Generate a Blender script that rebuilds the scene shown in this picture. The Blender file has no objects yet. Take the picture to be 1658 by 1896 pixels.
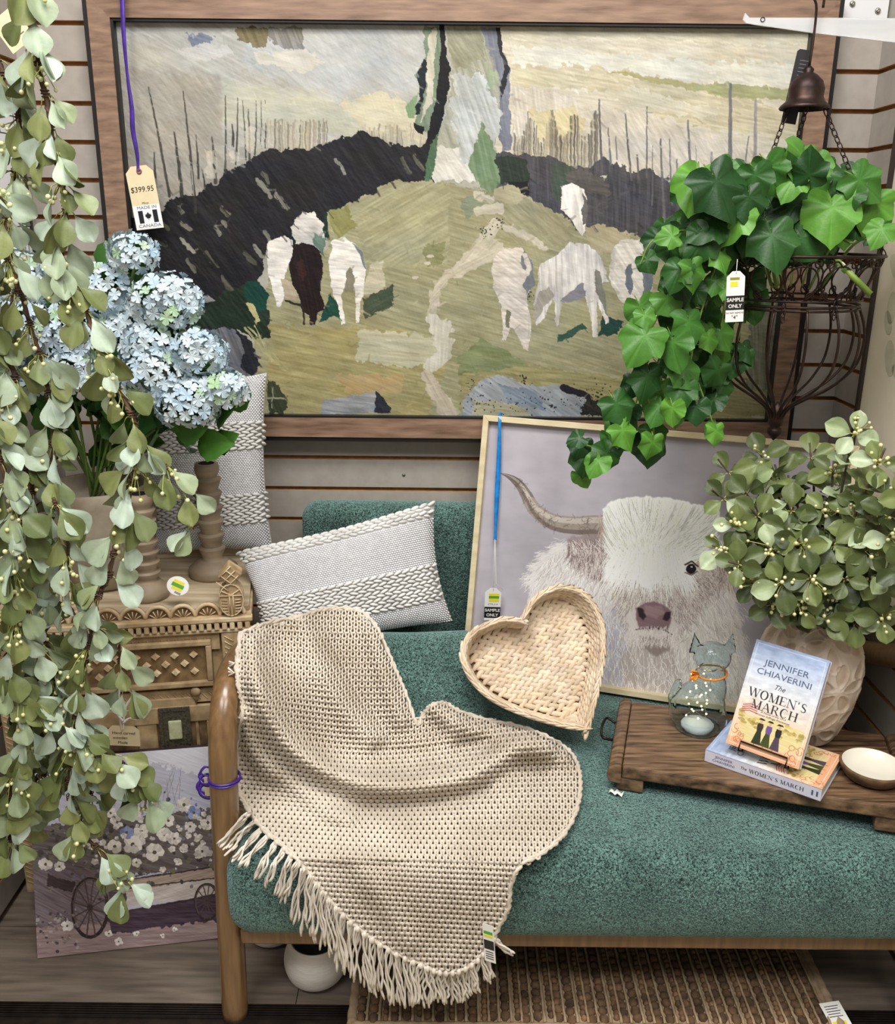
import bpy, math, random
import numpy as np
from mathutils import Vector, Matrix
S = bpy.context.scene
C = S.collection
rnd = random.Random(7)
RN = np.random.RandomState(11)
PI = math.pi
# ---------------- camera ----------------
CH = 1.38; FPX = 1700.0; PITCH = math.radians(17.3); ROLL = math.radians(0.6)
cam_d = bpy.data.cameras.new('camera'); cam = bpy.data.objects.new('camera', cam_d); C.objects.link(cam)
cam_d.sensor_fit = 'HORIZONTAL'; cam_d.sensor_width = 36.0; cam_d.lens = FPX / 1658.0 * 36.0
cam_d.clip_start = 0.02
cam.matrix_world = Matrix.Translation((0, 0, CH)) @ Matrix.Rotation(PI/2 - PITCH, 4, 'X') @ Matrix.Rotation(ROLL, 4, 'Z')
S.camera = cam
# ---------------- world and lights ----------------
W = bpy.data.worlds.new('shop_ambient'); S.world = W; W.use_nodes = True
W.node_tree.nodes['Background'].inputs[0].default_value = (1.0, 0.985, 0.96, 1)
W.node_tree.nodes['Background'].inputs[1].default_value = 0.26
def area(name, loc, size, sizey, power, col, target):
    l = bpy.data.lights.new(name, 'AREA'); l.shape = 'RECTANGLE'; l.size = size; l.size_y = sizey
    l.energy = power; l.color = col
    o = bpy.data.objects.new(name, l); C.objects.link(o); o.location = loc
    o.rotation_euler = (Vector(target) - Vector(loc)).to_track_quat('-Z', 'Y').to_euler()
    return o
area('ceiling_panel_light', (-0.1, 0.5, 3.2), 1.4, 0.6, 60, (1.0, 0.975, 0.94), (0, 1.25, 0))
area('ceiling_panel_light', (0.9, -0.6, 3.2), 1.3, 0.6, 36, (1.0, 0.975, 0.94), (0.1, 1.6, 0.6))
area('ceiling_panel_light', (-1.0, -0.5, 3.2), 1.3, 0.6, 36, (0.98, 0.98, 1.0), (-0.1, 1.6, 0.6))
S.view_settings.view_transform = 'Standard'; S.view_settings.look = 'None'
S.view_settings.exposure = 0.0; S.view_settings.gamma = 1.0; S.view_settings.use_curve_mapping = False

# ---------------- measuring helpers ----------------
cP, sP, cR, sR = math.cos(PITCH), math.sin(PITCH), math.cos(ROLL), math.sin(ROLL)
def ray(x, y):
    a = (x - 829.0) / FPX; b = (948.0 - y) / FPX
    X = a*cR - b*sR; U = a*sR + b*cR
    return np.array([X, cP + U*sP, -sP + U*cP])
def at(x, y, Y):
    d = ray(x, y); return np.array([d[0]*Y/d[1], Y, CH + d[2]*Y/d[1]])
def atz(x, y, Z):
    d = ray(x, y); k = (Z - CH)/d[2]; return np.array([d[0]*k, d[1]*k, Z])
def proj(p):
    p = np.asarray(p, float) - np.array([0, 0, CH])
    dep = p[1]*cP - p[2]*sP; U = (p[1]*sP + p[2]*cP)/dep; X = p[0]/dep
    a = X*cR + U*sR; b = -X*sR + U*cR
    return (829 + a*FPX, 948 - b*FPX)
def lin(c):
    c = np.asarray(c, float)/255.0
    return np.where(c <= 0.04045, c/12.92, ((c+0.055)/1.055)**2.4)

# ---------------- materials ----------------
def mat(name, col, col2=None, scale=30, rough=.6, bump=0.0, bscale=None, metal=0, attr=None, stretch=(1, 1, 1),
        detail=5, ramp=(.35, .65), sheen=0, coat=0, spec=.5, trans=0, ior=1.45, emis=None, bdist=.002, voro=False, alpha=1, sss=0):
    m = bpy.data.materials.new(name); m.use_nodes = True
    nt = m.node_tree; N = nt.nodes; L = nt.links; b = N['Principled BSDF']
    b.inputs['Roughness'].default_value = rough; b.inputs['Metallic'].default_value = metal
    b.inputs['Specular IOR Level'].default_value = spec
    if sheen: b.inputs['Sheen Weight'].default_value = sheen; b.inputs['Sheen Roughness'].default_value = .4
    if coat: b.inputs['Coat Weight'].default_value = coat; b.inputs['Coat Roughness'].default_value = .15
    if trans: b.inputs['Transmission Weight'].default_value = trans; b.inputs['IOR'].default_value = ior
    c1 = tuple(lin(col)) + (1,)
    b.inputs['Base Color'].default_value = c1
    tc = N.new('ShaderNodeTexCoord'); mp = N.new('ShaderNodeMapping'); L.new(tc.outputs['Object'], mp.inputs[0])
    mp.inputs['Scale'].default_value = stretch
    src = None
    nz = N.new('ShaderNodeTexNoise'); nz.inputs['Scale'].default_value = scale; nz.inputs['Detail'].default_value = detail
    L.new(mp.outputs[0], nz.inputs['Vector'])
    if col2 is not None:
        r = N.new('ShaderNodeValToRGB'); L.new(nz.outputs['Fac'], r.inputs[0])
        r.color_ramp.elements[0].position = ramp[0]; r.color_ramp.elements[1].position = ramp[1]
        r.color_ramp.elements[0].color = c1; r.color_ramp.elements[1].color = tuple(lin(col2)) + (1,)
        src = r.outputs[0]
    if attr:
        a = N.new('ShaderNodeAttribute'); a.attribute_name = 'Col'
        if attr == 'only': src = a.outputs['Color']
        else:
            mx = N.new('ShaderNodeMix'); mx.data_type = 'RGBA'; mx.blend_type = 'MULTIPLY'; mx.inputs[0].default_value = 1
            if src: L.new(src, mx.inputs[6])
            else: mx.inputs[6].default_value = c1
            L.new(a.outputs['Color'], mx.inputs[7]); src = mx.outputs[2]
    if src: L.new(src, b.inputs['Base Color'])
    if bump:
        bp = N.new('ShaderNodeBump'); bp.inputs['Strength'].default_value = bump; bp.inputs['Distance'].default_value = bdist
        if voro:
            n2 = N.new('ShaderNodeTexVoronoi'); n2.inputs['Scale'].default_value = bscale or scale; L.new(mp.outputs[0], n2.inputs['Vector']); L.new(n2.outputs['Distance'], bp.inputs['Height'])
        elif bscale:
            n2 = N.new('ShaderNodeTexNoise'); n2.inputs['Scale'].default_value = bscale; n2.inputs['Detail'].default_value = 3
            L.new(mp.outputs[0], n2.inputs['Vector']); L.new(n2.outputs['Fac'], bp.inputs['Height'])
        else: L.new(nz.outputs['Fac'], bp.inputs['Height'])
        L.new(bp.outputs[0], b.inputs['Normal'])
    if emis:
        b.inputs['Emission Color'].default_value = tuple(lin(emis[0])) + (1,); b.inputs['Emission Strength'].default_value = emis[1]
    return m

# ---------------- mesh builder ----------------
class MB:
    def __init__(s): s.v = []; s.f = []; s.n = 0; s.mi = []; s.c = []; s.hascol = False
    def add(s, V, F, m=0, col=None):
        V = np.asarray(V, float).reshape(-1, 3)
        s.v.append(V)
        for f in F: s.f.append(tuple(int(i) + s.n for i in f)); s.mi.append(m)
        if col is not None: s.hascol = True
        cc = np.ones((len(V), 3)) if col is None else np.broadcast_to(np.asarray(col, float), (len(V), 3))
        s.c.append(cc); s.n += len(V); return s
    def box(s, lo, hi, m=0, M=None, col=None, taper=None):
        x0, y0, z0 = lo; x1, y1, z1 = hi
        V = np.array([(x0,y0,z0),(x1,y0,z0),(x1,y1,z0),(x0,y1,z0),(x0,y0,z1),(x1,y0,z1),(x1,y1,z1),(x0,y1,z1)], float)
        F = [(0,3,2,1),(4,5,6,7),(0,1,5,4),(1,2,6,5),(2,3,7,6),(3,0,4,7)]
        if M is not None: V = tr(M, V)
        return s.add(V, F, m, col)
    def tube(s, P, r, n=8, m=0, closed=False, col=None, caps=True, flat=None):
        P = np.asarray(P, float); k = len(P)
        R = np.broadcast_to(np.asarray(r, float), (k,)).copy()
        if closed: T = np.roll(P, -1, 0) - np.roll(P, 1, 0)
        else: T = np.gradient(P, axis=0)
        T /= (np.linalg.norm(T, axis=1)[:, None] + 1e-12)
        up = np.array([0, 0, 1.0]) if abs(T[0][2]) < .9 else np.array([1.0, 0, 0])
        u = np.cross(T[0], up); u /= np.linalg.norm(u); U = []
        for i in range(k):
            u = u - T[i]*np.dot(u, T[i]); u /= (np.linalg.norm(u) + 1e-12); U.append(u)
        U = np.array(U); B = np.cross(T, U)
        a = np.linspace(0, 2*PI, n, endpoint=False)
        fx, fy = (1, 1) if flat is None else flat
        V = P[:, None] + R[:, None, None]*(fx*np.cos(a)[None, :, None]*U[:, None] + fy*np.sin(a)[None, :, None]*B[:, None])
        F = []
        for i in range(k if closed else k-1):
            j = (i+1) % k
            for q in range(n): F.append((i*n+q, i*n+(q+1) % n, j*n+(q+1) % n, j*n+q))
        if caps and not closed: F.append(tuple(range(n))[::-1]); F.append(tuple((k-1)*n+q for q in range(n)))
        return s.add(V.reshape(-1, 3), F, m, col)
    def lathe(s, prof, c=(0, 0, 0), n=32, m=0, M=None, col=None):
        prof = np.asarray(prof, float); k = len(prof)
        a = np.linspace(0, 2*PI, n, endpoint=False)
        V = np.stack([prof[:, 0][:, None]*np.cos(a), prof[:, 0][:, None]*np.sin(a), np.repeat(prof[:, 1][:, None], n, 1)], -1).reshape(-1, 3)
        if M is not None: V = tr(M, V)
        V = V + np.asarray(c)
        F = []
        for i in range(k-1):
            for q in range(n): F.append((i*n+q, i*n+(q+1) % n, (i+1)*n+(q+1) % n, (i+1)*n+q))
        return s.add(V, F, m, col)
    def ball(s, c, r, m=0, col=None, nu=8, nv=6, M=None):
        r = np.broadcast_to(np.asarray(r, float), (3,))
        V, F = sph(nu, nv); V = V*r
        if M is not None: V = V @ np.asarray(M).T
        return s.add(V + np.asarray(c), F, m, col)
    def prism(s, pts, y0, y1, m=0, M=None, col=None):      # polygon in XZ extruded along Y
        k = len(pts); V = [(p[0], y0, p[1]) for p in pts] + [(p[0], y1, p[1]) for p in pts]
        F = [tuple(range(k)), tuple(range(k, 2*k))[::-1]] + [(i, k+i, k+(i+1) % k, (i+1) % k) for i in range(k)]
        V = np.array(V, float)
        if M is not None: V = tr(M, V)
        return s.add(V, F, m, col)
    def build(s, name, mats, parent=None, smooth=True, bevel=0, sub=0, loc=None):
        me = bpy.data.meshes.new(name)
        V = np.concatenate(s.v) if s.v else np.zeros((0, 3))
        if loc is not None: V = V - np.asarray(loc)
        me.from_pydata(V.tolist(), [], s.f)
        if not isinstance(mats, (list, tuple)): mats = [mats]
        for mm in mats: me.materials.append(mm)
        me.polygons.foreach_set('material_index', s.mi)
        me.polygons.foreach_set('use_smooth', [bool(smooth)]*len(s.f))
        if s.hascol: setcol(me, np.concatenate(s.c))
        me.validate(); me.update()
        o = bpy.data.objects.new(name, me); C.objects.link(o)
        if loc is not None: o.location = loc
        if parent is not None: put(o, parent)
        if bevel:
            b = o.modifiers.new('bevel', 'BEVEL'); b.width = bevel; b.segments = 2; b.limit_method = 'ANGLE'
            if smooth: me.set_sharp_from_angle(angle=math.radians(40))
        elif smooth == 'auto': me.set_sharp_from_angle(angle=math.radians(35))
        if sub:
            b = o.modifiers.new('sub', 'SUBSURF'); b.levels = sub; b.render_levels = sub
        return o
def put(o, parent):
    o.parent = parent; o.matrix_parent_inverse = Matrix.Translation(-Vector(parent.location)) if parent.parent is None else parent_inv(parent)
def parent_inv(p):
    q = p.parent; l = Vector(p.location)
    if q is not None: return Matrix.Identity(4)
    return Matrix.Translation(-l)
def setcol(me, c):
    a = me.color_attributes.new(name='Col', type='FLOAT_COLOR', domain='POINT')
    c4 = np.ones((len(c), 4), np.float32); c4[:, :3] = c
    a.data.foreach_set('color', c4.ravel())
def tr(M, V):
    M = np.asarray(M, float); return V @ M[:3, :3].T + M[:3, 3]
_sph = {}
def sph(nu, nv):
    if (nu, nv) in _sph: return _sph[nu, nv]
    V = [(0, 0, 1)]; F = []
    for i in range(1, nv):
        t = PI*i/nv
        for j in range(nu): a = 2*PI*j/nu; V.append((math.sin(t)*math.cos(a), math.sin(t)*math.sin(a), math.cos(t)))
    V.append((0, 0, -1)); e = len(V)-1
    for j in range(nu): F.append((0, 1+j, 1+(j+1) % nu)); F.append((e, e-nu+(j+1) % nu, e-nu+j))
    for i in range(nv-2):
        for j in range(nu): F.append((1+i*nu+j, 1+(i+1)*nu+j, 1+(i+1)*nu+(j+1) % nu, 1+i*nu+(j+1) % nu))
    _sph[nu, nv] = (np.array(V, float), F); return _sph[nu, nv]
def frame(pos, x, y, z):
    M = np.eye(4); M[:3, 0] = x; M[:3, 1] = y; M[:3, 2] = z; M[:3, 3] = pos; return M
def rotz(a, loc=(0, 0, 0)):
    c, s = math.cos(a), math.sin(a); return frame(loc, (c, s, 0), (-s, c, 0), (0, 0, 1))
def unit(v): v = np.asarray(v, float); return v/(np.linalg.norm(v)+1e-12)
def tag(o, label, cat=None, group=None, kind=None):
    if label: o['label'] = label
    if cat: o['category'] = cat
    if group: o['group'] = group
    if kind: o['kind'] = kind
    return o
def thing(name, loc, label, cat, group=None):
    o = bpy.data.objects.new(name, None); C.objects.link(o); o.location = tuple(float(v) for v in loc); o.empty_display_size = .03
    return tag(o, label, cat, group)
def curve(pts, n=40):
    P = np.asarray(pts, float); k = len(P); Q = np.vstack([2*P[0]-P[1], P, 2*P[-1]-P[-2]]); out = []
    for t in np.linspace(0, k-1-1e-6, n):
        i = int(t); f = t-i; a, b, c, d = Q[i], Q[i+1], Q[i+2], Q[i+3]
        out.append(.5*((2*b)+(-a+c)*f+(2*a-5*b+4*c-d)*f*f+(-a+3*b-3*c+d)*f**3))
    return np.array(out)
def text(s, size, M, material, name, parent, extrude=.0002, shear=0, offset=0, sx=1.0, align='CENTER', space=1.0):
    cu = bpy.data.curves.new(name, 'FONT'); cu.body = s; cu.size = size; cu.extrude = extrude; cu.align_x = align
    cu.align_y = 'CENTER'; cu.shear = shear; cu.offset = offset; cu.space_character = space; cu.resolution_u = 3
    t = bpy.data.objects.new(name+'_src', cu); C.objects.link(t)
    dg = bpy.context.evaluated_depsgraph_get(); dg.update()
    me = bpy.data.meshes.new_from_object(t.evaluated_get(dg)); bpy.data.objects.remove(t); bpy.data.curves.remove(cu)
    me.name = name; me.transform(Matrix.Diagonal((sx, 1, 1, 1))); me.transform(Matrix(np.asarray(M).tolist()))
    me.materials.clear(); me.materials.append(material)
    o = bpy.data.objects.new(name, me); C.objects.link(o)
    if parent is not None: put(o, parent)
    return o
def superbox(lo, hi, r, n=10, wob=0, seed=0):   # rounded box, dense, optional soft wobble
    lo = np.array(lo, float); hi = np.array(hi, float); c = (lo+hi)/2; h = (hi-lo)/2
    V = []; F = []
    nx = [max(4, int(2*h[i]/.02)) for i in range(3)]
    def rp(p):
        q = np.clip(p, -(h-r), h-r); d = p-q; L = np.linalg.norm(d)
        return q + d/(L+1e-9)*r if L > 1e-9 else p
    for ax in range(3):
        for sg in (-1, 1):
            a, b = (ax+1) % 3, (ax+2) % 3
            def grid(k):
                e = np.concatenate([-h[k] + r*(1-np.cos(np.linspace(0, PI/2, 6)))*1.0, np.linspace(-h[k]+r, h[k]-r, nx[k])[1:-1], h[k] - r*(1-np.cos(np.linspace(PI/2, 0, 6)))])
                return e
            ga, gb = grid(a), grid(b); base = len(V)
            for ia in ga:
                for ib in gb:
                    p = np.zeros(3); p[ax] = sg*h[ax]; p[a] = ia; p[b] = ib; V.append(rp(p))
            nb = len(gb)
            for i in range(len(ga)-1):
                for j in range(nb-1):
                    f = (base+i*nb+j, base+(i+1)*nb+j, base+(i+1)*nb+j+1, base+i*nb+j+1)
                    F.append(f if sg > 0 else f[::-1])
    V = np.array(V)
    return V + c, F
# value noise
_T = np.random.RandomState(5).rand(256, 256).astype(np.float32)
def vn(x, y, s=0):
    x = x + s*17.3; y = y + s*9.7
    xi = np.floor(x).astype(int); yi = np.floor(y).astype(int); fx = x-xi; fy = y-yi
    fx = fx*fx*(3-2*fx); fy = fy*fy*(3-2*fy); a = lambda i, j: _T[(yi+j) % 256, (xi+i) % 256]
    return (a(0, 0)*(1-fx)+a(1, 0)*fx)*(1-fy) + (a(0, 1)*(1-fx)+a(1, 1)*fx)*fy
def fbm(x, y, s=0, o=4):
    t = 0; w = 0; A = 1
    for i in range(o): t = t + A*vn(x*2**i, y*2**i, s+i); w += A; A *= .5
    return t/w

# ---------------- a small painter: pictures as coloured meshes ----------------
def homog(src, dst):
    A = []; b = []
    for (x, y), (u, v) in zip(src, dst):
        A.append([x, y, 1, 0, 0, 0, -u*x, -u*y]); b.append(u); A.append([0, 0, 0, x, y, 1, -v*x, -v*y]); b.append(v)
    h = np.linalg.solve(np.array(A, float), np.array(b, float)); return np.append(h, 1).reshape(3, 3)
class Pic:
    def __init__(s, w, h, corners, base, off=(0, 0), sc=1.0):  # corners TL,TR,BR,BL in measured coordinates
        s.w, s.h = w, h; s.H = homog(corners, [(0, 0), (w-1, 0), (w-1, h-1), (0, h-1)])
        s.yy, s.xx = np.mgrid[0:h, 0:w].astype(np.float32)
        s.a = np.zeros((h, w, 3), np.float32) + np.array(base, np.float32)
        s.off = off; s.sc = sc
        s.wx = fbm(s.xx/9, s.yy/9, 3, 3)-.5; s.wy = fbm(s.xx/9, s.yy/9, 8, 3)-.5
    def o(s, off, sc): s.off = off; s.sc = sc; return s
    def T(s, pts):
        p = np.asarray(pts, float).reshape(-1, 2)/s.sc + np.array(s.off)
        q = np.c_[p, np.ones(len(p))] @ s.H.T; return q[:, :2]/q[:, 2:]
    def box(s, q, pad):
        x0, y0 = np.floor(q.min(0)-pad).astype(int); x1, y1 = np.ceil(q.max(0)+pad).astype(int)+1
        return max(x0, 0), min(x1, s.w), max(y0, 0), min(y1, s.h)
    def streak(s, sl, ang, L=40, B=3, seed=0):
        x, y = s.xx[sl], s.yy[sl]; c, d = math.cos(ang), math.sin(ang)
        return fbm((x*c+y*d)/L, (-x*d+y*c)/B, seed, 2)-.5
    def comp(s, sl, m, col, ang, amp, seed, al=1):
        st = s.streak(sl, ang, seed=seed)
        cc = np.array(col, np.float32) + (st*amp)[..., None]
        m = (m*al)[..., None]; s.a[sl] = s.a[sl]*(1-m) + cc*m
    def poly(s, pts, col, rough=5, ang=.3, amp=30, al=1, seed=0, soft=0):
        q = s.T(pts); x0, x1, y0, y1 = s.box(q, rough+2)
        if x1 <= x0 or y1 <= y0: return
        sl = (slice(y0, y1), slice(x0, x1)); X = s.xx[sl] + s.wx[sl]*rough*2; Y = s.yy[sl] + s.wy[sl]*rough*2
        m = np.zeros(X.shape, bool); n = len(q)
        for i in range(n):
            xa, ya = q[i]; xb, yb = q[(i+1) % n]
            if abs(yb-ya) < 1e-6: continue
            c = ((ya > Y) != (yb > Y)) & (X < (xb-xa)*(Y-ya)/(yb-ya)+xa); m ^= c
        m = m.astype(np.float32)
        for _ in range(soft):
            mp = np.pad(m, 1, mode='edge'); m = (mp[:-2, 1:-1]+mp[2:, 1:-1]+mp[1:-1, :-2]+mp[1:-1, 2:]+m*2)/6
        s.comp(sl, m, col, ang, amp, seed, al)
    def line(s, pts, w, col, rough=2, amp=25, al=1, seed=0, dry=0):
        q = s.T(pts); w = np.broadcast_to(np.asarray(w, float), (len(q),))*1.0
        k = np.linalg.norm(s.T([(0, 0), (10, 0)])[0]-s.T([(0, 0), (10, 0)])[1])/10; w = w*k/2
        x0, x1, y0, y1 = s.box(q, w.max()+rough+2)
        if x1 <= x0 or y1 <= y0: return
        sl = (slice(y0, y1), slice(x0, x1)); X = s.xx[sl]+s.wx[sl]*rough*2; Y = s.yy[sl]+s.wy[sl]*rough*2
        m = np.zeros(X.shape, np.float32)
        for i in range(len(q)-1):
            a, b = q[i], q[i+1]; d = b-a; L2 = d@d+1e-6
            t = np.clip(((X-a[0])*d[0]+(Y-a[1])*d[1])/L2, 0, 1)
            D = np.hypot(X-a[0]-t*d[0], Y-a[1]-t*d[1]); ww = w[i]*(1-t)+w[i+1]*t
            m = np.maximum(m, np.clip(ww-D+.5, 0, 1))
        d = q[-1]-q[0]; ang = math.atan2(d[1], d[0])
        if dry: m = m*(s.streak(sl, ang, 60, 2, seed) > dry-.5)
        s.comp(sl, m, col, ang, amp, seed, al)
    def blob(s, c, r, col, rough=3, ang=.3, amp=25, al=1, seed=0, soft=0):
        r = (r, r) if np.isscalar(r) else r
        s.poly([(c[0]+r[0]*math.cos(t), c[1]+r[1]*math.sin(t)) for t in np.linspace(0, 2*PI, 20, endpoint=False)], col, rough, ang, amp, al, seed, soft)
    def hair(s, P, A, Ln, bend, col, var=12, al=.6, th=1):      # P (n,2) starts, A angles, Ln lengths (measured units)
        P = np.asarray(P, float); n = len(P); A = np.broadcast_to(A, (n,)); Ln = np.broadcast_to(Ln, (n,)); bend = np.broadcast_to(bend, (n,))
        col = np.broadcast_to(np.asarray(col, float), (n, 3)) + RN.randn(n, 1)*var
        k = int(max(8, Ln.max()*1.2)); pos = P.copy()
        for i in range(k):
            t = i/k; a = A + bend*t
            pos = pos + np.c_[np.cos(a), np.sin(a)]*(Ln/k)[:, None]
            q = s.T(pos); al_i = al*min(1, 4*t+.2)*min(1, 4*(1-t))
            for dx in range(th):
                ix = np.round(q[:, 0]+dx).astype(int); iy = np.round(q[:, 1]).astype(int)
                ok = (ix >= 0) & (ix < s.w) & (iy >= 0) & (iy < s.h); ix, iy = ix[ok], iy[ok]
                s.a[iy, ix] = s.a[iy, ix]*(1-al_i) + col[ok]*al_i
    def build(s, name, O, ex, ey, material, parent, gain=1.0, thick=0):
        O, ex, ey = (np.asarray(t, float) for t in (O, ex, ey))    # O top-left, ex to the right, ey down
        w, h = s.w, s.h
        V = O + (s.xx/(w-1))[..., None]*ex + (s.yy/(h-1))[..., None]*ey
        i = np.arange(w*h).reshape(h, w)
        Fq = np.stack([i[:-1, :-1], i[1:, :-1], i[1:, 1:], i[:-1, 1:]], -1).reshape(-1, 4)
        me = bpy.data.meshes.new(name); me.vertices.add(w*h); me.vertices.foreach_set('co', V.reshape(-1).astype(np.float32))
        nf = len(Fq); me.loops.add(nf*4); me.loops.foreach_set('vertex_index', Fq.ravel().astype(np.int32))
        me.polygons.add(nf); me.polygons.foreach_set('loop_start', np.arange(0, nf*4, 4, dtype=np.int32))
        me.update(calc_edges=True)
        me.materials.append(material); setcol(me, lin(np.clip(s.a.reshape(-1, 3)*gain, 0, 255)))
        me.validate()
        o = bpy.data.objects.new(name, me); C.objects.link(o)
        if parent is not None: put(o, parent)
        return o
def art_mat(name, rough=.5, bump=.3):
    m = bpy.data.materials.new(name); m.use_nodes = True; N = m.node_tree.nodes; L = m.node_tree.links; b = N['Principled BSDF']
    a = N.new('ShaderNodeAttribute'); a.attribute_name = 'Col'; L.new(a.outputs['Color'], b.inputs['Base Color']); b.inputs['Roughness'].default_value = rough; b.inputs['Specular IOR Level'].default_value = .25
    if bump:
        bp = N.new('ShaderNodeBump'); bp.inputs['Strength'].default_value = bump; bp.inputs['Distance'].default_value = .001
        L.new(a.outputs['Color'], bp.inputs['Height']); L.new(bp.outputs[0], b.inputs['Normal'])
    return m
# ======================= THE SETTING =======================
m_slat = mat('slatwall_laminate', (166, 157, 147), (174, 166, 156), 40, .45, .05)
m_mdf = mat('slatwall_groove_edge', (196, 150, 96), (170, 126, 76), 60, .7)
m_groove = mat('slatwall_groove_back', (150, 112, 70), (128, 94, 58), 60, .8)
WY = 2.11; XL = -.91; XR = .892
def slats(name, axis, pos, a0, a1, flip):
    mb = MB(); k0 = -10; zs = [.702+.0765*k for k in range(-9, 23)]
    for i in range(len(zs)-1):
        z0, z1 = zs[i]+.0048, zs[i+1]-.0048
        if z1 < 0: continue
        z0 = max(z0, 0)
        t = .011*flip
        lo = [0, 0, z0]; hi = [0, 0, z1]
        o = 1-axis
        lo[o], hi[o] = a0, a1
        q = sorted((pos, pos+t)); lo[axis], hi[axis] = q
        n0 = len(mb.f); mb.box(lo, hi, 1)
        front = {(0, 1): 2, (1, -1): 2, (0, 3): 0}
        # faces order: bottom, top, -y, +x, +y, -x
        idx = 2 if axis == 1 else (5 if flip > 0 else 3)
        mb.mi[n0+idx] = 0
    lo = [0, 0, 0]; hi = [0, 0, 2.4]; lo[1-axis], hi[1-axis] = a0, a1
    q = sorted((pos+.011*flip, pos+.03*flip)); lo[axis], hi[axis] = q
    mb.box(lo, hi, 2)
    o = mb.build(name, [m_slat, m_mdf, m_groove], smooth=False); o['kind'] = 'structure'; return o
slats('wall_back', 1, WY, XL-.03, XR+.03, 1)
slats('wall_right', 0, XR, .75, WY, 1)
slats('wall_left', 0, XL, .75, WY, -1)
# floor: grey oak planks
m_floor = mat('grey_oak_plank', (150, 138, 124), (104, 94, 84), 9, .38, .12, stretch=(.7, 7, 1), detail=8, ramp=(.3, .75))
fl = MB(); rr = random.Random(3)
y = 1.352; row = 0
while y < 2.11:
    y1 = min(y+.19, 2.12); x = -1.3 + (.0, .45, .2, .7)[row % 4]
    xs = [-1.3]
    brk = {0: [-.272, .95], 1: [-.62, .35], 2: [-.1, .8], 3: [.3]}[row % 4]
    xs += brk + [1.3]
    for a, b in zip(xs[:-1], xs[1:]):
        sh = .85+.25*rr.random(); fl.box((a+.0008, y+.0008, -.02), (b-.0008, y1-.0008, 0), col=(sh, sh, sh))
    y = y1; row += 1
fl.box((-1.3, 1.34, -.03), (1.3, 2.12, -.004), col=(.3, .3, .3))
m_floor2 = mat('grey_oak_plank', (140, 126, 112), (88, 78, 68), 9, .38, .12, stretch=(.7, 7, 1), detail=8, ramp=(.3, .75), attr=True)
o = fl.build('floor', m_floor2, smooth=False); o['kind'] = 'structure'
m_track = mat('bronze_anodised_track', (38, 32, 28), (52, 44, 38), 40, .35, metal=.5)
tk = MB()
tk.box((-1.3, 1.318, -.03), (1.3, 1.352, -.002))
for i in range(6): tk.box((-1.3, 1.320+i*.0053, -.002), (1.3, 1.3225+i*.0053, .0035))
tk.box((-1.3, 1.287, -.03), (1.3, 1.317, .001))
tk.box((-1.3, 1.3165, -.02), (1.3, 1.3185, .004))
o = tk.build('trim_1', m_track, smooth=False); o['kind'] = 'structure'
m_step = mat('beige_shop_floor', (176, 160, 132), (160, 145, 118), 14, .5)
f2 = MB(); f2.box((-1.6, -1.2, -.03), (1.6, 1.287, -.001)); o = f2.build('floor', m_step, smooth=False); o['kind'] = 'structure'; pass
mz = mat('screw_steel', (170, 168, 160), rough=.3, metal=.9)
sc = MB(); c = at(748, 879, WY-.001); sc.lathe([(0, 0), (.003, 0), (.0038, .001), (.0012, .0022), (0, .0022)], n=14, M=frame(c, (1, 0, 0), (0, 0, -1), (0, -1, 0)))
o = sc.build('screw', mz); tag(o, 'small round screw head in the slatwall above the teal backrest', 'screw')

# ======================= SOFA =======================
def boucle(name, d, l, sc=420):
    m = bpy.data.materials.new(name); m.use_nodes = True; nt = m.node_tree; N = nt.nodes; L = nt.links; b = N['Principled BSDF']
    tc = N.new('ShaderNodeTexCoord'); n1 = N.new('ShaderNodeTexNoise'); n1.inputs['Scale'].default_value = sc; n1.inputs['Detail'].default_value = 3; n1.inputs['Distortion'].default_value = 1.2
    L.new(tc.outputs['Object'], n1.inputs['Vector']); r = N.new('ShaderNodeValToRGB'); L.new(n1.outputs['Fac'], r.inputs[0])
    e = r.color_ramp.elements; e[0].position = .41; e[1].position = .60; e[0].color = tuple(lin(d))+(1,); e[1].color = tuple(lin(l))+(1,)
    n2 = N.new('ShaderNodeTexNoise'); n2.inputs['Scale'].default_value = 14; L.new(tc.outputs['Object'], n2.inputs['Vector'])
    r2 = N.new('ShaderNodeValToRGB'); L.new(n2.outputs['Fac'], r2.inputs[0]); r2.color_ramp.elements[0].color = (.78, .78, .78, 1); r2.color_ramp.elements[1].color = (1.12, 1.12, 1.12, 1)
    r2.color_ramp.elements[0].position = .35; r2.color_ramp.elements[1].position = .65
    mx = N.new('ShaderNodeMix'); mx.data_type = 'RGBA'; mx.blend_type = 'MULTIPLY'; mx.inputs[0].default_value = 1
    L.new(r.outputs[0], mx.inputs[6]); L.new(r2.outputs[0], mx.inputs[7]); L.new(mx.outputs[2], b.inputs['Base Color'])
    v = N.new('ShaderNodeTexVoronoi'); v.inputs['Scale'].default_value = sc*.9; L.new(tc.outputs['Object'], v.inputs['Vector'])
    bp = N.new('ShaderNodeBump'); bp.inputs['Strength'].default_value = .9; bp.inputs['Distance'].default_value = .003; bp.invert = True
    L.new(v.outputs['Distance'], bp.inputs['Height']); L.new(bp.outputs[0], b.inputs['Normal'])
    b.inputs['Roughness'].default_value = .9; b.inputs['Sheen Weight'].default_value = .5; b.inputs['Sheen Roughness'].default_value = .5
    b.inputs['Sheen Tint'].default_value = (.6, .9, .88, 1); b.inputs['Specular IOR Level'].default_value = .2
    return m
m_teal = boucle('teal_boucle', (8, 30, 28), (112, 146, 136), 330)
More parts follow.
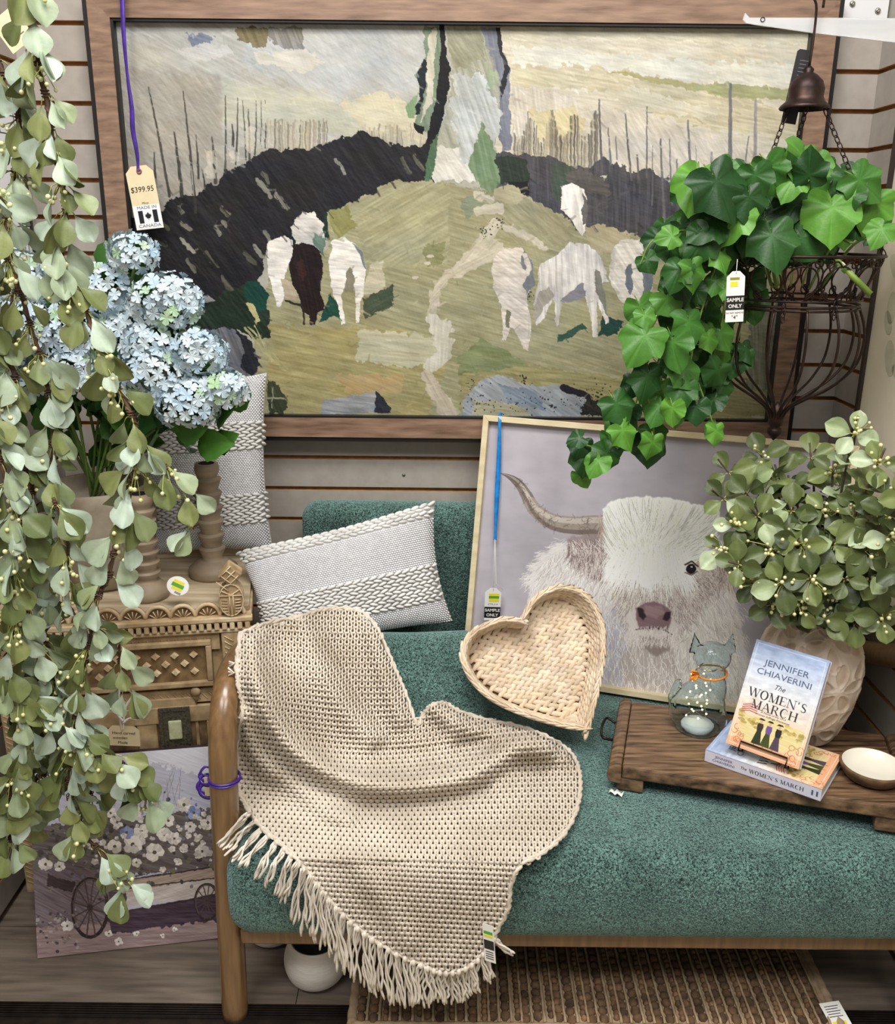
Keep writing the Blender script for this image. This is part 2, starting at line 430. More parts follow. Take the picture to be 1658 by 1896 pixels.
m_oak = mat('honey_oak', (136, 104, 68), (104, 77, 48), 12, .28, .05, stretch=(8, 8, .8), detail=7, ramp=(.3, .7), coat=.3)
sofa = thing('sofa', (.22, 1.6, 0), 'teal boucle sofa with rounded honey oak arms, displaying the cushions and throw', 'sofa')
V, F = superbox((-.368, 1.272, .212), (.815, 1.99, .39), .045)
s_ = np.sin(V[:, 0]*7.0)*.004 + np.sin(V[:, 1]*11+1)*.003
wz = np.clip((V[:, 2]-.25)/.12, 0, 1); V[:, 2] += wz*(s_ - .09*np.clip(1.40-V[:, 1], 0, 1))
V[:, 1] -= .012*np.exp(-((V[:, 2]-.30)/.06)**2)*(V[:, 1] < 1.4)
MB().add(V, F).build('seat_cushion', m_teal, sofa)
V, F = superbox((-.338, 1.995, .36), (.60, 2.085, .768), .04)
MB().add(V, F).build('back_cushion', m_teal, sofa)
# lower lumbar roll leaning in front of the backrest
V, F = superbox((-.335, -.20, -.05), (.085, .14, .05), .048)
V[:, 2] += .008*np.sin(V[:, 0]*15)
th = math.radians(38); c_, s2 = math.cos(th), math.sin(th)
M = frame((0, 1.70, .455), (1, 0, 0), (0, c_, s2), (0, -s2, c_))
MB().add(tr(M, V), F).build('lumbar_cushion', m_teal, sofa)
def arm(x, nm='arm'):
    a = MB()
    P = [(x-.012, 1.328, 0), (x-.010, 1.326, .1), (x-.006, 1.324, .3), (x-.002, 1.322, .46), (x, 1.324, .55), (x, 1.345, .605), (x, 1.385, .640), (x, 1.45, .648), (x, 1.53, .632), (x, 1.64, .585), (x, 1.78, .53), (x, 1.98, .47)]
    a.tube(curve(P, 60), .0235, 16)
    return a.build(nm, m_oak, sofa)
arm(-.366)
arm(.864)
for x in (-.366, .866):
    a = MB(); a.tube([(x, 2.0, 0), (x, 1.99, .3), (x, 1.985, .49)], .021, 14); a.build('rear_leg', m_oak, sofa)
r = MB(); r.box((-.352, 1.300, .183), (.83, 1.335, .214)); r.build('front_rail', m_oak, sofa, bevel=.004)
r = MB(); r.box((-.352, 1.95, .183), (.83, 1.99, .224)); r.build('rear_rail', m_oak, sofa, bevel=.004)

# ======================= BIG LANDSCAPE PRINT =======================
m_art = art_mat('oil_print_surface', .6, .5)
m_fw = mat('brushed_walnut_frame', (156, 126, 104), (108, 82, 64), 10, .5, .1, stretch=(2, 2, 9), detail=8, ramp=(.3, .7))
m_fwh = mat('brushed_walnut_frame_rail', (156, 126, 104), (106, 80, 62), 10, .5, .1, stretch=(1.2, 9, 9), detail=8, ramp=(.3, .7))
m_blk = mat('black_frame_edge', (22, 20, 20), rough=.4)
PX0, PX1, PZ0, PZ1 = -.684, .724, .966, 1.768; PYc = 2.073
pt = thing('framed_landscape_print', (.02, 2.09, .9), 'large framed oil landscape print of grazing sheep on the slatwall', 'painting')
def rail(mb, q0, q1, q2, q3, y0, y1, m=0):   # quad in XZ
    V = [(p[0], y0, p[1]) for p in (q0, q1, q2, q3)] + [(p[0], y1, p[1]) for p in (q0, q1, q2, q3)]
    mb.add(V, [(0, 1, 2, 3), (7, 6, 5, 4), (0, 4, 5, 1), (1, 5, 6, 2), (2, 6, 7, 3), (3, 7, 4, 0)], m)
def ring(x0, x1, z0, z1, w):
    return [((x0-w, z0-w), (x1+w, z0-w), (x1, z0), (x0, z0)), ((x0, z1), (x1, z1), (x1+w, z1+w), (x0-w, z1+w)),
            ((x0-w, z0-w), (x0, z0), (x0, z1), (x0-w, z1+w)), ((x1, z0), (x1+w, z0-w), (x1+w, z1+w), (x1, z1))]
fr = MB(); lp = MB(); bk = MB()
for i, q in enumerate(ring(PX0-.005, PX1+.005, PZ0-.005, PZ1+.005, .044)): rail(fr, *q, 2.052, 2.085, 0 if i < 2 else 1)
for q in ring(PX0, PX1, PZ0, PZ1, .006): rail(lp, *q, 2.056, 2.08)
for q in ring(PX0-.048, PX1+.048, PZ0-.048, PZ1+.048, .012): rail(bk, *q, 2.058, 2.105)
bk.box((PX0-.03, 2.09, PZ0-.03), (PX1+.03, 2.1, PZ1+.03))
fr.build('frame', [m_fwh, m_fw], pt, smooth=False); lp.build('inner_lip', m_blk, pt, smooth=False); bk.build('outer_edge', m_blk, pt, smooth=False)
cor = [proj((PX0, PYc, PZ1)), proj((PX1, PYc, PZ1)), proj((PX1, PYc, PZ0)), proj((PX0, PYc, PZ0))]
pc = Pic(1080, 616, cor, (176, 172, 158)); c3 = ((200, 0), 2.369); c4 = ((850, 0), 2.37)
X, Y = pc.xx/pc.w, pc.yy/pc.h
pc.a += ((fbm(X*9, Y*6, 1)-.5)*34)[..., None]*np.array([1, .98, .85])
pc.o(*c3)
A = pc.poly; Ln = pc.line
A([(0, 80), (700, 80), (1500, 80), (1500, 640), (700, 660), (0, 640)], (184, 182, 172), 12, .5, 26, seed=1)
A([(560, 100), (1400, 100), (1400, 380), (1000, 420), (600, 300)], (186, 188, 186), 14, .7, 26, .85, seed=2, soft=12)
A([(380, 330), (1000, 440), (1350, 480), (1400, 640), (700, 560), (420, 520)], (194, 193, 172), 14, .1, 22, .85, seed=3, soft=12)
A([(40, 300), (500, 330), (500, 900), (100, 950), (40, 600)], (168, 162, 150), 14, .9, 34, .8, seed=4, soft=14)
A([(1000, 450), (1200, 400), (1350, 460), (1390, 620), (1150, 580)], (206, 198, 168), 10, .1, 20, seed=5)
A([(340, 150), (460, 160), (450, 200), (380, 205)], (130, 138, 155), 8, .3, 30)
A([(560, 120), (720, 120), (700, 200), (640, 215), (600, 180), (562, 170)], (130, 120, 88), 6, 1.2, 40)
A([(700, 120), (850, 120), (860, 220), (800, 215), (720, 190)], (140, 138, 132), 6, 1.2, 50)
A([(640, 230), (900, 225), (940, 270), (860, 320), (760, 300), (660, 270)], (208, 202, 186), 6, .1, 20)
A([(300, 210), (520, 200), (560, 240), (380, 270)], (196, 194, 186), 8, .2, 20)
for i in range(38):
    x = 700 + i*7 + rnd.uniform(-3, 3); Ln([(x, 520+rnd.uniform(0, 30)), (x+rnd.uniform(-3, 3), 690)], rnd.uniform(3, 9), rnd.choice([(176, 164, 140), (120, 112, 98), (150, 140, 122), (200, 190, 168)]), 2, 20, .8)
for i in range(30):
    x = 1100+i*10; Ln([(x, 545+rnd.uniform(0, 40)), (x, 650)], rnd.uniform(4, 10), rnd.choice([(170, 162, 142), (140, 134, 122), (188, 180, 160)]), 2, 20, .8)
A([(0, 960), (200, 950), (300, 860), (380, 850), (480, 800), (520, 750), (600, 720), (700, 660), (900, 650), (1000, 610), (1110, 575), (1200, 610), (1300, 640), (1380, 640), (1440, 560), (1450, 650), (1440, 800), (1270, 800), (1190, 850), (1090, 880), (1000, 920), (960, 950), (970, 1000), (930, 1120), (800, 1100), (720, 1050), (690, 1120), (660, 1240), (620, 1300), (600, 1450), (350, 1460), (0, 1460)], (44, 42, 47), 7, .9, 26, seed=6)
A([(960, 930), (1040, 900), (1000, 980), (970, 1060), (930, 1000)], (40, 66, 56), 4, .9, 14)
G = (164, 160, 122)
A([(700, 1200), (800, 1150), (960, 1100), (965, 940), (1080, 880), (1190, 845), (1250, 792), (1420, 792), (1640, 830), (1800, 870), (3400, 900), (3400, 2000), (640, 2000), (640, 1440), (690, 1300)], G, 6, .25, 40, seed=7)
A([(970, 930), (1100, 890), (1080, 1000), (1000, 1050)], (150, 146, 84), 6, .9, 30)
A([(1050, 900), (1250, 800), (1500, 810), (1500, 1150), (1200, 1180), (1130, 1080)], (172, 168, 130), 9, -.5, 38, seed=8)
A([(1380, 1080), (1480, 1050), (1470, 1150), (1400, 1170)], (150, 150, 104), 8, .2, 30)
A([(700, 1430), (1300, 1440), (1500, 1580), (1400, 1820), (700, 1820)], (170, 160, 108), 9, .2, 40, seed=9)
A([(1100, 1450), (1450, 1470), (1480, 1600), (1200, 1610), (1080, 1570)], (192, 188, 156), 9, .1, 34, seed=10)
A([(1000, 1640), (1300, 1650), (1290, 1720), (1050, 1730)], (188, 162, 112), 9, .4, 30)
A([(540, 1260), (620, 1250), (700, 1330), (710, 1480), (640, 1490), (560, 1440), (380, 1430), (360, 1400)], (44, 62, 48), 6, .9, 30)
A([(600, 1240), (650, 1230), (705, 1290), (700, 1350), (650, 1370), (600, 1300)], (26, 78, 66), 4, .9, 16)
A([(610, 1330), (640, 1340), (670, 1400), (650, 1420)], (196, 186, 128), 3, 1, 20)
A([(330, 1480), (430, 1440), (540, 1440), (620, 1490), (655, 1560), (650, 1650), (360, 1660)], (112, 114, 122), 5, 1.2, 50, seed=11)
A([(560, 1450), (630, 1500), (660, 1600), (640, 1650), (580, 1620), (600, 1540)], (48, 50, 58), 5, 1.2, 30)
Ln([(610, 1440), (700, 1550), (780, 1620)], 26, (178, 172, 120), 5, 40, dry=.35); Ln([(640, 1420), (720, 1580)], 14, (186, 180, 130), 5, 40, dry=.35)
A([(700, 1660), (740, 1680), (790, 1760), (780, 1815), (700, 1815)], (70, 78, 56), 6, 1.2, 30)
Ln([(700, 1745), (780, 1750)], 9, (160, 158, 128)); Ln([(725, 1700), (720, 1790)], 7, (160, 158, 128))
for (x0, y0, x1, y1, w) in [(178, 380, 270, 860, 11), (290, 580, 325, 860, 15), (330, 400, 385, 930, 11), (385, 590, 397, 780, 9), (455, 600, 472, 800, 13), (515, 420, 515, 760, 8), (545, 545, 548, 640, 10), (570, 430, 560, 720, 7), (590, 440, 605, 700, 6), (615, 480, 622, 700, 9), (650, 440, 645, 680, 6), (672, 440, 670, 680, 5), (690, 440, 690, 650, 5), (203, 670, 208, 960, 14), (410, 740, 425, 830, 10)]:
    Ln([(x0, y0), ((x0+x1)/2+3, (y0+y1)/2), (x1, y1)], [w*.4, w, w*1.2], (72, 68, 62), 1.0, 40, .88, dry=.25)
for (x, y, w, h) in [(430, 660, 40, 120), (540, 660, 24, 60), (600, 560, 40, 110)]: A([(x, y), (x+w, y), (x+w, y+h), (x, y+h)], (204, 196, 178), 8, 1.5, 30, .7)
for (x, y, L_, a, cc) in [(660, 790, 90, .9, 150), (740, 850, 80, 1.0, 150), (230, 970, 50, .8, 110), (310, 910, 30, .9, 120), (325, 980, 50, .7, 150), (320, 1050, 80, .8, 170), (345, 1140, 60, 1, 120), (500, 910, 50, .8, 120), (505, 970, 30, 1, 140), (470, 1000, 30, 1, 140), (640, 1080, 70, .8, 150), (690, 1020, 50, 1.0, 130), (600, 1110, 60, .8, 90), (500, 1220, 60, .9, 100), (1000, 700, 50, .9, 150), (1025, 740, 30, .9, 160), (1290, 700, 60, 1.1, 90), (1350, 690, 60, 1.0, 100), (430, 1110, 70, .9, 90), (200, 1050, 60, .4, 90), (680, 760, 50, 1.1, 110)]:
    Ln([(x, y), (x+L_*math.cos(a), y+L_*math.sin(a))], 20 if cc > 100 else 24, (cc, cc, cc-14), 4, 50, .85, dry=.25)
A([(395, 1305), (440, 1298), (475, 1320), (420, 1330)], (150, 150, 148), 3, .2, 30)
# tree
A([(1385, 120), (1460, 120), (1465, 330), (1440, 480), (1400, 590), (1345, 560), (1375, 430), (1350, 330), (1392, 250)], (124, 142, 118), 5, 1.4, 36)
A([(1415, 130), (1445, 130), (1430, 330), (1420, 450), (1370, 540), (1400, 420), (1395, 300)], (196, 190, 170), 4, 1.4, 30)
A([(1385, 260), (1400, 260), (1395, 380), (1370, 500), (1335, 505), (1370, 430), (1355, 320)], (34, 44, 50), 3, 1.4, 10)
A([(1300, 470), (1365, 400), (1345, 520), (1320, 520)], (136, 166, 118), 4, 1.2, 20); A([(1340, 540), (1390, 560), (1380, 590), (1350, 570)], (30, 34, 40), 3, 1, 8)
A([(1455, 110), (1478, 110), (1486, 250), (1502, 300), (1492, 420), (1455, 580), (1440, 620), (1395, 620), (1430, 470), (1450, 350), (1462, 200)], (32, 32, 35), 3, 1.4, 8)
A([(1410, 640), (1455, 590), (1440, 700), (1420, 790), (1390, 790)], (84, 118, 88), 4, 1.3, 20)
A([(1480, 110), (1760, 110), (1760, 700), (1640, 800), (1430, 800), (1440, 640), (1500, 420), (1506, 300)], (168, 168, 150), 5, 1.2, 44, seed=12)
A([(1490, 130), (1640, 130), (1650, 260), (1540, 300), (1500, 260)], (158, 158, 132), 8, .9, 40)
A([(1520, 330), (1658, 330), (1640, 560), (1560, 620), (1500, 540)], (190, 192, 186), 10, 1, 50, seed=13)
A([(1440, 650), (1560, 640), (1600, 700), (1620, 790), (1430, 795), (1425, 750)], (212, 208, 196), 6, .9, 34, seed=14)
# flock at the left
Wh = (244, 238, 228)
A([(1150, 1160), (1205, 1150), (1215, 1250), (1190, 1290), (1120, 1290)], (200, 192, 162), 4, .1, 30)
A([(925, 1420), (975, 1285), (1010, 1330), (1035, 1400), (990, 1380)], (28, 86, 74), 4, 1, 14)
A([(1115, 1310), (1250, 1250), (1250, 1345), (1130, 1395)], (78, 92, 70), 5, -.5, 24)
A([(705, 1060), (760, 1035), (805, 1050), (815, 1090), (800, 1150), (780, 1200), (775, 1290), (760, 1350), (740, 1350), (725, 1260), (700, 1200), (700, 1120)], Wh, 3, 0, 46, seed=15)
A([(760, 1220), (820, 1240), (830, 1320), (780, 1320)], (184, 170, 140), 4, .2, 30)
A([(800, 1000), (850, 930), (900, 930), (945, 980), (952, 1060), (940, 1110), (880, 1070), (820, 1070)], (222, 217, 208), 4, .6, 44, seed=16)
A([(900, 1020), (950, 1050), (948, 1120), (900, 1080)], (60, 100, 84), 6, .9, 30, .7)
A([(815, 1085), (850, 1062), (900, 1075), (935, 1120), (945, 1200), (930, 1280), (948, 1330), (947, 1362), (917, 1370), (912, 1422), (888, 1425), (880, 1380), (850, 1370), (840, 1300), (810, 1250), (795, 1170)], (48, 30, 30), 2, 1.4, 20)
A([(830, 1150), (860, 1140), (868, 1200), (850, 1230), (835, 1200)], (70, 38, 34), 4, 1.4, 10); Ln([(780, 1320), (850, 1340)], 9, (60, 48, 40))
Ln([(855, 1350), (860, 1420)], 8, (60, 50, 42))
A([(975, 1060), (1030, 1038), (1075, 1065), (1110, 1110), (1132, 1170), (1125, 1280), (1105, 1330), (1105, 1410), (1088, 1415), (1085, 1330), (1085, 1260), (1060, 1180), (1040, 1250), (1025, 1290), (1042, 1420), (1025, 1425), (1010, 1340), (985, 1280), (965, 1140), (985, 1090)], Wh, 3, .1, 46, seed=17)
A([(1048, 1190), (1062, 1165), (1085, 1230), (1078, 1285), (1035, 1280)], (140, 134, 112), 3, 1.4, 20)
Ln([(1075, 1070), (1110, 1110), (1130, 1180)], [3, 14, 6], (120, 130, 138), 2, 20)
# path
Pc = (200, 191, 168)
Ln([(1700, 1080), (1600, 1150), (1480, 1215), (1430, 1290), (1425, 1390)], [70, 60, 50, 44, 50], Pc, 7, 40, .9, dry=.15)
Ln([(1430, 1400), (1470, 1450), (1480, 1550), (1420, 1600)], [70, 90, 80, 60], (206, 202, 186), 8, 44, .9, dry=.2)
Ln([(1400, 1640), (1440, 1720), (1500, 1815)], [60, 70, 80], (196, 182, 158), 6, 36, .95)
for p in ((1400, 1155), (1350, 1218), (1415, 1125)): pc.blob(p, (16, 7), (206, 200, 176), 2)
A([(930, 1815), (950, 1750), (1080, 1740), (1185, 1715), (1190, 1815)], (150, 153, 156), 6, .1, 60, seed=18)
A([(1180, 1715), (1230, 1770), (1245, 1815), (1170, 1815)], (52, 56, 68), 5, 1.1, 20)
# right half
pc.o(*c4)
A([(170, 100), (1600, 100), (1700, 1100), (150, 740), (215, 300)], (212, 204, 182), 6, .1, 34, seed=20)
A([(200, 120), (1600, 120), (1600, 200), (900, 180), (220, 170)], (212, 205, 180), 10, .1, 44, seed=21)
A([(230, 200), (600, 230), (1100, 270), (1600, 280), (1600, 390), (1200, 375), (800, 330), (240, 280)], (218, 216, 200), 10, .1, 26, seed=22)
A([(230, 290), (560, 290), (850, 330), (1060, 370), (1400, 480), (1600, 520), (1600, 640), (1200, 580), (900, 520), (600, 400), (240, 380)], (204, 194, 162), 10, .15, 44, seed=23)
A([(640, 310), (850, 335), (1050, 370), (1180, 365), (1500, 400), (1500, 445), (1180, 430), (1040, 395), (800, 350)], (180, 174, 122), 5, .15, 34, seed=24)
A([(1000, 380), (1180, 365), (1500, 398), (1500, 442), (1150, 420)], (172, 174, 126), 4, .1, 24)
A([(600, 400), (760, 380), (960, 440), (1150, 480), (1100, 520), (800, 480), (640, 430)], (212, 204, 178), 8, .2, 30, seed=25)
A([(240, 380), (420, 400), (560, 470), (560, 560), (300, 600), (235, 600)], (212, 203, 186), 8, 1.4, 40, seed=26)
A([(300, 480), (520, 470), (560, 560), (360, 620)], (212, 200, 158), 8, .8, 30, seed=27)
A([(560, 470), (800, 490), (1180, 620), (1400, 700), (1400, 900), (560, 760)], (212, 203, 186), 8, .9, 40, seed=28)
for i in range(70):
    x = 240+i*5.4+rnd.uniform(-3, 3); t = 560+60*math.sin(i*.35)+rnd.uniform(-20, 30); Ln([(x, t), (x+rnd.uniform(-4, 4), 740)], rnd.uniform(4, 9), rnd.choice([(150, 140, 118), (124, 116, 104), (176, 166, 140), (98, 94, 88)]), 2, 20, .75)
A([(150, 670), (300, 680), (420, 690), (480, 720), (560, 735), (640, 690), (700, 720), (760, 770), (820, 735), (900, 780), (1020, 830), (1050, 1100), (900, 1120), (830, 1060), (700, 1010), (600, 995), (540, 1030), (440, 930), (330, 880), (230, 830), (160, 830)], (84, 82, 88), 7, 1.5, 34, seed=29)
A([(150, 680), (300, 700), (310, 810), (180, 800)], (54, 66, 58), 5, 1.3, 20); A([(410, 710), (500, 720), (520, 830), (450, 900), (410, 850)], (78, 90, 78), 5, 1.4, 20)
A([(220, 800), (305, 800), (310, 860), (240, 840)], (40, 38, 40), 3, 1.4, 8)
A([(590, 790), (650, 765), (640, 800)], (190, 188, 160), 3)
A([(450, 760), (560, 750), (640, 790), (660, 860), (560, 850)], (98, 94, 90), 6, .1, 24)
for (x0, y0, x1, y1, w, g) in [(1192, 370, 1190, 800, 18, 118), (1303, 440, 1300, 760, 15, 150), (1005, 530, 1022, 820, 12, 118), (826, 470, 825, 780, 6, 100), (730, 500, 757, 790, 9, 100), (615, 440, 628, 760, 10, 96), (885, 610, 905, 1010, 11, 110), (1110, 670, 1106, 800, 14, 150), (1272, 600, 1250, 800, 7, 120), (958, 700, 960, 840, 9, 120), (925, 610, 935, 900, 7, 120), (783, 680, 790, 800, 9, 100), (655, 560, 668, 720, 8, 110), (690, 600, 695, 700, 6, 120), (850, 640, 850, 900, 5, 110), (1040, 640, 1045, 800, 6, 150)]:
    Ln([(x0, y0), (x1, y1)], [w*.7, w*1.2], (g, g-2, g+2), 1.0, 24, .88, dry=.2)
A([(95, 120), (180, 120), (190, 230), (228, 300), (222, 450), (234, 660), (195, 672), (172, 580), (182, 430), (172, 330), (130, 220)], (128, 132, 146), 4, 1.4, 34)
A([(165, 120), (185, 120), (196, 240), (225, 300), (190, 440), (178, 380), (200, 300), (175, 220)], (50, 50, 56), 3, 1.4, 10)
A([(0, 330), (100, 340), (180, 480), (190, 560), (130, 700), (20, 720), (0, 700)], (188, 192, 188), 8, 1.2, 50, seed=30)
A([(100, 540), (150, 620), (180, 800), (135, 850), (80, 800), (40, 730)], (122, 146, 108), 6, 1.3, 34)
A([(130, 280), (170, 330), (160, 400), (120, 380)], (160, 172, 140), 5, 1.4, 30)
# right meadow
A([(150, 830), (300, 860), (470, 960), (500, 1040), (430, 1090), (300, 1080), (100, 1000)], (166, 160, 124), 6, .7, 36, seed=31)
A([(150, 830), (220, 805), (300, 860), (260, 900), (150, 880)], (184, 174, 136), 5, .3, 24)
A([(540, 1000), (620, 985), (760, 1030), (700, 1110), (600, 1120)], (180, 170, 136), 6, .4, 30, seed=32)
A([(0, 1560), (100, 1490), (220, 1550), (300, 1600), (200, 1640), (0, 1650)], (136, 146, 100), 8, .1, 34, seed=33)
A([(0, 1650), (300, 1600), (700, 1660), (1400, 1640), (1400, 1830), (0, 1830)], (160, 154, 106), 8, .1, 40, seed=34)
A([(0, 880), (60, 860), (130, 900), (30, 960)], (140, 150, 122), 6, .1, 24)
for q, w in (([(80, 850), (140, 875)], 34), ([(90, 925), (180, 915)], 44), ([(210, 1000), (300, 1040), (380, 1090)], 34), ([(160, 990), (110, 1060), (0, 1190)], 60), ([(0, 1190), (130, 1120)], 50)):
    Ln(q, w, (202, 194, 172), 5, 40, .9, dry=.15)
for (x, y) in ((120, 1010), (180, 975), (310, 1290), (60, 1700), (280, 1680)):
    for i in range(26): pc.blob((x+rnd.gauss(0, 14), y+rnd.gauss(0, 16)), rnd.uniform(1.5, 4), (60, 58, 46), 1)
A([(630, 1390), (720, 1410), (700, 1470), (610, 1470)], (44, 80, 74), 4, .1, 16); A([(440, 1470), (540, 1420), (560, 1440), (470, 1490), (435, 1500)], (60, 96, 80), 4, .3, 16)
S4 = [(450, 815), (500, 800), (550, 830), (567, 900), (560, 990), (542, 1038), (515, 1000), (480, 950), (450, 920)]
A(S4, Wh, 3, 1.3, 44, seed=35); A([(545, 840), (568, 900), (562, 980), (545, 990), (535, 940), (548, 890)], (112, 110, 108), 3, 1.4, 20)
A([(150, 1130), (190, 1090), (280, 1088), (322, 1150), (335, 1230), (300, 1300), (310, 1370), (320, 1430), (305, 1540), (285, 1530), (240, 1440), (225, 1440), (205, 1490), (190, 1490), (190, 1350), (160, 1290), (143, 1200)], (222, 212, 198), 3, .6, 46, seed=36)
A([(265, 1150), (290, 1100), (325, 1160), (338, 1240), (300, 1290), (280, 1250), (300, 1200)], (128, 132, 140), 4, 1.3, 26); Ln([(290, 1120), (310, 1180), (300, 1200)], 22, (218, 210, 194), 2)
A([(205, 1360), (230, 1370), (222, 1440), (208, 1440)], (130, 128, 106), 3, 1.4, 10)
A([(360, 1160), (430, 1120), (490, 1065), (560, 1070), (610, 1110), (640, 1170), (655, 1240), (632, 1240), (640, 1330), (657, 1420), (642, 1425), (610, 1320), (607, 1400), (608, 1478), (588, 1480), (580, 1400), (555, 1300), (500, 1290), (450, 1330), (442, 1425), (430, 1435), (415, 1320), (370, 1400), (340, 1430), (325, 1330), (345, 1250), (350, 1200)], (224, 219, 212), 3, 1.5, 48, seed=37)
A([(440, 1320), (500, 1275), (545, 1240), (560, 1300), (520, 1320), (460, 1330)], (140, 138, 146), 3, .2, 20); A([(600, 1180), (620, 1190), (645, 1300), (652, 1400), (630, 1340), (600, 1280)], (136, 134, 122), 3, 1.4, 20)
A([(350, 1280), (400, 1260), (415, 1310), (370, 1350), (335, 1420), (328, 1350)], (168, 162, 150), 4, 1, 26)
A([(675, 1090), (720, 1050), (790, 1050), (840, 1090), (855, 1170), (845, 1290), (800, 1400), (775, 1440), (745, 1430), (740, 1340), (700, 1310), (660, 1230), (665, 1150)], (224, 217, 204), 3, .9, 48, seed=38)
A([(735, 1170), (760, 1160), (765, 1260), (750, 1300), (735, 1250)], (112, 122, 132), 3, 1.4, 20); A([(810, 1100), (850, 1120), (858, 1200), (830, 1320), (800, 1360), (810, 1240)], (116, 124, 132), 4, 1.4, 24)
A([(755, 1330), (780, 1320), (770, 1430), (750, 1410)], (150, 146, 118), 3, 1.4, 10)
A([(900, 1200), (960, 1150), (1000, 1400), (820, 1400), (850, 1350)], (216, 208, 196), 4, 1.2, 44, seed=39)
A([(0, 1830), (30, 1740), (100, 1670), (190, 1650), (300, 1690), (460, 1690), (600, 1750), (660, 1830)], (160, 166, 172), 6, .6, 50, seed=40)
A([(170, 1690), (330, 1710), (380, 1800), (230, 1780)], (130, 146, 164), 5, .5, 40); A([(60, 1760), (230, 1770), (330, 1825), (60, 1825)], (176, 172, 140), 6, .1, 40)
Ln([(460, 1700), (570, 1740)], [34, 26], (44, 42, 52), 3, 10); A([(560, 1740), (660, 1780), (680, 1830), (540, 1830)], (60, 58, 48), 8, .5, 30)
for i in range(260): pc.blob((rnd.choice([rnd.uniform(0, 640), rnd.gauss(600, 40)]), rnd.gauss(1770, 36)), rnd.uniform(1.5, 4), (50, 50, 52), 1)
A([(1280, 1300), (1400, 1300), (1380, 1700), (1260, 1700)], (112, 118, 106), 12, 1.4, 70, .7)
# loose dabs that break up the flat passages
pc.o((0, 0), 1)
for i in range(2600):
    x, y = rnd.uniform(215, 1500), rnd.uniform(48, 772); q = pc.T([(x, y)])[0]; ix, iy = int(q[0]), int(q[1])
    if not (2 < ix < pc.w-3 and 2 < iy < pc.h-3): continue
    c = pc.a[iy, ix]; lum = c.mean(); a = rnd.gauss(-.25 if y > 330 else .5, .5) if lum > 80 else rnd.gauss(.9, .4)
    if (lum > 195 and y > 330) or (lum < 135 and y < 330): continue
    L_ = rnd.uniform(5, 17); jit = rnd.gauss(0, 9 if lum > 80 else 6); c2 = c+jit+np.array([rnd.gauss(0, 3), rnd.gauss(0, 2), rnd.gauss(0, 4)])
    pc.line([(x, y), (x+L_*math.cos(a), y+L_*math.sin(a))], rnd.uniform(1.5, 4.5), tuple(c2), 1.0, 22, .55, dry=.25)
# brush grain over the whole surface
g = (pc.streak(np.s_[:, :], .35, 50, 2.2, 50)*13 + pc.streak(np.s_[:, :], 1.2, 26, 2.0, 51)*9 + pc.streak(np.s_[:, :], -.2, 60, 1.6, 52)*8)
pc.a += g[..., None]
for (ox, oy, x0, y0, x1, y1, sc_, dr_) in [(200, 0, 690, 920, 1140, 1430, 2.369, 0), (850, 0, 440, 790, 575, 1045, 2.37, 1), (850, 0, 135, 1080, 345, 1550, 2.37, 0), (850, 0, 320, 1055, 665, 1490, 2.37, 1), (850, 0, 650, 1040, 860, 1450, 2.37, 0)]:
    pc.o((ox, oy), sc_); q = pc.T([(x0, y0), (x1, y1)]); x0, y0, x1, y1 = [int(v) for v in (*q[0], *q[1])]; sl = np.s_[y0:y1, x0:x1]
    br = np.clip((pc.a[sl].mean(2)-188)/12, 0, 1); st_ = pc.streak(sl, 1.45 if dr_ else .12, 26, 2.0, 91)+.6*pc.streak(sl, 1.2 if dr_ else -.1, 14, 5, 92)
    pc.a[sl] -= (br*np.clip(.1-st_, 0, .5)*48)[..., None]*np.array([1, .98, .9]); g2 = fbm(pc.xx[sl]/22, pc.yy[sl]/30, 95, 3); pc.a[sl] -= (br*np.clip(g2-.5, 0, 1)*60)[..., None]*np.array([1, .95, .8])
vv = fbm(pc.xx/34, pc.yy/20, 61, 4)-.5; v2 = fbm(pc.xx/60, pc.yy/40, 71, 3)-.5
pc.a = pc.a*(1+.16*vv[..., None]) + v2[..., None]*np.array([12, 4, -10])
l_ = pc.a.mean(2, keepdims=True); pc.a = l_ + (pc.a-l_)*.82; pc.a = (114+(pc.a-114)*1.15)*.87
pc.build('canvas', (PX0, PYc, PZ1), (PX1-PX0, 0, 0), (0, 0, PZ0-PZ1), m_art, pt, 1.0)
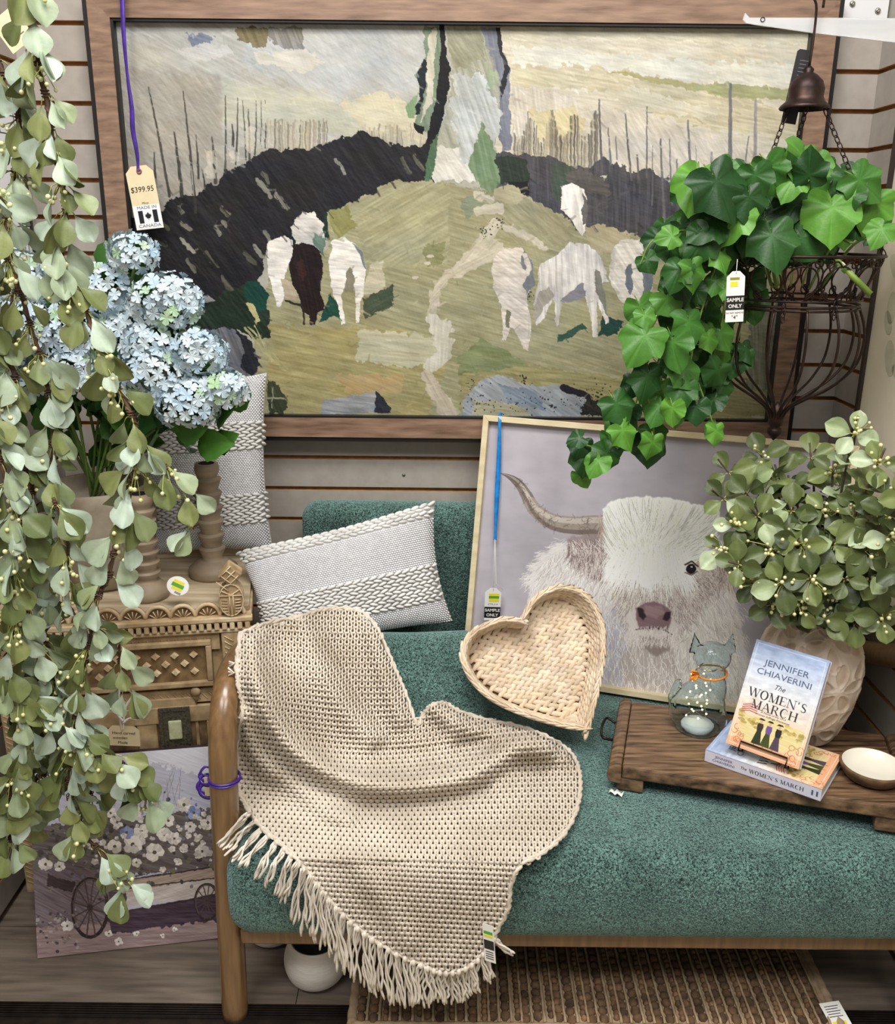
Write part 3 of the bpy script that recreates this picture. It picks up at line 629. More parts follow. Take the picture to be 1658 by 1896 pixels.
# ======================= LEAF KIT =======================
def leaf_tpl(kind):
    V = []; F = []; K = []
    if kind in ('sage', 'point', 'spoon'):
        na, nc = 8, 6
        for i in range(na+1):
            t = i/na
            if kind == 'sage': w = (.37*math.sin(PI*min(1, t*.985+.01)**1.75)**.68 if t < 1 else .05) if t > 0 else .012
            elif kind == 'spoon': w = .37*math.sin(PI*min(1, t*.98+.01)**1.35)**.62 if 0 < t < 1 else .02
            else:
                w = .30*math.sin(PI*t**.85)**.9 if 0 < t < 1 else .01
                if i % 2: w *= 1.12
            w = max(w, .012)
            for j in range(nc+1):
                u = j/nc*2-1
                V.append((u*w, t, .22*abs(u)*w*2 - .16*t*t + .02*math.sin(7*t+3*u))); K.append(1.14 if j == nc//2 else (.93 if abs(u) > .9 else 1.0))
        for i in range(na):
            for j in range(nc):
                a = i*(nc+1)+j; F.append((a, a+1, a+nc+2, a+nc+1))
    else:   # broad ivy-like leaf, stalk at the origin, tip at +Y
        key = [(-180, .16), (-158, .44), (-140, .50), (-118, .60), (-100, .50), (-80, .60), (-62, .72), (-48, .58), (-34, .66), (-20, .80), (-8, .92), (0, 1.06), (8, .92), (20, .80), (34, .66), (48, .58), (62, .72), (80, .60), (100, .50), (118, .60), (140, .50), (158, .44), (180, .16)]
        if kind == 'round': key = [(a, r*.6+.34 if abs(a) < 150 and abs(a) > 10 else r) for a, r in key]
        ang = np.radians([k[0] for k in key]); rad = [k[1]*.72+.28*.62*(1 if abs(k[0]) < 150 else .5) for k in key]
        veins = np.radians([-118, -62, 0, 62, 118]); n = len(key); c = (0, .0)
        ang2 = []; r2 = []
        for i in range(n-1):
            ang2 += [ang[i], (ang[i]+ang[i+1])/2]; r2 += [rad[i], (rad[i]+rad[i+1])/2]
        ang2.append(ang[-1]); r2.append(rad[-1]); m = len(ang2)
        V.append((0, 0, 0)); K.append(1.3)
        for q in (.3, .6, .85, 1.0):
            for a, r in zip(ang2, r2):
                x, y = r*q*math.sin(a), r*q*math.cos(a)
                isv = min(abs(a-v) for v in veins) < .02
                z = -.10*q*q*r + (-.015 if isv else .015)*q + .05*math.sin(a*5)*q*q
                V.append((x*.62, y*.62+.14, z)); K.append(1.28 if isv else (1.0 if q < 1 else .95))
        V[0] = (0, .14, 0)
        for j in range(m-1): F.append((0, 1+j, 2+j))
        for k in range(3):
            for j in range(m-1): a = 1+k*m+j; F.append((a, a+m, a+m+1, a+1))
    return np.array(V, float), F, np.array(K)
TPL = {k: leaf_tpl(k) for k in ('sage', 'spoon', 'point', 'ivy', 'round')}
def leaf(mb, kind, pos, d, nrm, size, col, wid=1.0):
    V, F, K = TPL[kind]; y = unit(d); z = np.asarray(nrm, float); z = unit(z - y*np.dot(z, y)); x = np.cross(y, z)
    P = (V*np.array([wid, 1, 1])) @ np.array([x, y, z])*size + pos
    mb.add(P, F, 0, K[:, None]*np.asarray(col)[None])
m_leafs = mat('faux_sage_leaf', (255, 255, 255), rough=.5, attr=True, col2=(238, 240, 230), scale=60, bump=.15, bscale=240)
m_leafg = mat('faux_green_leaf', (255, 255, 255), rough=.42, spec=.3, attr=True, col2=(225, 235, 220), scale=40, bump=.25, bscale=160)
m_vine = mat('brown_wrapped_vine', (104, 78, 56), (70, 50, 36), 90, .7, .4, stretch=(1, 1, .3))
m_sprig = mat('yellow_green_stalk', (168, 172, 92), rough=.5)
m_berry = mat('cream_berry', (226, 224, 176), (206, 206, 140), 60, .35)
def mixc(a, b, t): return lin(a)*(1-t)+lin(b)*t
VIEW = lambda p: unit(np.array([0, 0, CH])-p)
def sprig(st, be, p, d, n, L, r=.0034, m=7):
    d = unit(d)
    for i in range(n):
        e = p + (d + RN.randn(3)*.38)*L*rnd.uniform(.55, 1.05); mid = (p+e)/2 + RN.randn(3)*.003
        st.tube([p, mid, e], .0007, 4); be.ball(e, r*rnd.uniform(.8, 1.15), nu=m, nv=5)
def garland(pts, Yf, label, step=.042, n=(3, 5), seed=1, size=.05, r=.0042, dens=1.0, spr=.45, twist=True):
    g = random.Random(seed); P = curve([at(x, y, Yf(i/(len(pts)-1))) for i, (x, y) in enumerate(pts)], 14*len(pts))
    t = thing('leaf_garland', P[0], label, 'garland', 'hanging leaf and berry garlands')
    vm = MB(); vm.tube(P, np.linspace(r, r*.5, len(P)), 8)
    k = np.arange(len(P)); off = np.stack([np.cos(k*.9)*r*.8, np.sin(k*.9)*r*.8, 0*k], -1)
    if twist: vm.tube(P+off, r*.45, 6)
    d = np.r_[0, np.cumsum(np.linalg.norm(np.diff(P, axis=0), axis=1))]
    lm = MB(); st = MB(); be = MB(); s = .01
    while s < d[-1]:
        i = min(np.searchsorted(d, s), len(P)-2); p = P[i]; T = unit(P[i+1]-P[i])
        for j in range(3): vm.tube([p+T*(.004*j-.004)+np.array([math.cos(a), math.sin(a), 0])*r*1.35 for a in np.linspace(0, 2*PI, 8, endpoint=False)], .001, 4, closed=True)
        a0 = g.uniform(0, 2*PI)
        for q in range(max(2, g.randint(*n)-1)):
            a = a0 + q*2*PI/4 + g.uniform(-.5, .5)
            rad = np.array([math.cos(a), -abs(math.sin(a))*.8+.15, 0])
            dd = unit(T*.75 + rad*g.uniform(.5, 1.1) + np.array([0, 0, -.5 + g.uniform(-.3, .45)]))
            nn = unit(VIEW(p)*g.uniform(.15, 1.1) + np.array([g.uniform(-1, 1), 0, g.uniform(-.3, .9)]))
            ps = p + rad*.006; sl = g.uniform(.006, .018)
            st.tube([p, ps + dd*sl*.5, ps+dd*sl], .0009, 4)
            c = mixc((194, 210, 196), (134, 146, 100), g.random()) if g.random() < .62 else mixc((140, 146, 92), (92, 104, 58), g.random())
            leaf(lm, 'sage', ps+dd*sl, dd, nn, size*g.uniform(.72, 1.12), c, g.uniform(.85, 1.15))
        if g.random() < spr: sprig(st, be, p, T*.6+np.array([g.uniform(-.5, .5), -.4, -.6]), g.randint(7, 11), .034)
        s += step*1.22*g.uniform(.7, 1.3)/dens
    vm.build('vine', m_vine, t); lm.build('foliage', m_leafs, t); st.build('leaf_stalks', m_sprig, t)['kind'] = 'stuff'
    if be.n: be.build('berries', m_berry, t)['kind'] = 'stuff'
    return t

# ======================= CARVED CABINET =======================
m_carve = mat('carved_mango_wood', (200, 175, 136), (138, 112, 78), 34, .6, .25, stretch=(1, 1, 1), detail=9, ramp=(.3, .72), bdist=.001)
m_carve2 = mat('whitewashed_carving', (226, 206, 172), (184, 156, 116), 30, .6, .2)
m_carved = mat('recessed_dark_wood', (150, 122, 84), (104, 80, 52), 40, .7, .2)
m_top = mat('weathered_top_wood', (214, 198, 170), (150, 128, 98), 7, .55, .2, stretch=(.6, 6, 1), detail=9, ramp=(.3, .7))
CO = np.array([-.391, 1.66, 0]); CA = math.radians(10); CM = rotz(CA, CO); CX = np.array([math.cos(CA), math.sin(CA), 0]); CN = np.array([-math.sin(CA), math.cos(CA), 0])
def cf(x, y, d=0):
    r = ray(x, y); o = np.array([0, 0, CH]); k = np.dot(CO + CN*d - o, CN)/np.dot(r, CN); p = o + r*k
    return np.dot(p-CO, CX), p[2]
CT = .665
cab = thing('carved_cabinet', (-.62, 1.78, 0), 'carved light wooden cabinet holding candlesticks and planter', 'cabinet')
b = MB(); b.box((-.46, .006, .06), (-.004, .33, CT-.03), M=CM); b.box((-.475, -.012, CT-.03), (.008, .345, CT-.012), M=CM)
for x in (-.46, -.05):
    for yy in (.01, .28): b.box((x, yy, 0), (x+.045, yy+.045, .06), M=CM)
b.build('body', m_carve, cab, smooth=False, bevel=.003)
b = MB(); b.box((-.475, .008, CT-.012), (.004, .345, CT), M=CM); b.box((-.475, .30, CT), (.004, .322, CT+.018), M=CM); b.build('top', m_top, cab, smooth=False, bevel=.002)
# scalloped apron above the dentil rail
b = MB(); b2 = MB(); n = 10; w = .465/n
for i in range(n):
    xc = -.46+w*(i+.5)-.01
    arc = [(xc+w*.5*math.cos(a), CT-.014+.026*math.sin(a)) for a in np.linspace(0, PI, 12)]
    b.tube(tr(CM, np.array([(x, -.006, z) for x, z in arc])), .004, 6)
    b2.prism([(x, z) for x, z in arc], -.004, .006, M=CM)
    for k in range(5):
        a = PI*(k+1)/6; b.tube(tr(CM, np.array([(xc+.004*math.cos(a), -.006, CT-.012), (xc+w*.38*math.cos(a), -.006, CT-.014+.019*math.sin(a))])), .0013, 4)
b.build('scalloped_trim', m_carve2, cab); b2.build('scallop_panel', m_carved, cab, smooth=False)
b = MB(); b.box((-.475, -.018, CT-.024), (.01, -.002, CT-.014), M=CM)
for i in range(33):
    x = -.472+i*.0146; b.box((x, -.017, CT-.040), (x+.0095, -.002, CT-.024), M=CM)
b.box((-.475, -.012, CT-.048), (.008, 0, CT-.040), M=CM)
b.build('dentil_rail', m_carve2, cab, smooth=False, bevel=.002)
# corner stiles with herringbone cuts
for x0, x1 in ((-.052, .004), (-.475, -.422)):
    b = MB(); b.box((x0, -.010, .06), (x1, .01, CT-.048), M=CM)
    b.build('stile', m_carve, cab, smooth=False, bevel=.003)
    h = MB(); z = .08; xm = (x0+x1)/2
    while z < CT-.06:
        for sg in (-1, 1): h.tube(tr(CM, np.array([(xm+sg*.005, -.0108, z), (xm+sg*.022, -.0108, z+.012)])), .0011, 4)
        z += .0115
    h.build('herringbone_carving', m_carve2, cab)
def rect(mb, x0, z0, x1, z1, y, w, t, M=CM):
    mb.box((x0, y-t, z0), (x1, y, z0+w), M=M); mb.box((x0, y-t, z1-w), (x1, y, z1), M=M); mb.box((x0, y-t, z0+w), (x0+w, y, z1-w), M=M); mb.box((x1-w, y-t, z0+w), (x1, y, z1-w), M=M)
# rails with slanted cuts
xr = -.056
for zt, zb in ((CT-.05, CT-.085), (.497, .467)):
    b = MB(); b.box((-.42, -.004, zb), (xr, .008, zt), M=CM)
    x = -.41
    while x < xr-.02: b.tube(tr(CM, np.array([(x, -.0046, zt-.008), (x+.012, -.0046, zb+.008)])), .0011, 4); x += .0135
    b.build('carved_rail', m_carve, cab, smooth=False)
dx1, dz1 = cf(391, 1180); dx0, dz0 = cf(391, 1264)
dr = MB(); dr.box((-.42, -.006, dz0), (dx1, .02, dz1), M=CM); d_o = dr.build('drawer', m_carved, cab, smooth=False)
q = MB(); rect(q, -.42, dz0, dx1, dz1, -.005, .011, .01); q.build('drawer_moulding', m_carve, d_o, smooth=False, bevel=.002)
q = MB(); zc = (dz0+dz1)/2; hh = (dz1-dz0)/2-.014; i = 0; x = dx1-.035
while x > -.41:
    for z in ((zc,) if i % 2 else (zc-.018, zc+.018)):
        s = .0088; V = np.array([(x-s, -.006, z), (x, -.006, z-s), (x+s, -.006, z), (x, -.006, z+s), (x-s*.6, -.012, z), (x, -.012, z-s*.6), (x+s*.6, -.012, z), (x, -.012, z+s*.6)])
        q.add(tr(CM, V), [(0, 1, 5, 4), (1, 2, 6, 5), (2, 3, 7, 6), (3, 0, 4, 7), (4, 5, 6, 7)])
    x -= .018; i += 1
q.build('diamond_lattice', m_carve2, d_o, smooth=False)
px_, pz_ = cf(228, 1252); q = MB(); q.ball(tr(CM, np.array([(px_, -.02, pz_)]))[0], (.009, .009, .007)); q.build('pull', mat('black_iron', (24, 22, 22), rough=.4, metal=.6), d_o)
kx, kz = cf(363, 1276); q = MB(); q.ball(tr(CM, np.array([(kx, -.010, kz)]))[0], (.011, .006, .010)); q.prism([(kx-.007, kz-.006), (kx, kz-.028), (kx+.007, kz-.006)], -.010, -.003, M=CM); q.build('pivot_boss', m_carve, cab)
# door
gx1, gz1 = cf(397, 1288)
dr = MB(); dr.box((-.42, -.002, .08), (xr, .012, .462), M=CM); door = dr.build('door', m_carved, cab, smooth=False)
q = MB(); rect(q, -.42, .08, xr, .462, -.001, .036, .008)
tx0, tz1 = cf(300, 1312); tx1, tz0 = cf(352, 1378)
q.box((tx1+.014, -.006, .09), (tx1+.021, -.001, .45), M=CM)
q.box((-.42, -.007, tz1+.004), (tx1+.02, -.001, tz1+.024), M=CM); q.box((tx0-.05, -.007, .09), (tx0-.012, -.001, tz1+.004), M=CM)
q.box((-.42, -.007, tz0-.03), (tx1+.02, -.001, tz0-.006), M=CM)
q.build('door_frame', m_carve, door, smooth=False, bevel=.002)
q = MB(); rect(q, tx0-.006, tz0-.006, tx1+.006, tz1+.006, -.009, .007, .005); q.box((tx0, -.0115, tz0), (tx1, -.002, tz1), M=CM); q.build('inset_tile', mat('dark_mottled_inlay', (44, 40, 32), (92, 88, 72), 260, .5, .5), door, smooth=False)
q = MB(); mx_, mz_ = (tx0+tx1)/2, (tz0+tz1)/2; q.box((mx_-.013, -.0155, mz_-.021), (mx_+.013, -.010, mz_+.021), M=CM); q.build('bone_inlay', mat('pale_green_bone', (206, 212, 176), (186, 190, 148), 80, .3), door, smooth=False, bevel=.003)
# carved finial on the corner
fx, fz = -.028, CT-.014
M0 = CM @ frame((fx, -.004, fz), (1, 0, 0), (0, 1, 0), (0, 0, 1))
b = MB(); oc = [(.024*math.cos(a), .036+.034*math.sin(a)) for a in np.linspace(0, 2*PI, 16, endpoint=False)]
b.prism(oc, -.012, .022, M=M0)
b.prism([(-.024, .083), (-.002, .108), (.024, .088), (.004, .060)], -.012, .022, M=M0)
b.box((-.012, -.005, -.005), (.012, .02, .02), M=M0)
f_o = b.build('corner_finial', m_carve, cab, smooth=False, bevel=.003)
b = MB()
for u in (-.011, 0, .011):
    b.tube(tr(M0, np.array([(-.016+u*.9, -.0135, .086+u), (.006+u*.9, -.0135, .066+u)])), .0012, 4)
    b.tube(tr(M0, np.array([(-.013-u*.6, -.0135, .073+u*.9), (.010-u*.6, -.0135, .096+u*.9)])), .0012, 4)
b.tube(tr(M0, np.array([(-.003, -.0135, .004), (-.003, -.0135, .05)])), .0014, 4); b.tube(tr(M0, np.array([(.004, -.0135, .004), (.004, -.0135, .05)])), .0014, 4)
b.tube(tr(M0, np.array([(-.022, -.0135, .045), (.022, -.0135, .045)])), .0014, 4); b.tube(tr(M0, np.array([(-.018, -.0135, .056), (.0, -.0135, .046), (.018, -.0135, .058)])), .0014, 4)
for k in range(5):
    z = .012+k*.006
    for sg in (-1, 1): b.tube(tr(M0, np.array([(sg*.007, -.0135, z), (sg*.018, -.0135, z+.001)])), .0009, 4)
b.tube(tr(M0, np.array([(x*.96, -.0135, (z-.036)*.96+.036) for x, z in oc])), .0013, 4, closed=True)
b.build('finial_carving', m_carve2, f_o)

# ---- planter, candlesticks on the cabinet ----
m_pot = mat('mottled_grey_stoneware', (176, 166, 148), (120, 106, 86), 7, .75, .3, detail=9, ramp=(.35, .6), bscale=120)
pc_ = np.array([*atz(200, 1075, CT)[:2], CT]); pc_[1] = 1.79; pc_[0] = at(200, 1075, 1.80)[0]
b = MB(); b.lathe([(0, 0), (.066, 0), (.078, .01), (.100, .06), (.112, .11), (.113, .15), (.106, .185), (.102, .205), (.098, .21), (.092, .205), (.09, .18), (.0, .17)], c=pc_, n=48)
pot = b.build('stone_planter', m_pot); tag(pot, 'mottled grey stoneware planter under the blue hydrangeas', 'planter', None)
m_cand = mat('grey_washed_wood', (172, 154, 130), (116, 100, 80), 10, .55, .2, stretch=(1, 1, 3), detail=8, ramp=(.3, .7))
m_hole = mat('black_socket', (22, 18, 16), rough=.8)  # near-black colour for the candle socket
def candlestick(x, y, Y, h, nseg, rb, label, lean=0):
    p = at(x, y, Y); p[2] = CT
    t = thing('candlestick', p, label, 'candlestick', 'grey wooden candlesticks on the carved cabinet')
    pr = [(0, 0), (rb*.95, 0), (rb, .006), (rb*.98, .018), (rb*.72, .030), (.026, .035)]
    z = .035; sh = (h-.035-.03)/nseg
    for i in range(nseg):
        pr += [(.0205, z+.001), (.0218, z+.35*sh), (.0278, z+.84*sh), (.0276, z+.93*sh), (.0205, z+sh-.0005)]; z += sh
    pr += [(.020, z+.002), (.024, z+.010), (.0255, z+.018), (.0235, h), (.0165, h)]
    b = MB(); b.lathe(pr, c=p, n=32); b.build('turned_body', m_cand, t)
    b = MB(); b.lathe([(.0165, h), (.015, h-.02), (0, h-.022)], c=p, n=24); b.build('candle_socket', m_hole, t)
    return t
ck = candlestick(274, 1091, 1.705, .215, 7, .042, 'shorter grey turned wooden candlestick beside the stone planter')
candlestick(397, 1072, 1.83, .245, 6, .052, 'taller grey turned wooden candlestick behind the carved corner post')
m_card = mat('white_card', (236, 234, 228), rough=.45); m_yel = mat('yellow_label_ink', (232, 216, 60), rough=.5); m_grn = mat('green_label_ink', (84, 160, 50), rough=.5)
m_ink = mat('black_ink', (24, 24, 26), rough=.5); m_grey = mat('grey_ink', (110, 110, 116), rough=.5); m_manila = mat('manila_card', (232, 216, 178), (226, 208, 168), 40, .6)
# egg shaped price card
ec = at(330, 1084, 1.645); M0 = frame(ec, unit((1, .1, 0)), unit(np.cross(unit((0, .5, 1)), unit((1, .1, 0)))), unit((0, .5, 1)))
M0 = M0 @ frame((0, 0, 0), (math.cos(.45), 0, -math.sin(.45)), (0, 1, 0), (math.sin(.45), 0, math.cos(.45)))
b = MB(); b.prism([(.0195*math.cos(a), .0195*math.sin(a)*(1.0)-.001) for a in np.linspace(0, 2*PI, 28, endpoint=False)], -.0004, .0004, M=M0 @ np.diag([1.12, 1, .92, 1]))
t = thing('price_card', ec, 'white oval price card leaning on the shorter candlestick', 'price tag'); cdo = b.build('card', m_card, t, smooth=False)
b = MB(); b.box((-.013, -.0008, -.004), (.012, -.0004, .003), M=M0); b.build('green_print', m_grn, t, smooth=False)
b = MB(); b.box((-.012, -.0008, .003), (.010, -.0004, .009), M=M0); b.box((-.010, -.0008, -.010), (.011, -.0004, -.004), M=M0); b.build('yellow_print', m_yel, t, smooth=False)
b = MB()
for i in range(8): b.box((.0+.0016*i, -.0008, -.0155), (.0009+.0016*i, -.0004, -.0115), M=M0)
b.build('barcode', m_ink, t, smooth=False)

# ======================= HYDRANGEA =======================
hyd = thing('hydrangea_bouquet', pc_+np.array([0, 0, .17]), 'pale blue hydrangea bunch with green leaves in stone planter', 'flowers')
m_petal = mat('pale_blue_petal', (255, 255, 255), rough=.6, attr=True, col2=(236, 242, 248), scale=50)
m_hstem = mat('hydrangea_stem', (92, 120, 50), (70, 96, 40), 40, .5)
def floret(mb, p, nrm, s, col):
    n = unit(nrm); u = unit(np.cross(n, (0.3, .2, 1))); v = np.cross(n, u); a0 = rnd.uniform(0, PI)
    V = [p]; cc = [col*.93]
    for k in range(4):
        a = a0+k*PI/2
        for (r, da, h) in ((.5, -.75, .05), (.92, -.58, .2), (1.08, 0, .05), (.92, .58, .24), (.5, .75, .05)):
            V.append(p + s*(r*math.cos(a+da)*u + r*math.sin(a+da)*v + h*n)); cc.append(col*(1.06 if da else 1))
    F = []
    for k in range(4):
        b0 = 1+k*5
        for j in range(4): F.append((0, b0+j, b0+j+1))
    mb.add(V, F, 0, np.array(cc))
heads = [(247, 470, 40, 1.72), (188, 545, 58, 1.74), (308, 562, 58, 1.70), (238, 610, 48, 1.74), (285, 640, 52, 1.69), (368, 656, 46, 1.66), (414, 722, 38, 1.64), (290, 700, 62, 1.66), (350, 748, 52, 1.64), (130, 620, 62, 1.70), (128, 690, 48, 1.66), (20, 520, 62, 1.70), (40, 610, 55, 1.66), (205, 690, 40, 1.72), (70, 700, 45, 1.74), (-10, 660, 50, 1.7)]
root = pc_+np.array([0, 0, .2])
gm = MB()
for (x, y, r, Y) in heads:
    c = at(x, y, Y); R = r/1000.0*1.10
    pm = MB(); n = int(62*(R/.05)**2)+14
    for i in range(n):
        z = 1-2*(i+.5)/n; a = i*2.39996; q = math.sqrt(1-z*z); dn = np.array([q*math.cos(a), q*math.sin(a), z])
        if dn[2] < -.72: continue
        rr_ = R*(1+rnd.uniform(-.1, .06)); cl = mixc((214, 224, 226), (176, 198, 212), rnd.random()**1.4)
        if rnd.random() < .12: cl = mixc((196, 214, 196), (160, 190, 140), rnd.random())
        floret(pm, c+dn*rr_*np.array([1, 1, .82]), dn+RN.randn(3)*.28, .0118*rnd.uniform(.85, 1.2), cl)
    sm = MB(); b0 = root+np.array([rnd.uniform(-.03, .03), rnd.uniform(-.03, .03), -.04]); sm.tube(curve([b0, (b0+c)/2+np.array([0, 0, .04]), c-np.array([0, 0, R*.5])], 10), .0028, 6)
    for i in range(14): e = c+unit(RN.randn(3)+np.array([0, 0, .4]))*R*.8; sm.tube([c-np.array([0, 0, R*.5]), e], .0009, 4)
    h = pm.build('flower_head', m_petal, hyd, smooth=False); sm.build('stem', m_hstem, h)
for i in range(120):
    x, y, r, Y = heads[rnd.randrange(len(heads))] if i < 90 else (rnd.uniform(90, 330), rnd.uniform(680, 800), 40, 1.72)
    p = at(x+rnd.gauss(0, r*.7), y+r*rnd.uniform(.2, 1.5), Y+rnd.uniform(.0, .07)); d = unit(p-root+RN.randn(3)*.08)
    leaf(gm, 'point', p-d*.03, d+np.array([0, -.3, -.1]), VIEW(p)+RN.randn(3)*.5, rnd.uniform(.05, .085), mixc((74, 118, 44), (38, 76, 34), rnd.random()), 1.2)
gm.build('foliage', m_leafg, hyd)

# ======================= CUSHIONS =======================
m_weave = mat('white_cotton_weave', (238, 238, 240), (224, 224, 226), 90, .85, .3, bscale=500)
m_under = mat('grey_base_cloth', (196, 194, 192), (170, 168, 166), 120, .9)
m_chunk = mat('chunky_white_yarn', (236, 234, 230), (206, 204, 200), 26, .85, .4, ramp=(.3, .7), bscale=600)
def cushion(name, cs, nrm, T, bands, label, cat='cushion', group=None, cell=.0056, pinch=.04):
    TL, TR, BR, BL = [np.asarray(c, float) for c in cs]; nrm = unit(nrm)
    if np.dot(nrm, VIEW((TL+BR)/2)) < 0: nrm = -nrm
    def surf(u, v, side=1, h=0):
        uu = 2*u-1; vv = 2*v-1
        pu = u + pinch*uu*(-1)*(1-vv**2)*abs(uu)**3; pv = v - pinch*vv*(1-uu**2)*abs(vv)**3
        b = (TL*(1-pu)+TR*pu)*(1-pv) + (BL*(1-pu)+BR*pu)*pv
        t = T*(max(0, 1-uu**4)*max(0, 1-vv**4))**.55
        t += .004*math.sin(9*u+4*v)*(1-uu*uu) 
        return b + nrm*side*(t+h)
    t = thing(name, (TL+TR+BR+BL)/4, label, cat, group)
    n = 34; V = []; F = []
    for sd in (1, -1):
        o = len(V)
        for i in range(n+1):
            for j in range(n+1): V.append(surf(j/n, i/n, sd))
        for i in range(n):
            for j in range(n):
                a = o+i*(n+1)+j; f = (a, a+1, a+n+2, a+n+1); F.append(f[::-1] if sd > 0 else f)
    b = MB(); b.add(V, F); b.build('backing_cloth', m_under, t)
    Wd = np.linalg.norm(TR-TL); Ht = np.linalg.norm(BL-TL)
    g = MB(); cbs = [MB() for _ in bands]; sv, sf = sph(6, 4); sv2, sf2 = sph(7, 5)
    def local(u, v):
        p = surf(u, v); e = 1e-3; U = unit(surf(u+e, v)-surf(u-e, v)); Vv = unit(surf(u, v+e)-surf(u, v-e)); N = unit(np.cross(U, Vv))
        if np.dot(N, nrm) < 0: N = -N
        return p, U, Vv, N
    v = cell*.6/Ht; row = 0
    while v < 1:
        bd = [q for q in bands if q[0] <= v < q[1]]
        if bd:
            cb = cbs[bands.index(bd[0])]
            hgt = .0086; L_ = .0185; u = (row % 2)*.5*L_/Wd + .004
            while u < .998:
                p, U, Vv, N = local(u, v); s = 1 if row % 2 else -1
                a = .24*s + rnd.uniform(-.1, .1); U2 = U*math.cos(a)+Vv*math.sin(a); V2 = np.cross(N, U2)
                cb.add(sv2 @ np.array([U2*L_*.58, V2*hgt*.42, N*.0048]) + p + N*.002, sf2); u += L_/Wd
            v += hgt*.80/Ht
        else:
            u = (row % 2)*.5*cell/Wd+.003
            while u < .999:
                p, U, Vv, N = local(u, v); g.add(sv @ np.array([U*cell*.52, Vv*cell*.36, N*.0022]) + p + N*.0006, sf); u += cell/Wd
            v += cell*.68/Ht
        row += 1
    g.build('woven_face', m_weave, t); [cb.build('chunky_woven_band', m_chunk, t) for cb in cbs]
    return t
cushion('woven_cushion', [at(222, 702, 2.0), at(494, 690, 1.985), at(506, 1018, 1.93), at(226, 1040, 1.93)], (0, -1, .2), .055, [(.27, .42), (.66, .83)],
        'tall white woven cushion standing upright on the cabinet behind the candlesticks', group='white woven cushions with chunky bands')
cushion('woven_cushion', [at(441, 1022, 1.80), at(805, 928, 1.93), at(838, 1150, 1.86), at(492, 1215, 1.72)], (-.1, -1, .35), .06, [(0, .13), (.50, .80)],
        'white woven cushion lying tilted across the sofa arm corner above the knitted throw', group='white woven cushions with chunky bands')
# ======================= FLOWER WAGON CANVAS =======================
fc = [at(50, 1408, 1.56), at(430, 1373, 1.605), atz(440, 1733, .002), atz(70, 1774, .002)]
O_ = fc[3]; ex = fc[2]-fc[3]; ex[2] = 0; up = unit(fc[0]-fc[3]); up = unit(up - unit(ex)*np.dot(up, unit(ex))); hgt = np.linalg.norm(fc[0]-fc[3])
TLw = O_+up*hgt; corw = [proj(TLw), proj(TLw+ex), proj(O_+ex), proj(O_)]
fp = thing('flower_wagon_canvas', O_, 'canvas print of white flowers on a wooden wagon leaning against cabinet', 'painting')
pc = Pic(460, 460, corw, (172, 170, 184)); pc.o((0, 1200), 2.725); A = pc.poly; Ln = pc.line
A([(100, 480), (1200, 430), (1200, 760), (100, 900)], (198, 198, 208), 14, .4, 20, seed=3)
A([(100, 620), (700, 560), (1200, 700), (1200, 900), (100, 1000)], (172, 172, 188), 16, .3, 26, seed=4)
A([(100, 900), (1200, 800), (1200, 1110), (500, 1150), (100, 1200)], (92, 84, 84), 16, .3, 50, seed=5)
A([(100, 1100), (600, 1120), (640, 1500), (100, 1600)], (104, 92, 98), 12, .6, 50, seed=6)
A([(100, 1420), (600, 1380), (1200, 1330), (1200, 1500), (100, 1600)], (138, 118, 116), 10, .05, 44, seed=7)
A([(540, 1350), (1200, 1220), (1200, 1360), (560, 1440)], (62, 48, 60), 8, .1, 36, seed=8)
A([(600, 1180), (1200, 1080), (1200, 1150), (640, 1240)], (150, 134, 122), 4, -.15, 44); A([(630, 1230), (1200, 1140), (1200, 1230), (640, 1300)], (176, 166, 160), 4, -.15, 44)
Ln([(600, 1175), (1200, 1085)], 8, (50, 40, 40)); Ln([(560, 1222), (1200, 1145)], 7, (56, 44, 44)); Ln([(545, 1345), (1200, 1225)], 14, (54, 42, 44))
A([(240, 1140), (380, 1180), (370, 1230), (240, 1200)], (58, 46, 50), 4, .3, 20)
A([(545, 1220), (640, 1240), (640, 1320), (560, 1330)], (70, 56, 62), 4, .3, 30)
def wheel(cx, cy, rx, ry, w):
    Ln([(cx+rx*math.cos(a), cy+ry*math.sin(a)) for a in np.linspace(0, 2*PI, 30)], w*1.8, (48, 38, 38), 1, 16)
    Ln([(cx+rx*.97*math.cos(a)+2, cy+ry*.97*math.sin(a)) for a in np.linspace(2.4, 5.4, 20)], w*.4, (110, 92, 86), 1, 10)
    for k in range(12):
        a = k*PI/6+.2; Ln([(cx, cy), (cx+rx*math.cos(a), cy+ry*math.sin(a))], w*.7, (72, 58, 54), 1, 20)
    pc.blob((cx, cy), (rx*.18, ry*.15), (60, 48, 46), 1)
wheel(455, 1310, 88, 148, 10); wheel(1045, 1280, 60, 90, 8)
for i in range(260): pc.blob((rnd.uniform(180, 1150), rnd.gauss(1000, 90)), rnd.uniform(4, 14), rnd.choice([(70, 66, 60), (98, 92, 74), (60, 52, 54), (112, 110, 120)]), 3)
for i in range(90): pc.blob((rnd.uniform(150, 400), rnd.gauss(1420, 60)), rnd.uniform(3, 10), rnd.choice([(74, 62, 66), (150, 144, 146), (120, 104, 100)]), 3)
for i in range(50): pc.blob((rnd.uniform(480, 1000), rnd.gauss(800, 45)), rnd.uniform(3, 9), rnd.choice([(96, 108, 150), (120, 128, 160), (60, 66, 84), (140, 144, 150)]), 3)
for i in range(14): x = rnd.uniform(560, 920); Ln([(x, 800), (x+rnd.uniform(-40, 60), rnd.uniform(600, 720))], 3, (120, 116, 118), 2, 10, .7)
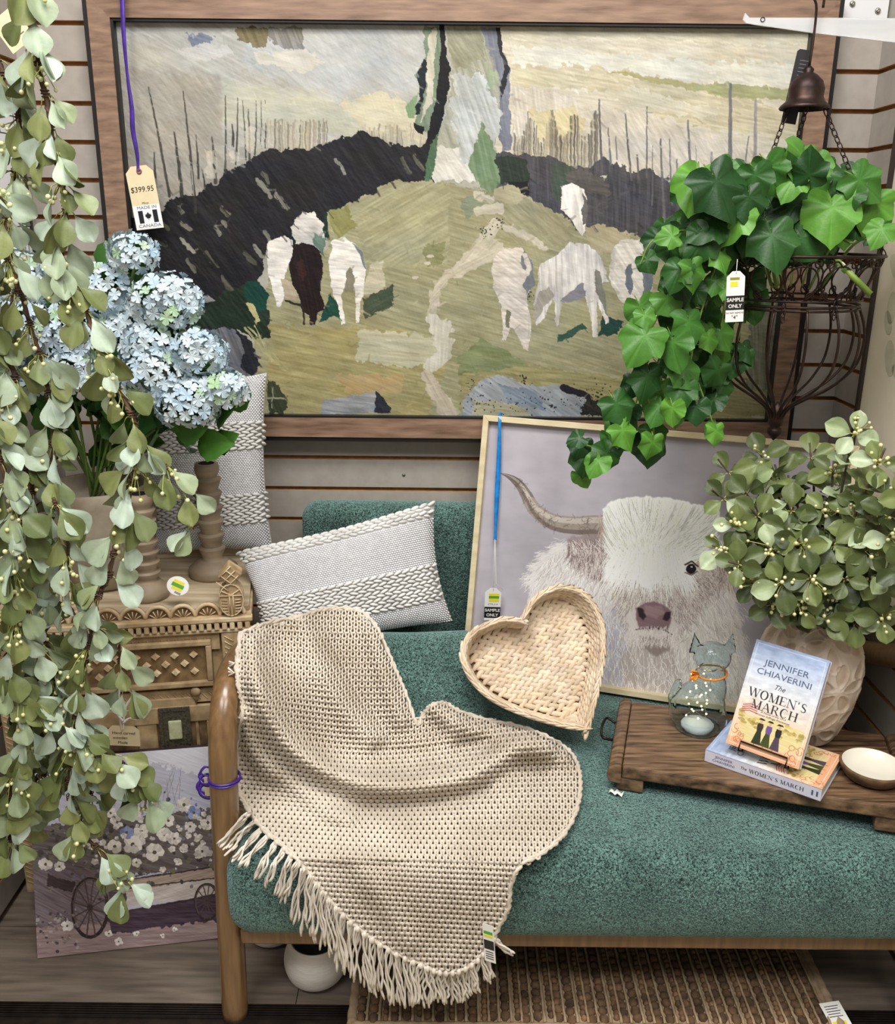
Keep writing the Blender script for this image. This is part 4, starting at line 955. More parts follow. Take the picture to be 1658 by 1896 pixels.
for (x, y, r, cl) in [(670, 830, 46, 0), (780, 890, 38, 0), (715, 925, 42, 0), (850, 870, 34, 0), (930, 790, 40, 0), (580, 1000, 40, 0), (670, 990, 52, 0), (780, 1030, 50, 0), (880, 960, 36, 0), (1020, 1025, 38, 0), (1050, 880, 40, 0), (640, 930, 34, 1), (830, 940, 38, 0), (510, 870, 30, 0), (930, 1010, 26, 0), (980, 830, 36, 1), (540, 740, 36, 1), (690, 1080, 26, 0), (900, 1080, 20, 0), (450, 960, 40, 0), (360, 1010, 36, 0), (230, 1090, 36, 0), (300, 1100, 30, 0), (550, 1440, 22, 0), (600, 1480, 22, 0), (690, 1440, 16, 0), (340, 1400, 30, 0), (880, 1420, 14, 0), (820, 1450, 12, 0), (560, 830, 30, 0), (600, 700, 22, 0), (960, 900, 30, 0)]:
    c = (204, 198, 192) if cl == 0 else (132, 142, 182)
    for k in range(6):
        a = k*PI/3+rnd.random(); pc.blob((x+r*.55*math.cos(a), y+r*.5*math.sin(a)), r*.45, tuple(np.array(c)+rnd.uniform(-26, 18)), 3, a, 30)
    pc.blob((x, y), r*.2, (84, 76, 60), 1)
for i in range(90):
    x, y, r = rnd.uniform(420, 1080), rnd.gauss(930, 75), rnd.uniform(8, 22)
    for k in range(5): a = k*1.257+i; pc.blob((x+r*.5*math.cos(a), y+r*.45*math.sin(a)), r*.42, tuple(np.array((206, 200, 196))+rnd.uniform(-40, 14)), 2, a, 24)
pc.a += (pc.streak(np.s_[:, :], .5, 30, 2, 50)*14)[..., None]; pc.a = pc.a*1.12+8
outn = unit(np.cross(ex, up)); outn = outn if outn[1] < 0 else -outn
pc.build('printed_face', TLw+outn*.001, ex, -up*hgt, m_art, fp)
b = MB(); th = .018; q = [O_, O_+ex, O_+ex+up*hgt, O_+up*hgt]; V = q + [p-outn*th for p in q]
b.add(V, [(0, 1, 2, 3), (7, 6, 5, 4), (0, 4, 5, 1), (1, 5, 6, 2), (2, 6, 7, 3), (3, 7, 4, 0)]); b.build('canvas_edge', mat('plum_canvas_edge', (78, 62, 66), (58, 46, 52), 30, .6), fp, smooth=False)

# ======================= GARLANDS =======================
garland([(40, -60), (52, 0), (62, 68), (73, 135), (88, 190), (98, 270), (111, 324), (122, 389), (112, 456), (118, 510), (145, 545), (172, 610), (209, 700), (243, 765), (253, 803), (250, 857), (233, 955), (216, 1005), (200, 1073), (182, 1107), (162, 1208), (147, 1273), (136, 1376), (128, 1457), (147, 1530), (198, 1589), (235, 1633)], lambda t: 1.36-.06*t, 'longest leaf and berry garland, running from the top edge to the floor print', seed=2, dens=1.4, size=.05)
garland([(250, 803), (275, 835), (310, 865), (345, 900), (366, 930), (358, 980)], lambda t: 1.34, 'short leafy garland offshoot hanging in front of the taller candlestick', seed=5, dens=1.0, n=(2, 4), r=.0026)
garland([(-14, 90), (12, 150), (34, 203), (30, 300), (14, 400), (20, 480), (40, 545), (61, 620), (81, 678), (95, 769), (98, 836), (98, 921), (94, 1005), (88, 1107), (84, 1180), (100, 1260), (75, 1350), (84, 1440), (95, 1480)], lambda t: 1.40-.06*t, 'second leafy garland, twisting down past the left side of the planter', seed=9, dens=1.5)
garland([(-40, 740), (-8, 830), (22, 920), (36, 1000), (16, 1080), (30, 1160), (10, 1240), (52, 1330), (30, 1420), (14, 1500), (24, 1560)], lambda t: 1.30-.02*t, 'leafy garland at the far left edge reaching the floor print corner', seed=14, dens=1.9)
garland([(-10, 1245), (37, 1270), (95, 1321), (150, 1365), (205, 1395), (242, 1430), (272, 1465), (279, 1494)], lambda t: 1.30, 'leafy garland spray crossing in front of the cabinet door to the right', seed=21, dens=1.6, r=.003)
garland([(98, 921), (122, 985), (128, 1050), (122, 1100), (150, 1150), (215, 1175), (222, 1225), (235, 1270)], lambda t: 1.33, 'leafy garland offshoot trailing over the cabinet drawer pull', seed=27, dens=1.4, r=.0026)
garland([(-30, 560), (0, 640), (28, 700), (10, 770), (40, 850), (60, 900), (50, 960), (60, 1040), (50, 1120), (66, 1200), (40, 1290), (90, 1390), (60, 1460), (50, 1530)], lambda t: 1.36, 'dense leafy garland hanging left of the cabinet, behind the edge garland', seed=33, dens=1.6)
garland([(-20, 330), (10, 390), (0, 450), (30, 520), (10, 590)], lambda t: 1.34, 'short leafy garland piece beside the white chart at the left', seed=38, dens=1.0, r=.003)
garland([(60, 1180), (96, 1230), (120, 1290), (150, 1340), (140, 1400), (170, 1450), (150, 1520)], lambda t: 1.33, 'leafy garland cluster in front of the cabinet door and canvas top edge', seed=44, dens=1.5, r=.003)
# ======================= KNITTED THROW =======================
throw = thing('knitted_throw', (-.1, 1.4, .4), 'cream open knit throw with long fringe draped over the sofa arm and seat', 'throw')
m_knit = mat('cream_cotton_yarn', (226, 215, 198), (204, 190, 170), 9, .8, .5, ramp=(.35, .65), bscale=900, sheen=.2)
m_knit2 = mat('shaded_folded_layer', (160, 142, 118), (132, 114, 92), 40, .9, .5, bscale=500)  # same yarn tinted darker: shade behind the knit holes put into its colour
m_fringe = mat('ivory_fringe_cotton', (236, 228, 214), (216, 206, 190), 60, .8, .4, bscale=900)
OUT = [(446, 1172), (500, 1152), (560, 1140), (600, 1128), (640, 1126), (672, 1134), (697, 1160), (716, 1200), (735, 1245), (752, 1285), (772, 1340), (784, 1322), (800, 1305), (826, 1302), (850, 1316), (900, 1332), (960, 1344), (1010, 1362), (1050, 1386), (1068, 1410), (1075, 1440), (1073, 1480), (1060, 1520), (1035, 1555), (1000, 1582), (964, 1602), (946, 1640), (942, 1680), (925, 1715), (905, 1750), (880, 1780), (850, 1797), (815, 1800), (780, 1785), (735, 1765), (690, 1738), (650, 1705), (610, 1665), (575, 1620), (540, 1580), (500, 1545), (470, 1515), (445, 1470), (440, 1440), (441, 1370), (450, 1310), (444, 1280), (438, 1230)]
CT_ = np.array([(446, 1172, 1.48), (440, 1240, 1.385), (452, 1300, 1.37), (441, 1370, 1.40), (441, 1440, 1.41), (475, 1515, 1.35), (500, 1200, 1.53), (560, 1140, 1.63), (640, 1127, 1.69), (697, 1165, 1.665), (735, 1245, 1.62), (770, 1340, 1.565), (560, 1250, 1.50), (640, 1250, 1.57), (600, 1350, 1.47), (520, 1400, 1.42), (700, 1400, 1.49), (830, 1305, 1.61), (900, 1335, 1.61), (1050, 1388, 1.565), (950, 1420, 1.50), (800, 1440, 1.455), (1070, 1470, 1.425), (700, 1500, 1.37), (560, 1500, 1.365), (950, 1500, 1.375), (540, 1580, 1.255), (650, 1590, 1.25), (760, 1590, 1.245), (870, 1590, 1.245), (960, 1600, 1.245), (600, 1660, 1.238), (900, 1700, 1.238), (750, 1700, 1.236), (820, 1800, 1.232), (430, 1600, 1.25), (500, 1700, 1.24)])
def tps(P, Q):
    d = np.linalg.norm(P[:, None]-Q[None], axis=2)/300; return d*d*np.log(d+1e-6)
_n = len(CT_); _A = np.zeros((_n+3, _n+3)); _A[:_n, :_n] = tps(CT_[:, :2], CT_[:, :2]) + np.eye(_n)*.004
_q = np.c_[np.ones(_n), CT_[:, :2]/1000]; _A[:_n, _n:] = _q; _A[_n:, :_n] = _q.T
_w = np.linalg.solve(_A, np.r_[CT_[:, 2], 0, 0, 0])
FOLD = [([(470, 1185), (485, 1290), (540, 1385), (640, 1440), (750, 1452), (860, 1436), (950, 1390), (1010, 1375)], .030, 24),
        ([(560, 1150), (590, 1230), (640, 1310), (690, 1370)], .014, 26), ([(690, 1170), (715, 1260), (745, 1330)], .012, 18),
        ([(455, 1330), (480, 1400), (560, 1470), (640, 1510)], .016, 22), ([(805, 1310), (850, 1340), (930, 1365), (1040, 1400)], .016, 20),
        ([(840, 1330), (830, 1380), (800, 1420)], .010, 20), ([(980, 1480), (960, 1540), (950, 1600)], .007, 24), ([(850, 1590), (860, 1690), (840, 1780)], .008, 30), ([(640, 1560), (700, 1650), (760, 1740)], .006, 26)]
VAL = [([(520, 1450), (600, 1490), (760, 1490), (900, 1462)], .012, 18), ([(620, 1190), (660, 1280), (720, 1360)], .010, 16), ([(700, 1385), (790, 1392), (900, 1370)], .014, 16), ([(900, 1530), (950, 1500), (1010, 1440)], .008, 18)]
def segd(P, L):
    L = curve(np.c_[L, np.zeros(len(L))], 40)[:, :2]; a, b = L[:-1], L[1:]; d = b-a
    t = np.clip(((P[:, None]-a)*d).sum(2)/((d*d).sum(1)+1e-9), 0, 1); D = np.linalg.norm(P[:, None]-(a+t[..., None]*d), axis=2); return D.min(1)
def throwY(P):
    P = np.asarray(P, float).reshape(-1, 2)
    v = tps(P, CT_[:, :2]) @ _w[:_n] + np.c_[np.ones(len(P)), P/1000] @ _w[_n:]
    lim = []
    for x, y in P:
        r = ray(x, y); lim.append(max(1.244, r[1]*(.408-CH)/r[2]) if r[2] < 0 else 9)
    v = np.minimum(v, np.array(lim))
    for L, a, w in FOLD: v = v - a*2.1*np.exp(-(segd(P, L)/w)**2)
    for L, a, w in VAL: v = v + a*1.3*np.exp(-(segd(P, L)/w)**2)
    return v
def throwP(P, lift=0):
    P = np.asarray(P, float).reshape(-1, 2); Y = throwY(P)-lift
    return np.array([at(x, y, yy) for (x, y), yy in zip(P, Y)])
def inpoly(P, poly):
    X, Y = P[:, 0], P[:, 1]; m = np.zeros(len(P), bool); n = len(poly)
    for i in range(n):
        xa, ya = poly[i]; xb, yb = poly[(i+1) % n]
        if ya == yb: continue
        m ^= ((ya > Y) != (yb > Y)) & (X < (xb-xa)*(Y-ya)/(yb-ya)+xa)
    return m
SW, RH = 11.4, 9.4
kn = MB(); warp = lambda x, y: 34*math.exp(-((x-690)/210)**2)*math.exp(-((y-1340)/170)**2) + .06*(x-700)*math.exp(-((y-1650)/160)**2)
NP = 12; tt = np.arange(NP)/NP*2*PI
yrow = 1090.0; ri = 0
while yrow < 1830:
    xs = np.arange(420, 1090, SW) + (ri % 2)*SW*.5
    cy = np.array([yrow+warp(x, yrow) for x in xs]); ok = inpoly(np.c_[xs, cy], OUT)
    i = 0
    while i < len(xs):
        if not ok[i]: i += 1; continue
        j = i
        while j < len(xs) and ok[j]: j += 1
        pts = []; hz = []
        for k in range(i, j):
            for t in tt:
                x = xs[k] + SW*(t/(2*PI)-.5) + SW*.20*math.sin(2*t); y = yrow + warp(x, yrow) - RH*.60*math.cos(t)
                pts.append((x, y)); hz.append(.0020*math.cos(2*t))
        pts = np.array(pts); pts[:, 0] += RN.randn()*0.4; q = throwP(pts, 0); q[:, 1] -= np.array(hz)
        kn.tube(q, .0021, 5); i = j
    yrow += RH; ri += 1
kn.build('knitted_fabric', m_knit, throw)
ol = curve(np.c_[OUT+[OUT[0]], np.zeros(len(OUT)+1)], 260)[:-1, :2]; op = throwP(ol)
ed = MB(); k = np.arange(len(op)); w2 = np.stack([np.cos(k*1.9), -np.abs(np.sin(k*1.9)), np.sin(k*1.9)], -1)*.0022
ed.tube(op+w2, .0031, 6, closed=True); ed.tube(op-w2, .0031, 6, closed=True); ed.build('selvedge', m_knit, throw)
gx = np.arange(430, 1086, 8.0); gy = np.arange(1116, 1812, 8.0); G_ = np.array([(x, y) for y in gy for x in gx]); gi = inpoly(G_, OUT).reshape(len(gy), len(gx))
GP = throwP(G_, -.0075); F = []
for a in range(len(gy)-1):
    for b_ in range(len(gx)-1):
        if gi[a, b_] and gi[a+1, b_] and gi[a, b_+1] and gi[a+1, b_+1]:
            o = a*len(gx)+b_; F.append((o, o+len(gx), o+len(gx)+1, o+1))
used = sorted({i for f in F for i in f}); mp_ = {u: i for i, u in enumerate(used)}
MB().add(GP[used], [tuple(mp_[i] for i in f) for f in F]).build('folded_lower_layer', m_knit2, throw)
hem = curve(np.c_[[(462, 1505), (500, 1545), (540, 1582), (575, 1622), (610, 1666), (650, 1706), (690, 1738), (735, 1765), (780, 1785), (815, 1798), (850, 1796), (885, 1776), (915, 1738)], np.zeros(13)], 37)[:, :2]
for i, (hx, hy) in enumerate(hem):
    f = i/36; b = MB()
    dx = -62*(1-f*3.2) if f < .31 else rnd.uniform(-8, 10); dy = 74 if f < .2 else (104 if f < .55 else 104-46*min(1, (f-.55)/.2))
    if f < .1: dx, dy = -56, 62
    if i == 36: dx, dy = 34, 30
    hp = throwP([(hx, hy)])[0] + np.array([0, -.004, 0]); b.ball(hp, (.0042, .004, .0060), nu=8, nv=6)
    for s in range(5):
        ex_, ey_ = hx+dx+rnd.uniform(-8, 8), hy+dy*rnd.uniform(.82, 1.08)
        n = 9; P = []
        for q in range(n):
            u = q/(n-1); x = hx+(ex_-hx)*u+rnd.uniform(-1.8, 1.8)+5*math.sin(u*5+s); y = hy+(ey_-hy)*u**1.05
            lim = ray(x, y); Yy = max(1.238, lim[1]*(.40-CH)/lim[2]) if y < 1600 else 1.238
            P.append(at(x, y, min(Yy, 1.285 if x < 462 else 9)-.002*s-.001))
        b.tube(curve(P, 16), np.r_[np.full(13, .0019), .0023, .0022, .0015], 5)
    b.build('tassel', m_fringe, throw)
b = MB()
for (x, y) in ((441, 1225), (440, 1243)):
    p = throwP([(x, y)])[0]; b.ball(p, .005)
    for s in range(4): b.tube([p, p+np.array([-.006, -.002, -.002]), p+np.array([-.015, -.002, rnd.uniform(-.010, .008)])], .0014, 5)
b.build('tassel', m_fringe, throw)

# ======================= HEART BASKET =======================
heart = thing('heart_basket', (.2, 1.64, .5), 'heart shaped woven seagrass basket tilted against the teal lumbar cushion', 'basket')
HB = [(966, 1150), (985, 1118), (1008, 1098), (1040, 1088), (1075, 1096), (1100, 1122), (1115, 1160), (1117, 1205), (1109, 1260), (1099, 1305), (1088, 1348), (1060, 1345), (1020, 1336), (975, 1322), (925, 1300), (888, 1272), (864, 1235), (860, 1203), (872, 1178), (897, 1160), (930, 1148)]
A_, B_, C_ = at(1087, 1350, 1.565), at(1040, 1090, 1.70), at(862, 1215, 1.615); hn = unit(np.cross(B_-A_, C_-A_)); hn = hn if hn[1] < 0 else -hn
def onplane(x, y, p0, n):
    r = ray(x, y); o = np.array([0, 0, CH]); return o + r*np.dot(p0-o, n)/np.dot(r, n)
rim = np.array([onplane(x, y, A_, hn) for x, y in HB]); hu = unit(np.cross((0, 0, 1.0), hn)); hu = hu if hu[0] > 0 else -hu; hv = unit(np.cross(hn, hu)); hv = hv if hv[2] > 0 else -hv
hc = rim.mean(0); r2 = np.c_[(rim-hc) @ hu, (rim-hc) @ hv]
# keep the two corners of the heart sharp
def loop2(R, n=150):
    a = curve(np.c_[np.vstack([R[0:11]]), np.zeros(11)], n//2)[:, :2]; b = curve(np.c_[np.vstack([R[10:], R[:1]]), np.zeros(len(R)-10+1)], n//2)[:, :2]
    return np.vstack([a[:-1], b[:-1]])
L0 = loop2(r2)
def ringat(s, d): return hc + (L0[:, :1]*s)*hu + (L0[:, 1:]*s)*hv - hn*d
m_grass = mat('seagrass_strand', (236, 222, 200), (204, 180, 150), 20, .7, .5, attr=True, ramp=(.25, .75), bscale=300)
m_grassd = mat('seagrass_gap', (150, 130, 104), (120, 100, 76), 60, .8)
def braid(mb, P, w, L, th, nrmf, ang=.45, closed=True, sd=2):
    d = np.r_[0, np.cumsum(np.linalg.norm(np.diff(np.vstack([P, P[:1]]) if closed else P, axis=0), axis=1))]; Q = np.vstack([P, P[:1]]) if closed else P
    n = max(3, int(d[-1]/L)); V0, F0 = sph(7, 5)
    for i in range(n):
        s = (i+.5)*d[-1]/n; j = min(np.searchsorted(d, s)-1, len(Q)-2); p = Q[j]+(Q[j+1]-Q[j])*(s-d[j])/(d[j+1]-d[j]+1e-9); T = unit(Q[j+1]-Q[j]); N = unit(nrmf(p)); N = unit(N-T*np.dot(N, T)); Bn = np.cross(N, T)
        for sg in ((1, -1) if sd == 2 else (1,)):
            a = ang*sg+rnd.uniform(-.08, .08); U = T*math.cos(a)+Bn*math.sin(a); Vv = np.cross(N, U); c = rnd.uniform(.82, 1.12)
            mb.add(V0 @ np.array([U*L*.98, Vv*w*.46, N*th]) + p + Bn*sg*w*.42*(sd == 2) + T*(L*.5 if sg < 0 else 0), F0, 0, (c, c*rnd.uniform(.97, 1), c*rnd.uniform(.92, 1)))
cen = hc.copy()
wall = MB(); dep = .062
for k in range(5):
    d = .004 + dep*(k+.4)/5; s = 1-.10*(k+.4)/5
    Pq = ringat(s, d); braid(wall, Pq, .0065, .0135, .0045, lambda p: (cen-hn*d-p), .38)
wall.build('woven_wall', m_grass, heart)
rb = MB(); braid(rb, ringat(1.0, 0), .0060, .020, .0050, lambda p: hn, .16); braid(rb, ringat(1.012, .006), .0060, .020, .0050, lambda p: p-cen, .16); braid(rb, ringat(.985, .004), .005, .016, .0045, lambda p: cen-p, .3); rb.build('braided_rim', m_grass, heart)
base = MB(); B2 = L0*.90
bd = unit(np.array([.95, .32])); bn = np.array([-bd[1], bd[0]]); s = -.2
while s < .2:
    ts = np.arange(-.22, .22, .004); pts = bd*ts[:, None] + bn*s; m = inpoly(pts, [tuple(q) for q in B2*.985]); i = 0
    while i < len(pts):
        if not m[i]: i += 1; continue
        j = i
        while j < len(pts) and m[j]: j += 1
        if j-i > 4:
            seg = hc + pts[i:j, :1]*hu + pts[i:j, 1:]*hv - hn*(dep-.002); braid(base, seg, .0140, .0180, .0058, lambda p: hn, .55, closed=False)
        i = j
    s += .0168
base.build('braided_base', m_grass, heart)
b = MB(); q = ringat(.905, dep+.004); b.add(q, [tuple(range(len(q)))]); q1 = ringat(1.012, .004); n = len(q)
b.add(np.vstack([q1, q]), [(i, (i+1) % n, n+(i+1) % n, n+i) for i in range(n)]); b.build('shell', m_grassd, heart)

# ======================= HIGHLAND COW PRINT =======================
cw = [np.array(v) for v in ([.080, 2.018, .979], [.828, 1.809, .965], [.786, 1.701, .396], [.039, 1.910, .408])]
cow = thing('framed_cow_print', (.42, 1.84, .39), 'pale oak framed print of a shaggy white highland cow', 'painting')
ex = unit(cw[1]-cw[0]); dn = cw[3]-cw[0]; dn = unit(dn-ex*np.dot(dn, ex)); Wc = .777; Hc = .583; on = unit(np.cross(ex, -dn)); on = on if on[1] < 0 else -on
MC = frame(cw[0], ex, -on, -dn)   # x right, y into wall, z up
m_fo = mat('pale_oak_moulding', (226, 212, 176), (204, 188, 148), 12, .5, .1, stretch=(1, 4, 4), detail=8)
b = MB()
def crail(q0, q1, q2, q3, y0, y1, mb):
    V = [(p[0], y0, p[1]) for p in (q0, q1, q2, q3)] + [(p[0], y1, p[1]) for p in (q0, q1, q2, q3)]
    mb.add(tr(MC, np.array(V)), [(0, 1, 2, 3), (7, 6, 5, 4), (0, 4, 5, 1), (1, 5, 6, 2), (2, 6, 7, 3), (3, 7, 4, 0)])
for q in ring(.013, Wc-.013, -Hc+.013, -.013, .013): crail(*q, -.012, .014, b)
b.build('frame', m_fo, cow, smooth=False, bevel=.001)
tl = MC @ np.array([.012, .004, -.012, 1]); tl = tl[:3]
corc = [proj(tl), proj(tl+ex*(Wc-.024)), proj(tl+ex*(Wc-.024)+dn*(Hc-.024)), proj(tl+dn*(Hc-.024))]
pc = Pic(760, 590, corc, (166, 161, 168)); pc.o((850, 750), 3.014); A = pc.poly; Ln = pc.line
pc.a += ((fbm(pc.xx/90, pc.yy/90, 4, 4)-.5)*34)[..., None]; pc.a += ((fbm(pc.xx/30, pc.yy/14, 9, 4)-.5)*10)[..., None]
A([(395, 980), (430, 880), (540, 790), (700, 730), (1480, 760), (1520, 960), (1560, 1150), (1610, 1400), (1620, 1760), (300, 1760), (360, 1300)], (204, 201, 200), 6, 1, 16, soft=6, seed=2)
A([(780, 1200), (900, 1100), (1000, 1500), (960, 1760), (700, 1760)], (176, 174, 186), 8, 1.3, 24, soft=14, seed=3)
A([(1200, 1250), (1420, 1060), (1560, 1250), (1590, 1700), (1300, 1760), (1150, 1500)], (204, 200, 190), 8, 1.3, 20, soft=10, seed=4)
A([(960, 1280), (1180, 1290), (1240, 1500), (1160, 1760), (940, 1760), (900, 1450)], (172, 162, 156), 8, 1.4, 24, soft=12, seed=5)
A([(600, 740), (800, 700), (860, 900), (840, 1010), (760, 980), (620, 880)], (150, 136, 134), 6, .9, 24, soft=8)
A([(830, 820), (1420, 780), (1400, 1000), (1340, 1180), (1240, 1290), (1100, 1310), (960, 1260), (900, 1120), (840, 980)], (190, 180, 172), 4, 1.3, 16, soft=8)
A([(830, 860), (930, 880), (960, 1000), (900, 1080), (850, 1000)], (156, 142, 136), 4, 1.3, 20, soft=8); A([(1180, 860), (1400, 820), (1480, 900), (1420, 1040), (1340, 980), (1230, 960)], (158, 144, 138), 4, 1.3, 20, soft=8)
def U2(n, x0, x1, y0, y1): return np.c_[RN.uniform(x0, x1, n), RN.uniform(y0, y1, n)]
H_ = pc.hair
bodyp = [(400, 960), (560, 780), (800, 760), (1480, 800), (1540, 1150), (1600, 1740), (380, 1740)]
P = U2(5200, 380, 1600, 780, 1740); P = P[inpoly(P, bodyp)]
H_(P, np.where(P[:, 0] < 800, 2.0, np.where(P[:, 0] > 1350, 1.15, 1.57))+RN.randn(len(P))*.28, RN.uniform(40, 90, len(P)), RN.randn(len(P))*.5, np.where((RN.rand(len(P)) < .42)[:, None], (176, 166, 160), (226, 222, 216)), 9, .45)
# ragged outline
P = np.array([[400, 970], [430, 900], [480, 840], [540, 800], [580, 780]]*60, float)+RN.randn(300, 2)*16; H_(P, 2.6+RN.randn(300)*.35, 40, .3, (216, 212, 208), 8, .5)
P = np.array([[1520, 1060], [1550, 1180], [1570, 1300], [1590, 1420], [1600, 1540]]*60, float)+RN.randn(300, 2)*18; H_(P, .9+RN.randn(300)*.35, 46, .3, (214, 208, 200), 8, .5)
# horn
hp = curve([(232, 380, 0), (285, 402, 0), (335, 440, 0), (375, 500, 0), (415, 570, 0), (480, 630, 0), (560, 662, 0), (660, 672, 0), (740, 668, 0), (820, 668, 0)], 60); hw = np.interp(np.linspace(0, 1, 60), [0, .15, .35, .6, .8, 1], [3, 36, 64, 88, 100, 104])
for i in range(59): pc.line(hp[i:i+2, :2], hw[i:i+2], tuple(np.array((150, 140, 130))*(.62 if i < 16 else .8 if i < 24 else 1)), .6, 16, seed=i)
for i in range(59): pc.line(hp[i:i+2, :2]-np.array([2, hw[i]*.25]), hw[i:i+2]*.32, tuple(np.array((186, 178, 168))*(.8 if i < 16 else 1)), .6, 16, .6)
for i in range(59): pc.line(hp[i:i+2, :2]+np.array([0, hw[i]*.38]), hw[i:i+2]*.26, (112, 100, 94), .6, 12, .6)
for i in range(80):
    k = rnd.randrange(12, 58); c = hp[k, :2]+np.array([rnd.uniform(-4, 4), rnd.uniform(-.42, .42)*hw[k]]); a = rnd.uniform(0, 6.28); pts = [c]
    for q in range(4): a += rnd.uniform(-.9, .9); pts.append(pts[-1]+np.array([math.cos(a), math.sin(a)])*9)
    Ln(pts, 2.2, (84, 70, 64), .4, 4, .7)
P = U2(260, 780, 840, 610, 760); H_(P, 1.4+RN.randn(260)*.4, 40, .4, (176, 160, 150), 14, .6)
# ear
P = U2(900, 600, 850, 740, 900); P = P[inpoly(P, [(600, 750), (820, 720), (860, 800), (850, 900), (740, 900), (640, 850)])]
H_(P, 1.15+RN.randn(len(P))*.3, RN.uniform(60, 130, len(P)), .5, np.where((RN.rand(len(P)) < .45)[:, None], (122, 104, 102), (206, 198, 192)), 10, .6)
P = U2(700, 1330, 1500, 800, 960); H_(P, 1.3+RN.randn(len(P))*.3, RN.uniform(60, 150, len(P)), .3, np.where((RN.rand(len(P)) < .4)[:, None], (134, 116, 110), (200, 188, 178)), 10, .55)
# face hair radiating from the nose
P = U2(3600, 840, 1420, 860, 1300); P = P[inpoly(P, [(830, 880), (1420, 860), (1400, 1040), (1290, 1240), (1180, 1310), (960, 1290), (880, 1120)])]
dv = P-np.array([1090, 960]); ang = np.arctan2(dv[:, 1]+260, dv[:, 0]*.9); H_(P, ang+RN.randn(len(P))*.2, RN.uniform(24, 60, len(P)), RN.randn(len(P))*.4, np.where((RN.rand(len(P)) < .4)[:, None], (140, 126, 120), (206, 198, 190)), 9, .42)
A([(935, 1180), (985, 1130), (1000, 1240), (1080, 1275), (1170, 1275), (1200, 1180), (1230, 1240), (1210, 1300), (1090, 1320), (970, 1290)], (206, 198, 192), 4, 1, 18, soft=6)
A([(1010, 1290), (1190, 1290), (1170, 1370), (1100, 1400), (1030, 1360)], (140, 126, 122), 5, 1.4, 20, soft=8)
A([(990, 1135), (1040, 1105), (1090, 1095), (1140, 1115), (1188, 1150), (1185, 1210), (1165, 1255), (1080, 1258), (1010, 1250), (990, 1200)], (124, 100, 104), 2, .2, 14, soft=3)
A([(1040, 1120), (1130, 1120), (1150, 1165), (1100, 1190), (1040, 1170)], (150, 124, 126), 3, .2, 10, soft=5, al=.8)
A([(998, 1130), (1030, 1140), (1045, 1180), (1030, 1200), (1005, 1180)], (48, 34, 38), 2, .2, 6, soft=3); A([(1185, 1150), (1150, 1160), (1135, 1195), (1160, 1205), (1182, 1185)], (48, 34, 38), 2, .2, 6, soft=3)
Ln([(985, 1255), (1040, 1245), (1100, 1243), (1150, 1256), (1190, 1282)], [6, 9, 9, 9, 5], (70, 52, 54), 1, 6); 
P = U2(500, 930, 1240, 1230, 1330); H_(P, 1.57+RN.randn(500)*.35, 34, .2, (214, 206, 200), 12, .45)
pc.blob((905, 890), (18, 30), (44, 34, 34), 1, soft=2)
P = U2(260, 1180, 1420, 850, 900); H_(P, 1.9+RN.randn(260)*.4, 70, .4, (196, 184, 174), 12, .5)
# forelock
A([(800, 580), (850, 535), (950, 515), (1050, 510), (1180, 520), (1330, 555), (1460, 590), (1440, 740), (1340, 830), (1200, 900), (1120, 990), (1060, 1030), (990, 980), (900, 880), (830, 740)], (234, 236, 230), 4, 1.3, 18, soft=3)
n = 4200; P = U2(n, 800, 1460, 515, 800); top = np.interp(P[:, 0], [800, 850, 950, 1050, 1180, 1330, 1460], [580, 540, 518, 512, 524, 558, 592]); P = P[P[:, 1] > top]
tgt = np.array([1060, 1060]); a0 = np.arctan2(tgt[1]-P[:, 1], (tgt[0]-P[:, 0])*.75); L_ = np.minimum(np.hypot(tgt[0]-P[:, 0], tgt[1]-P[:, 1])*.62, 270)*RN.uniform(.5, 1, len(P))
H_(P, a0+(P[:, 0] > 1060)*.12+RN.randn(len(P))*.07, L_, (P[:, 0]-1060)/900+RN.randn(len(P))*.1, np.where((RN.rand(len(P)) < .16)[:, None], (172, 174, 164), np.where((RN.rand(len(P)) < .5)[:, None], (248, 250, 244), (226, 228, 216))), 6, .5)
P = U2(900, 860, 1280, 780, 950); H_(P, 1.57+(1070-P[:, 0])/420+RN.randn(900)*.1, RN.uniform(70, 170, 900), .1, (238, 239, 233), 8, .55)
Ln([(1262, 890), (1300, 872), (1335, 900)], 9, (70, 54, 50), 1); pc.blob((1297, 914), (28, 29), (26, 18, 18), 1, soft=1); pc.blob((1300, 903), (6, 4), (210, 210, 214), .4); Ln([(1262, 935), (1300, 950), (1330, 930)], 6, (96, 78, 72), 1)
pc.a = pc.a*1.06+5
pc.build('print', tl, ex*(Wc-.024), dn*(Hc-.024), art_mat('matte_print_paper', .35, 0), cow)

# ======================= WOODEN RISER BOARD =======================
BZ = .445
m_board = mat('dark_rustic_elm', (142, 112, 82), (58, 40, 28), 11, .45, .3, stretch=(1.2, 12, 6), detail=10, ramp=(.32, .66))
bw = math.atan2(-.124, .474); BM = rotz(bw, (.296, 1.466, 0))
board = thing('wooden_riser_board', (.5, 1.5, .39), 'dark rustic wooden riser board on the teal seat holding books and vase', 'board')
b = MB(); b.box((.028, 0, BZ-.026), (.51, .25, BZ), M=BM); b.build('plank', m_board, board, smooth=False, bevel=.004)
for x0 in (0, .512):
    b = MB(); sec = [(x0+.001, BZ-.022), (x0+.004, BZ-.004), (x0+.014, BZ+.002), (x0+.027, BZ+.001), (x0+.028, BZ-.034), (x0+.006, BZ-.034)]
    b.prism(sec, -.006, .256, M=BM); b.build('end_batten', m_board, board, smooth=False, bevel=.003)
